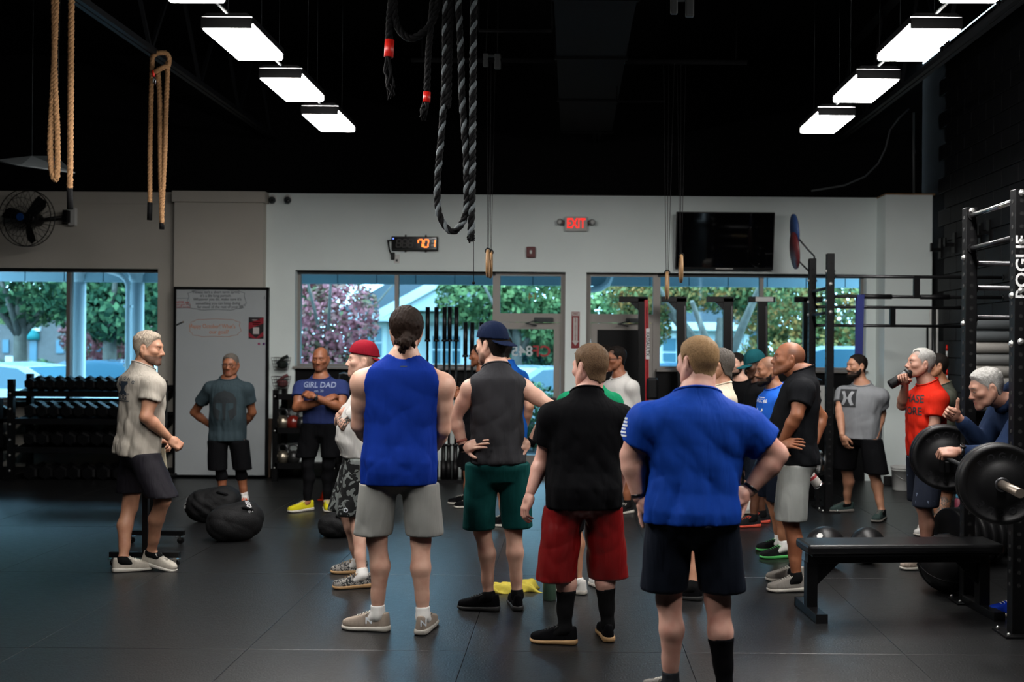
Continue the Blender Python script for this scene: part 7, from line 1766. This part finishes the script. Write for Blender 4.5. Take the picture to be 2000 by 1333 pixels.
white_tee = person('man in black glasses and a white sports tee near the glass doors', dict(
    feet=[(1226, 1003, 215), (1198, 996, 195)], yaw=214, neck=(1210, 735), pelvis=(1216, 852), head=(1202, 702), hyaw=204, hpitch=-4, sw=.185, g=1.02, belly=.02, s=1.0,
    armL=((1243, 822, -.05), (1232, 872, -.12), ('relaxed', (1224, 890, -.15), (.8, -.5, .2))), armR=((1190, 820, .1), (1180, 868, 0)),
    hair='short', thick=.015, recede=True, hairm=HM['dark'], skin=SK['bronze'], beard=.3, glasses=True, res=.0142,
    shirt=dict(kind='tee', m=cloth('white_tee', '#c0bdb9'), sleeve=.60, loose=.022, box=.6, fold=.010), hem=858,
    shorts=dict(m=black_cloth, hem=920), socks=(black_sock, .86), shoes=(cloth('shoe_blackwhite', '#161617'), white_rub)))

hid_face = person('man whose forehead shows between the green tee and the white tee', dict(
    feet=[(1186, 985, 200), (1168, 982, 190)], yaw=200, neck=(1184, 728), pelvis=(1184, 838), head=(1178, 698), hyaw=196, sw=.18, g=.96, s=.99,
    armL=((1200, 800, 0), (1190, 850, 0)), armR=((1165, 800, .1), (1165, 850, 0)), hair='short', hairm=HM['dark'], skin=SK['tan'], res=.015,
    shirt=dict(kind='tee', m=black_cloth2, sleeve=.6), hem=845, shorts=dict(m=black_cloth, hem=905), shoes=(black_cloth, white_rub)))

cream_man = person('grey-haired man in glasses and a cream tee, beside the nearest man', dict(
    feet=[(1352, 1172, 160), (1400, 1160, 150)], yaw=160, neck=(1408, 755), pelvis=(1392, 905), head=(1404, 716), hyaw=160, hpitch=-4, sw=.185, g=1.0, s=.97, Y=7.1,
    armL=((1372, 840, -.1), (1362, 900, 0)), armR=((1420, 836, .15), (1405, 900, .2)), hair='short', thick=.014, hairm=HM['grey'], skin=SK['tan'], glasses=True, res=.0135,
    shirt=dict(kind='tee', m=cloth('cream_b', '#c4b8a4'), sleeve=.6), hem=910, shorts=dict(m=black_cloth, hem=1010), socks=(black_sock, .9), shoes=(black_cloth, black_rub)))

black_front = person('young man with a shaved head in a black tee, facing the room', dict(
    feet=[(1466, 1000, 240), (1440, 997, 220)], yaw=236, neck=(1448, 742), pelvis=(1448, 850), head=(1437, 712), hyaw=222, sw=.19, g=1.0, s=.99,
    armL=((1482, 812, -.05), (1476, 862, -.05)), armR=((1412, 812, .05), (1416, 862, .0)), hair='short', thick=.006, hairm=HM['dark'], skin=SK['fair'], beard=.6, beardmesh=.004, res=.0142,
    shirt=dict(kind='tee', m=black_cloth, sleeve=.6), hem=858, shorts=dict(m=black_cloth2, hem=915), socks=(white_sock, .9), shoes=(cloth('shoe_white', '#c3c1bd'), white_rub)))

teal_cap = person('man in a teal peaked cap behind the bright blue tee', dict(
    feet=[(1472, 1030, 190), (1490, 1022, 185)], yaw=188, neck=(1482, 745), pelvis=(1482, 866), head=(1474, 714), hyaw=196, hpitch=-14, sw=.185, g=1.0, s=.97,
    armL=((1486, 826, -.1), (1470, 875, 0)), armR=((1480, 826, .2), (1470, 875, .1)), hair='buzz', hairm=HM['dark'], skin=SK['brown'], beard=.5, cap=(cloth('cap_teal', '#0f4248'), False), res=.0142,
    shirt=dict(kind='tee', m=black_cloth2, sleeve=.6), hem=872, shorts=dict(m=navy_cloth, hem=935), socks=(black_sock, .88), shoes=(cloth('shoe_blackred', '#17181a'), mat('rubber_red', srgb('#b4402c'), .6))))

goatee = person('man with a dark goatee in a bright blue printed tee, facing sideways', dict(
    feet=[(1532, 1090, 188), (1524, 1076, 182)], yaw=192, neck=(1514, 757), pelvis=(1512, 893), head=(1500, 725), hyaw=188, hpitch=-4, sw=.185, g=1.02, s=.97,
    armL=((1522, 842, -.18), (1492, 880, -.1)), armR=((1512, 840, .2), (1490, 880, .1)), hair='buzz', stub=.45, front=.095, hairm=HM['dark'], skin=SK['olive'], beard=.85, beardmesh=.006, res=.013,
    shirt=dict(kind='tee', m=cloth('bright_blue', '#1d55b4'), sleeve=.6, loose=.02), hem=900, shorts=dict(m=navy_cloth, hem=975), socks=(white_sock, .84), shoes=(cloth('shoe_blackgreen', '#141516'), mat('rubber_green', srgb('#3f9a4c'), .6))))

bald = person('bald man in a black tee and pale grey shorts, hand on hip, facing sideways', dict(
    feet=[(1556, 1155, 184), (1552, 1135, 180)], yaw=170, neck=(1566, 722), pelvis=(1553, 890), head=(1539, 702), hyaw=176, hpitch=6, sw=.195, g=1.06, ga=1.08, gl=.98, belly=.05, s=1.0, nr=.066, hs=1.05,
    armL=((1556, 812, -.26), (1526, 866, -.18), ('flat', (1546, 866, -.26), (-.5, -.6, .5))), armR=((1604, 815, .26), (1592, 865, .20)),
    hair='bald', hairm=HM['grey'], skin=SK['bronze'], stub=.55, beard=.30, res=.0106, sres=.0096,
    shirt=dict(kind='tee', m=cloth('black_worn', '#101114', spec=.08), sleeve=.60, loose=.02, box=.5, fold=.010, collar=.006), hem=905,
    shorts=dict(m=cloth('silver_shorts', '#80827f', .6), hem=1010, loose=1.12), socks=(black_sock, .88), shoes=(cloth('shoe_grey_run', '#7f7a73'), white_rub)))

armour = person('bearded man in a heather grey logo tee, hands in pockets by the window', dict(
    feet=[(1722, 1016, 232), (1655, 1000, 186)], yaw=232, neck=(1684, 750), pelvis=(1680, 852), head=(1673, 716), hyaw=196, sw=.20, g=1.02, ga=1.08, s=.98,
    armL=((1722, 808, -.02), (1710, 856, -.12), ('relaxed', (1705, 878, -.15), (.8, -.5, .3))), armR=((1640, 800, .06), (1645, 850, -.06), ('relaxed', (1652, 870, -.06), (-.8, -.4, .3))),
    hair='short', thick=.008, front=.088, hairm=HM['dark'], skin=SK['tan'], beard=.95, beardmesh=.007, res=.0135,
    shirt=dict(kind='tee', m=cloth('heather', '#75777a'), sleeve=.60, loose=.024, box=.6, fold=.011), hem=857,
    shorts=dict(m=black_cloth, hem=921, loose=1.2), socks=(black_sock, .96), shoes=(cloth('shoe_green', '#2f3c3a'), cloth('sole_grey', '#6b6762'))))

red_tee = person('grey-haired man in a red printed tee drinking from a black bottle', dict(
    feet=[(1808, 1112, 188), (1818, 1096, 182)], yaw=186, neck=(1812, 748), pelvis=(1808, 898), head=(1797, 712), hyaw=182, hpitch=8, sw=.185, g=1.0, s=.985,
    armL=((1824, 836, -.22), (1812, 890, -.22)), armR=((1762, 792, .16), (1768, 752, -.02), ('grip', (1764, 738, -.06), (.4, .9, .2))),
    hair='fade', thick=.013, recede=True, stub=.75, hairm=HM['silver'], skin=SK['greyed'], res=.012,
    shirt=dict(kind='tee', m=cloth('red_tee', '#b3200f'), sleeve=.62, loose=.022, box=.6, fold=.010), hem=893,
    shorts=dict(m=camo_mat('navy_print', '#141a28', '#5a6474', 12, .66), hem=985), socks=(black_sock, .95), shoes=(cloth('shoe_taupe', '#8c7f73'), white_rub)))

olive_tee = person('man in an olive tee behind the red shirt, tattoo on his calf', dict(
    feet=[(1826, 1046, 190), (1834, 1036, 184)], yaw=172, neck=(1842, 752), pelvis=(1838, 880), head=(1828, 716, .0), hyaw=176, sw=.19, g=1.02, s=.97,
    armL=((1868, 815, -.08), (1850, 868, -.05), ('relaxed', (1845, 885, -.05), (.8, -.5, .2))), armR=((1792, 800, .15), (1790, 850, .1)), hair='short', thick=.007, hairm=HM['dark'], skin=SK['olive'], res=.0135, kneeL=(1848, 965, -.03),
    tattoo=[('L', 'calf', 0, .12, .15, .9)], shirt=dict(kind='tee', m=cloth('olive', '#3a3c34'), sleeve=.6), hem=885, shorts=dict(m=black_cloth, hem=955), socks=(white_sock, .95), shoes=(cloth('shoe_white', '#c3c1bd'), white_rub)))

hoodie = person('grey-haired man in a navy hooded sweatshirt leaning over the loaded barbell', dict(
    feet=[(1990, 1202, 182), (2060, 1180, 178)], yaw=182, neck=(1972, 784, .0), pelvis=(2078, 925), head=(1926, 760, .0), hyaw=178, hpitch=-16, sw=.185, g=1.0, ga=1.0, s=.99, Y=6.28, lean=True, drop=.10,
    armL=((1952, 892, -.26), (1872, 882, -.28), ('fist', (1838, 884, -.28), (-.1, -.5, .8))), armR=((1918, 868, .12), (1872, 816, .04), ('thumbup', (1840, 800, .0), (.1, 1, .2))),
    hair='fade', thick=.016, stub=.85, hairm=HM['silver'], skin=SK['greyed'], beard=.15, res=.012, bands=[('L', 'watch', MATS['black_gloss'], .026, .018)], watchdir=(0, -.4, 1),
    shirt=dict(kind='hoodie', m=cloth('hoodie_navy', '#15223a', .9), long=True, sleeve=1.0, loose=.03, box=.5, fold=.014, collar=.03, vneck=.2), hem=980,
    shorts=dict(m=black_cloth, hem=1060), socks=(black_sock, .9), shoes=(cloth('shoe_cobalt', '#0f2f9a'), white_rub)))
# ================================================================ prints on the clothes, things in hands
def poly_decal(name, polys, m, info, px, py, nrm, dY=0.0, s=1.0):
    vs, fs = [], []
    for p in polys:
        n0 = len(vs); vs += [(x * s, y * s) for x, y in p]; fs.append(tuple(range(n0, n0 + len(p))))
    n = Vector(nrm).normalized(); up = Vector((0, 0, 1)); return decal(name, vs, fs, m, info['shirt'], info['J'](px, py, dY), up.cross(n), up, n)
P_dark = mat('print_dark', srgb('#1c2a38'), .8); P_pale = mat('print_pale', srgb('#737d95'), .8); P_white = mat('print_white', srgb('#c6ccd2'), .8); P_black = mat('print_black', srgb('#1c1d20'), .8)
nb = -coach['f'] * .8 + coach['r'] * .6
for i, ch in enumerate('STRONG'):
    a = (i - 2.5) * .22; vs, fs = text_mesh(ch, .036, 0, True); c_, s_ = math.cos(-a * .9), math.sin(-a * .9); nn = Vector(nb)
    decal('print', [(v.x * c_ - v.y * s_ + .21 * math.sin(a), v.x * s_ + v.y * c_ + .21 * (math.cos(a) - 1)) for v in vs], fs, P_dark, coach['shirt'], coach['J'](252, 738), Vector((0, 0, 1)).cross(nn), (0, 0, 1), nb)
poly_decal('print', [[(-.075, .035), (-.03, .02), (-.03, .045), (.06, .045), (.06, .025), (.03, .012), (.022, -.02), (.045, -.035), (.045, -.05), (-.04, -.05), (-.04, -.035), (-.015, -.02), (-.022, .005), (-.06, .018)]], P_dark, coach, 252, 756, nb)
tdecal('print', 'SDG', .058, P_dark, coach, 252, 775, nb, .9)
poly_decal('print', [[(-.075, .030), (.075, .030), (.075, .024), (-.075, .024)], [(-.075, -.024), (.075, -.024), (.075, -.030), (-.075, -.030)]], P_dark, coach, 252, 775, nb)
nf = grey_tee['f']; P_slate = mat('print_slate', srgb('#141b1f'), .85)
for q in ([(-.12, .02), (.12, .02), (.115, .07), (.08, .12), (0, .15), (-.08, .12), (-.115, .07)], [(-.014, -.16), (.014, -.16), (.02, .025), (-.02, .025)], [(-.12, .025), (-.12, -.10), (-.06, -.17), (-.04, -.06), (-.09, -.03), (-.09, .025)], [(.12, .025), (.09, .025), (.09, -.03), (.04, -.06), (.06, -.17), (.12, -.10)]): poly_decal('print', [q], P_slate, grey_tee, 446, 790, nf)
tdecal('print', 'GIRL DAD', .078, P_pale, girl_dad, 629, 752, girl_dad['f'], .95); tdecal('print', 'est. 20', .035, P_pale, girl_dad, 629, 763, girl_dad['f'])
poly_decal('print', [[(-.022, -.002), (-.012, -.010), (.028, .010), (-.010, -.003), (-.018, .006)]], P_black, white_tee, 1207, 741, white_tee['f'])
n_ = armour['f']
poly_decal('print', [[(-.095, -.09), (.095, -.09), (.095, .09), (-.095, .09)]], P_black, armour, 1659, 778, n_)
H_ = mat('print_heather', srgb('#8b8d90'), .85)
for s in (-1, 1):
    o = poly_decal('print', [[(s * .075, .065), (s * .040, .072), (s * .014, .028), (s * .008, 0), (s * .014, -.028), (s * .040, -.072), (s * .075, -.065), (s * .052, -.025), (s * .046, 0), (s * .052, .025)][::s], [(-.012, -.012), (.012, -.012), (.012, .012), (-.012, .012)]], H_, armour, 1659, 778, n_)
    for v in o.data.vertices: v.co += Vector(n_) * .002
n_ = goatee['f'] * .75 - goatee['r'] * .66
tdecal('print', 'DRCC #6', .042, P_white, goatee, 1489, 783, n_, 1.0); poly_decal('print', [[(-.05, .03), (.05, .03), (.05, .024), (-.05, .024)], [(-.04, -.06), (-.03, -.06), (.0, -.12), (.0, -.14), (-.035, -.08), (-.045, -.08)], [(.04, -.06), (.03, -.06), (.0, -.12), (.0, -.14), (.035, -.08), (.045, -.08)][::-1], [(-.006, -.12), (.006, -.12), (.006, -.19), (-.006, -.19)][::-1]], P_white, goatee, 1489, 783, n_)
n_ = red_tee['f'] * .7 - red_tee['r'] * .7
for s_, py in (('CHASE', 779), ('MORE', 803)): tdecal('print', s_, .085, P_black, red_tee, 1783, py, n_, .95)
poly_decal('print', [[(-.02, .02), (.0, .03), (.015, .0), (.0, -.03), (-.015, -.01)]], mat('print_teal', srgb('#1c5a60'), .8), black_front, 1440, 768, black_front['f'])
n_ = -blue_tee['r'] * .75 - blue_tee['f'] * .66
poly_decal('print', [[(-.035, .05 - .016 * k), (.02 + .006 * (k % 3), .05 - .016 * k), (.02 + .006 * (k % 3), .041 - .016 * k), (-.035, .041 - .016 * k)] for k in range(6)], P_white, blue_tee, 1236, 836, n_)
poly_decal('print', [[(-.02, .002), (.02, .002), (.02, -.003), (-.02, -.003)]], P_dark, tank, 792, 715, -tank['f'])
# ---- drinking bottle in the raised hand
W_ = red_tee['WR']['R'] + red_tee['base']
a_, b_ = at(1714 + 32, 764, red_tee['Yb'] - .03), at(1778, 728, red_tee['Yb'] - .03)
ax_ = (b_ - at(1740, 752, red_tee['Yb'] - .03)).normalized(); o_ = at(1738, 753, red_tee['Yb'] - .03)
Mq = ax_.to_track_quat('Z', 'Y').to_matrix()
bottle('drinking_bottle', o_, Mq, [(.001, 0), (.034, 0), (.037, .005), (.040, .15), (.039, .155)], mat('bottle_black', (.006, .006, .0065), .4, 0, .3), [(.041, .155), (.041, .18), (.022, .186), (.020, .20), (.001, .20)], M_rubber, 'black shaker bottle held to the mouth by the red-shirted man')
# ---- steel shaker hanging from the bald man's far hand
o_ = at(1588, 935, bald['Yb'] + .25); ax_ = (at(1600, 950, bald['Yb'] + .25) - o_).normalized(); Mq = ax_.to_track_quat('Z', 'Y').to_matrix()
sk_ = bottle('steel_cup', o_ - ax_ * .05, Mq, [(.001, -.02), (.030, -.02), (.034, .0), (.036, .10), (.036, .11)], mat('cup_white', srgb('#b8b2ac'), .4, .3), [(.038, .11), (.038, .125), (.001, .127)], M_chrome, 'pale steel cup with red mark behind the grey shorts', 'cup')
part('mark', mat('cup_red', srgb('#8a1c24'), .5), sk_, lambda b: b.lathe([(.0352, .03), (.0358, .05)], 14, Mq.to_4x4(), True, False))
# ---- drum behind the bald man
t = empty('steel_drum', at(1597, 905, 10.6), 0, 'shiny ribbed steel drum behind the grey shorts', 'drum'); O = t.location.copy()
part('shell', M_chrome, t, lambda b: b.lathe([(.10, -.06), (.13, -.055), (.135, 0), (.13, .055), (.10, .06)], 28, Matrix.Rotation(math.radians(80), 4, 'Y'))); part('stand', M_up, t, lambda b: (b.box((-.04, -.1, -O.z), (.04, .1, -O.z + .03)), b.box((-.02, -.02, -O.z + .03), (.02, .02, -.12))))
# ---- hood of the sweatshirt
h_ = hoodie; P1_, u_, f_, r_ = h_['P1'], h_['u'], h_['f'], h_['r']
V = Vol(P1_ - .2, P1_ + .2, .0095)
cn = P1_ + u_ * .02
for k in range(14):
    a = 2 * math.pi * k / 14; a2 = 2 * math.pi * (k + 1) / 14
    q = [cn + r_ * (.088 * math.cos(x)) - f_ * (.082 * math.sin(x)) + u_ * (.028 * math.sin(x)) for x in (a, a2)]
    rr = [.022 + .020 * max(0, math.sin(x)) for x in (a, a2)]; t_ = cone(q[0], q[1], rr[0], rr[1]); V.union(t_[0], t_[1], t_[2], .02)
t_ = ell(cn - f_ * .10 - u_ * .05, (.085, .085, .07)); V.union(t_[0], t_[1], t_[2], .05)
V.displace(folds(9, .007, 34, .5)); p_, q_ = V.poly(); link('hood', mesh_np('hood', p_, q_, MATS['cloth_hoodie_navy']), h_['shirt'])
# ---- letter on the taupe trainers, round badge on the camouflage shorts
for i, k in enumerate('LR'):
    sh_ = [c for c in tank['root'].children if c.name.startswith('shoe')][i]
    c0 = Vector(tank['AN'][k]); vs, fs = text_mesh('N', .055, 0, True)
    decal('lettering', [(v.x, v.y) for v in vs], fs, P_white, sh_, c0 + (Vector((-.055, 0, -.03)) if k == 'L' else Vector((0, 0, -.03))), (1, .2, 0), (0, 0, 1), (.2, -1, .15))
so_ = [c for c in red_cap['root'].children if c.name.startswith('shorts')][0]
ring_ = [[(.016 * math.cos(a), .016 * math.sin(a)), (.016 * math.cos(a + .4), .016 * math.sin(a + .4)), (.009 * math.cos(a + .4), .009 * math.sin(a + .4)), (.009 * math.cos(a), .009 * math.sin(a))] for a in [i * .393 for i in range(16)]]
vs = [p for q in ring_ for p in q]; decal('badge', vs, [tuple(range(4 * i, 4 * i + 4)) for i in range(16)], P_white, so_, red_cap['J'](681, 993, -.1), (1, 0, 0), (0, 0, 1), (0, -1, 0))
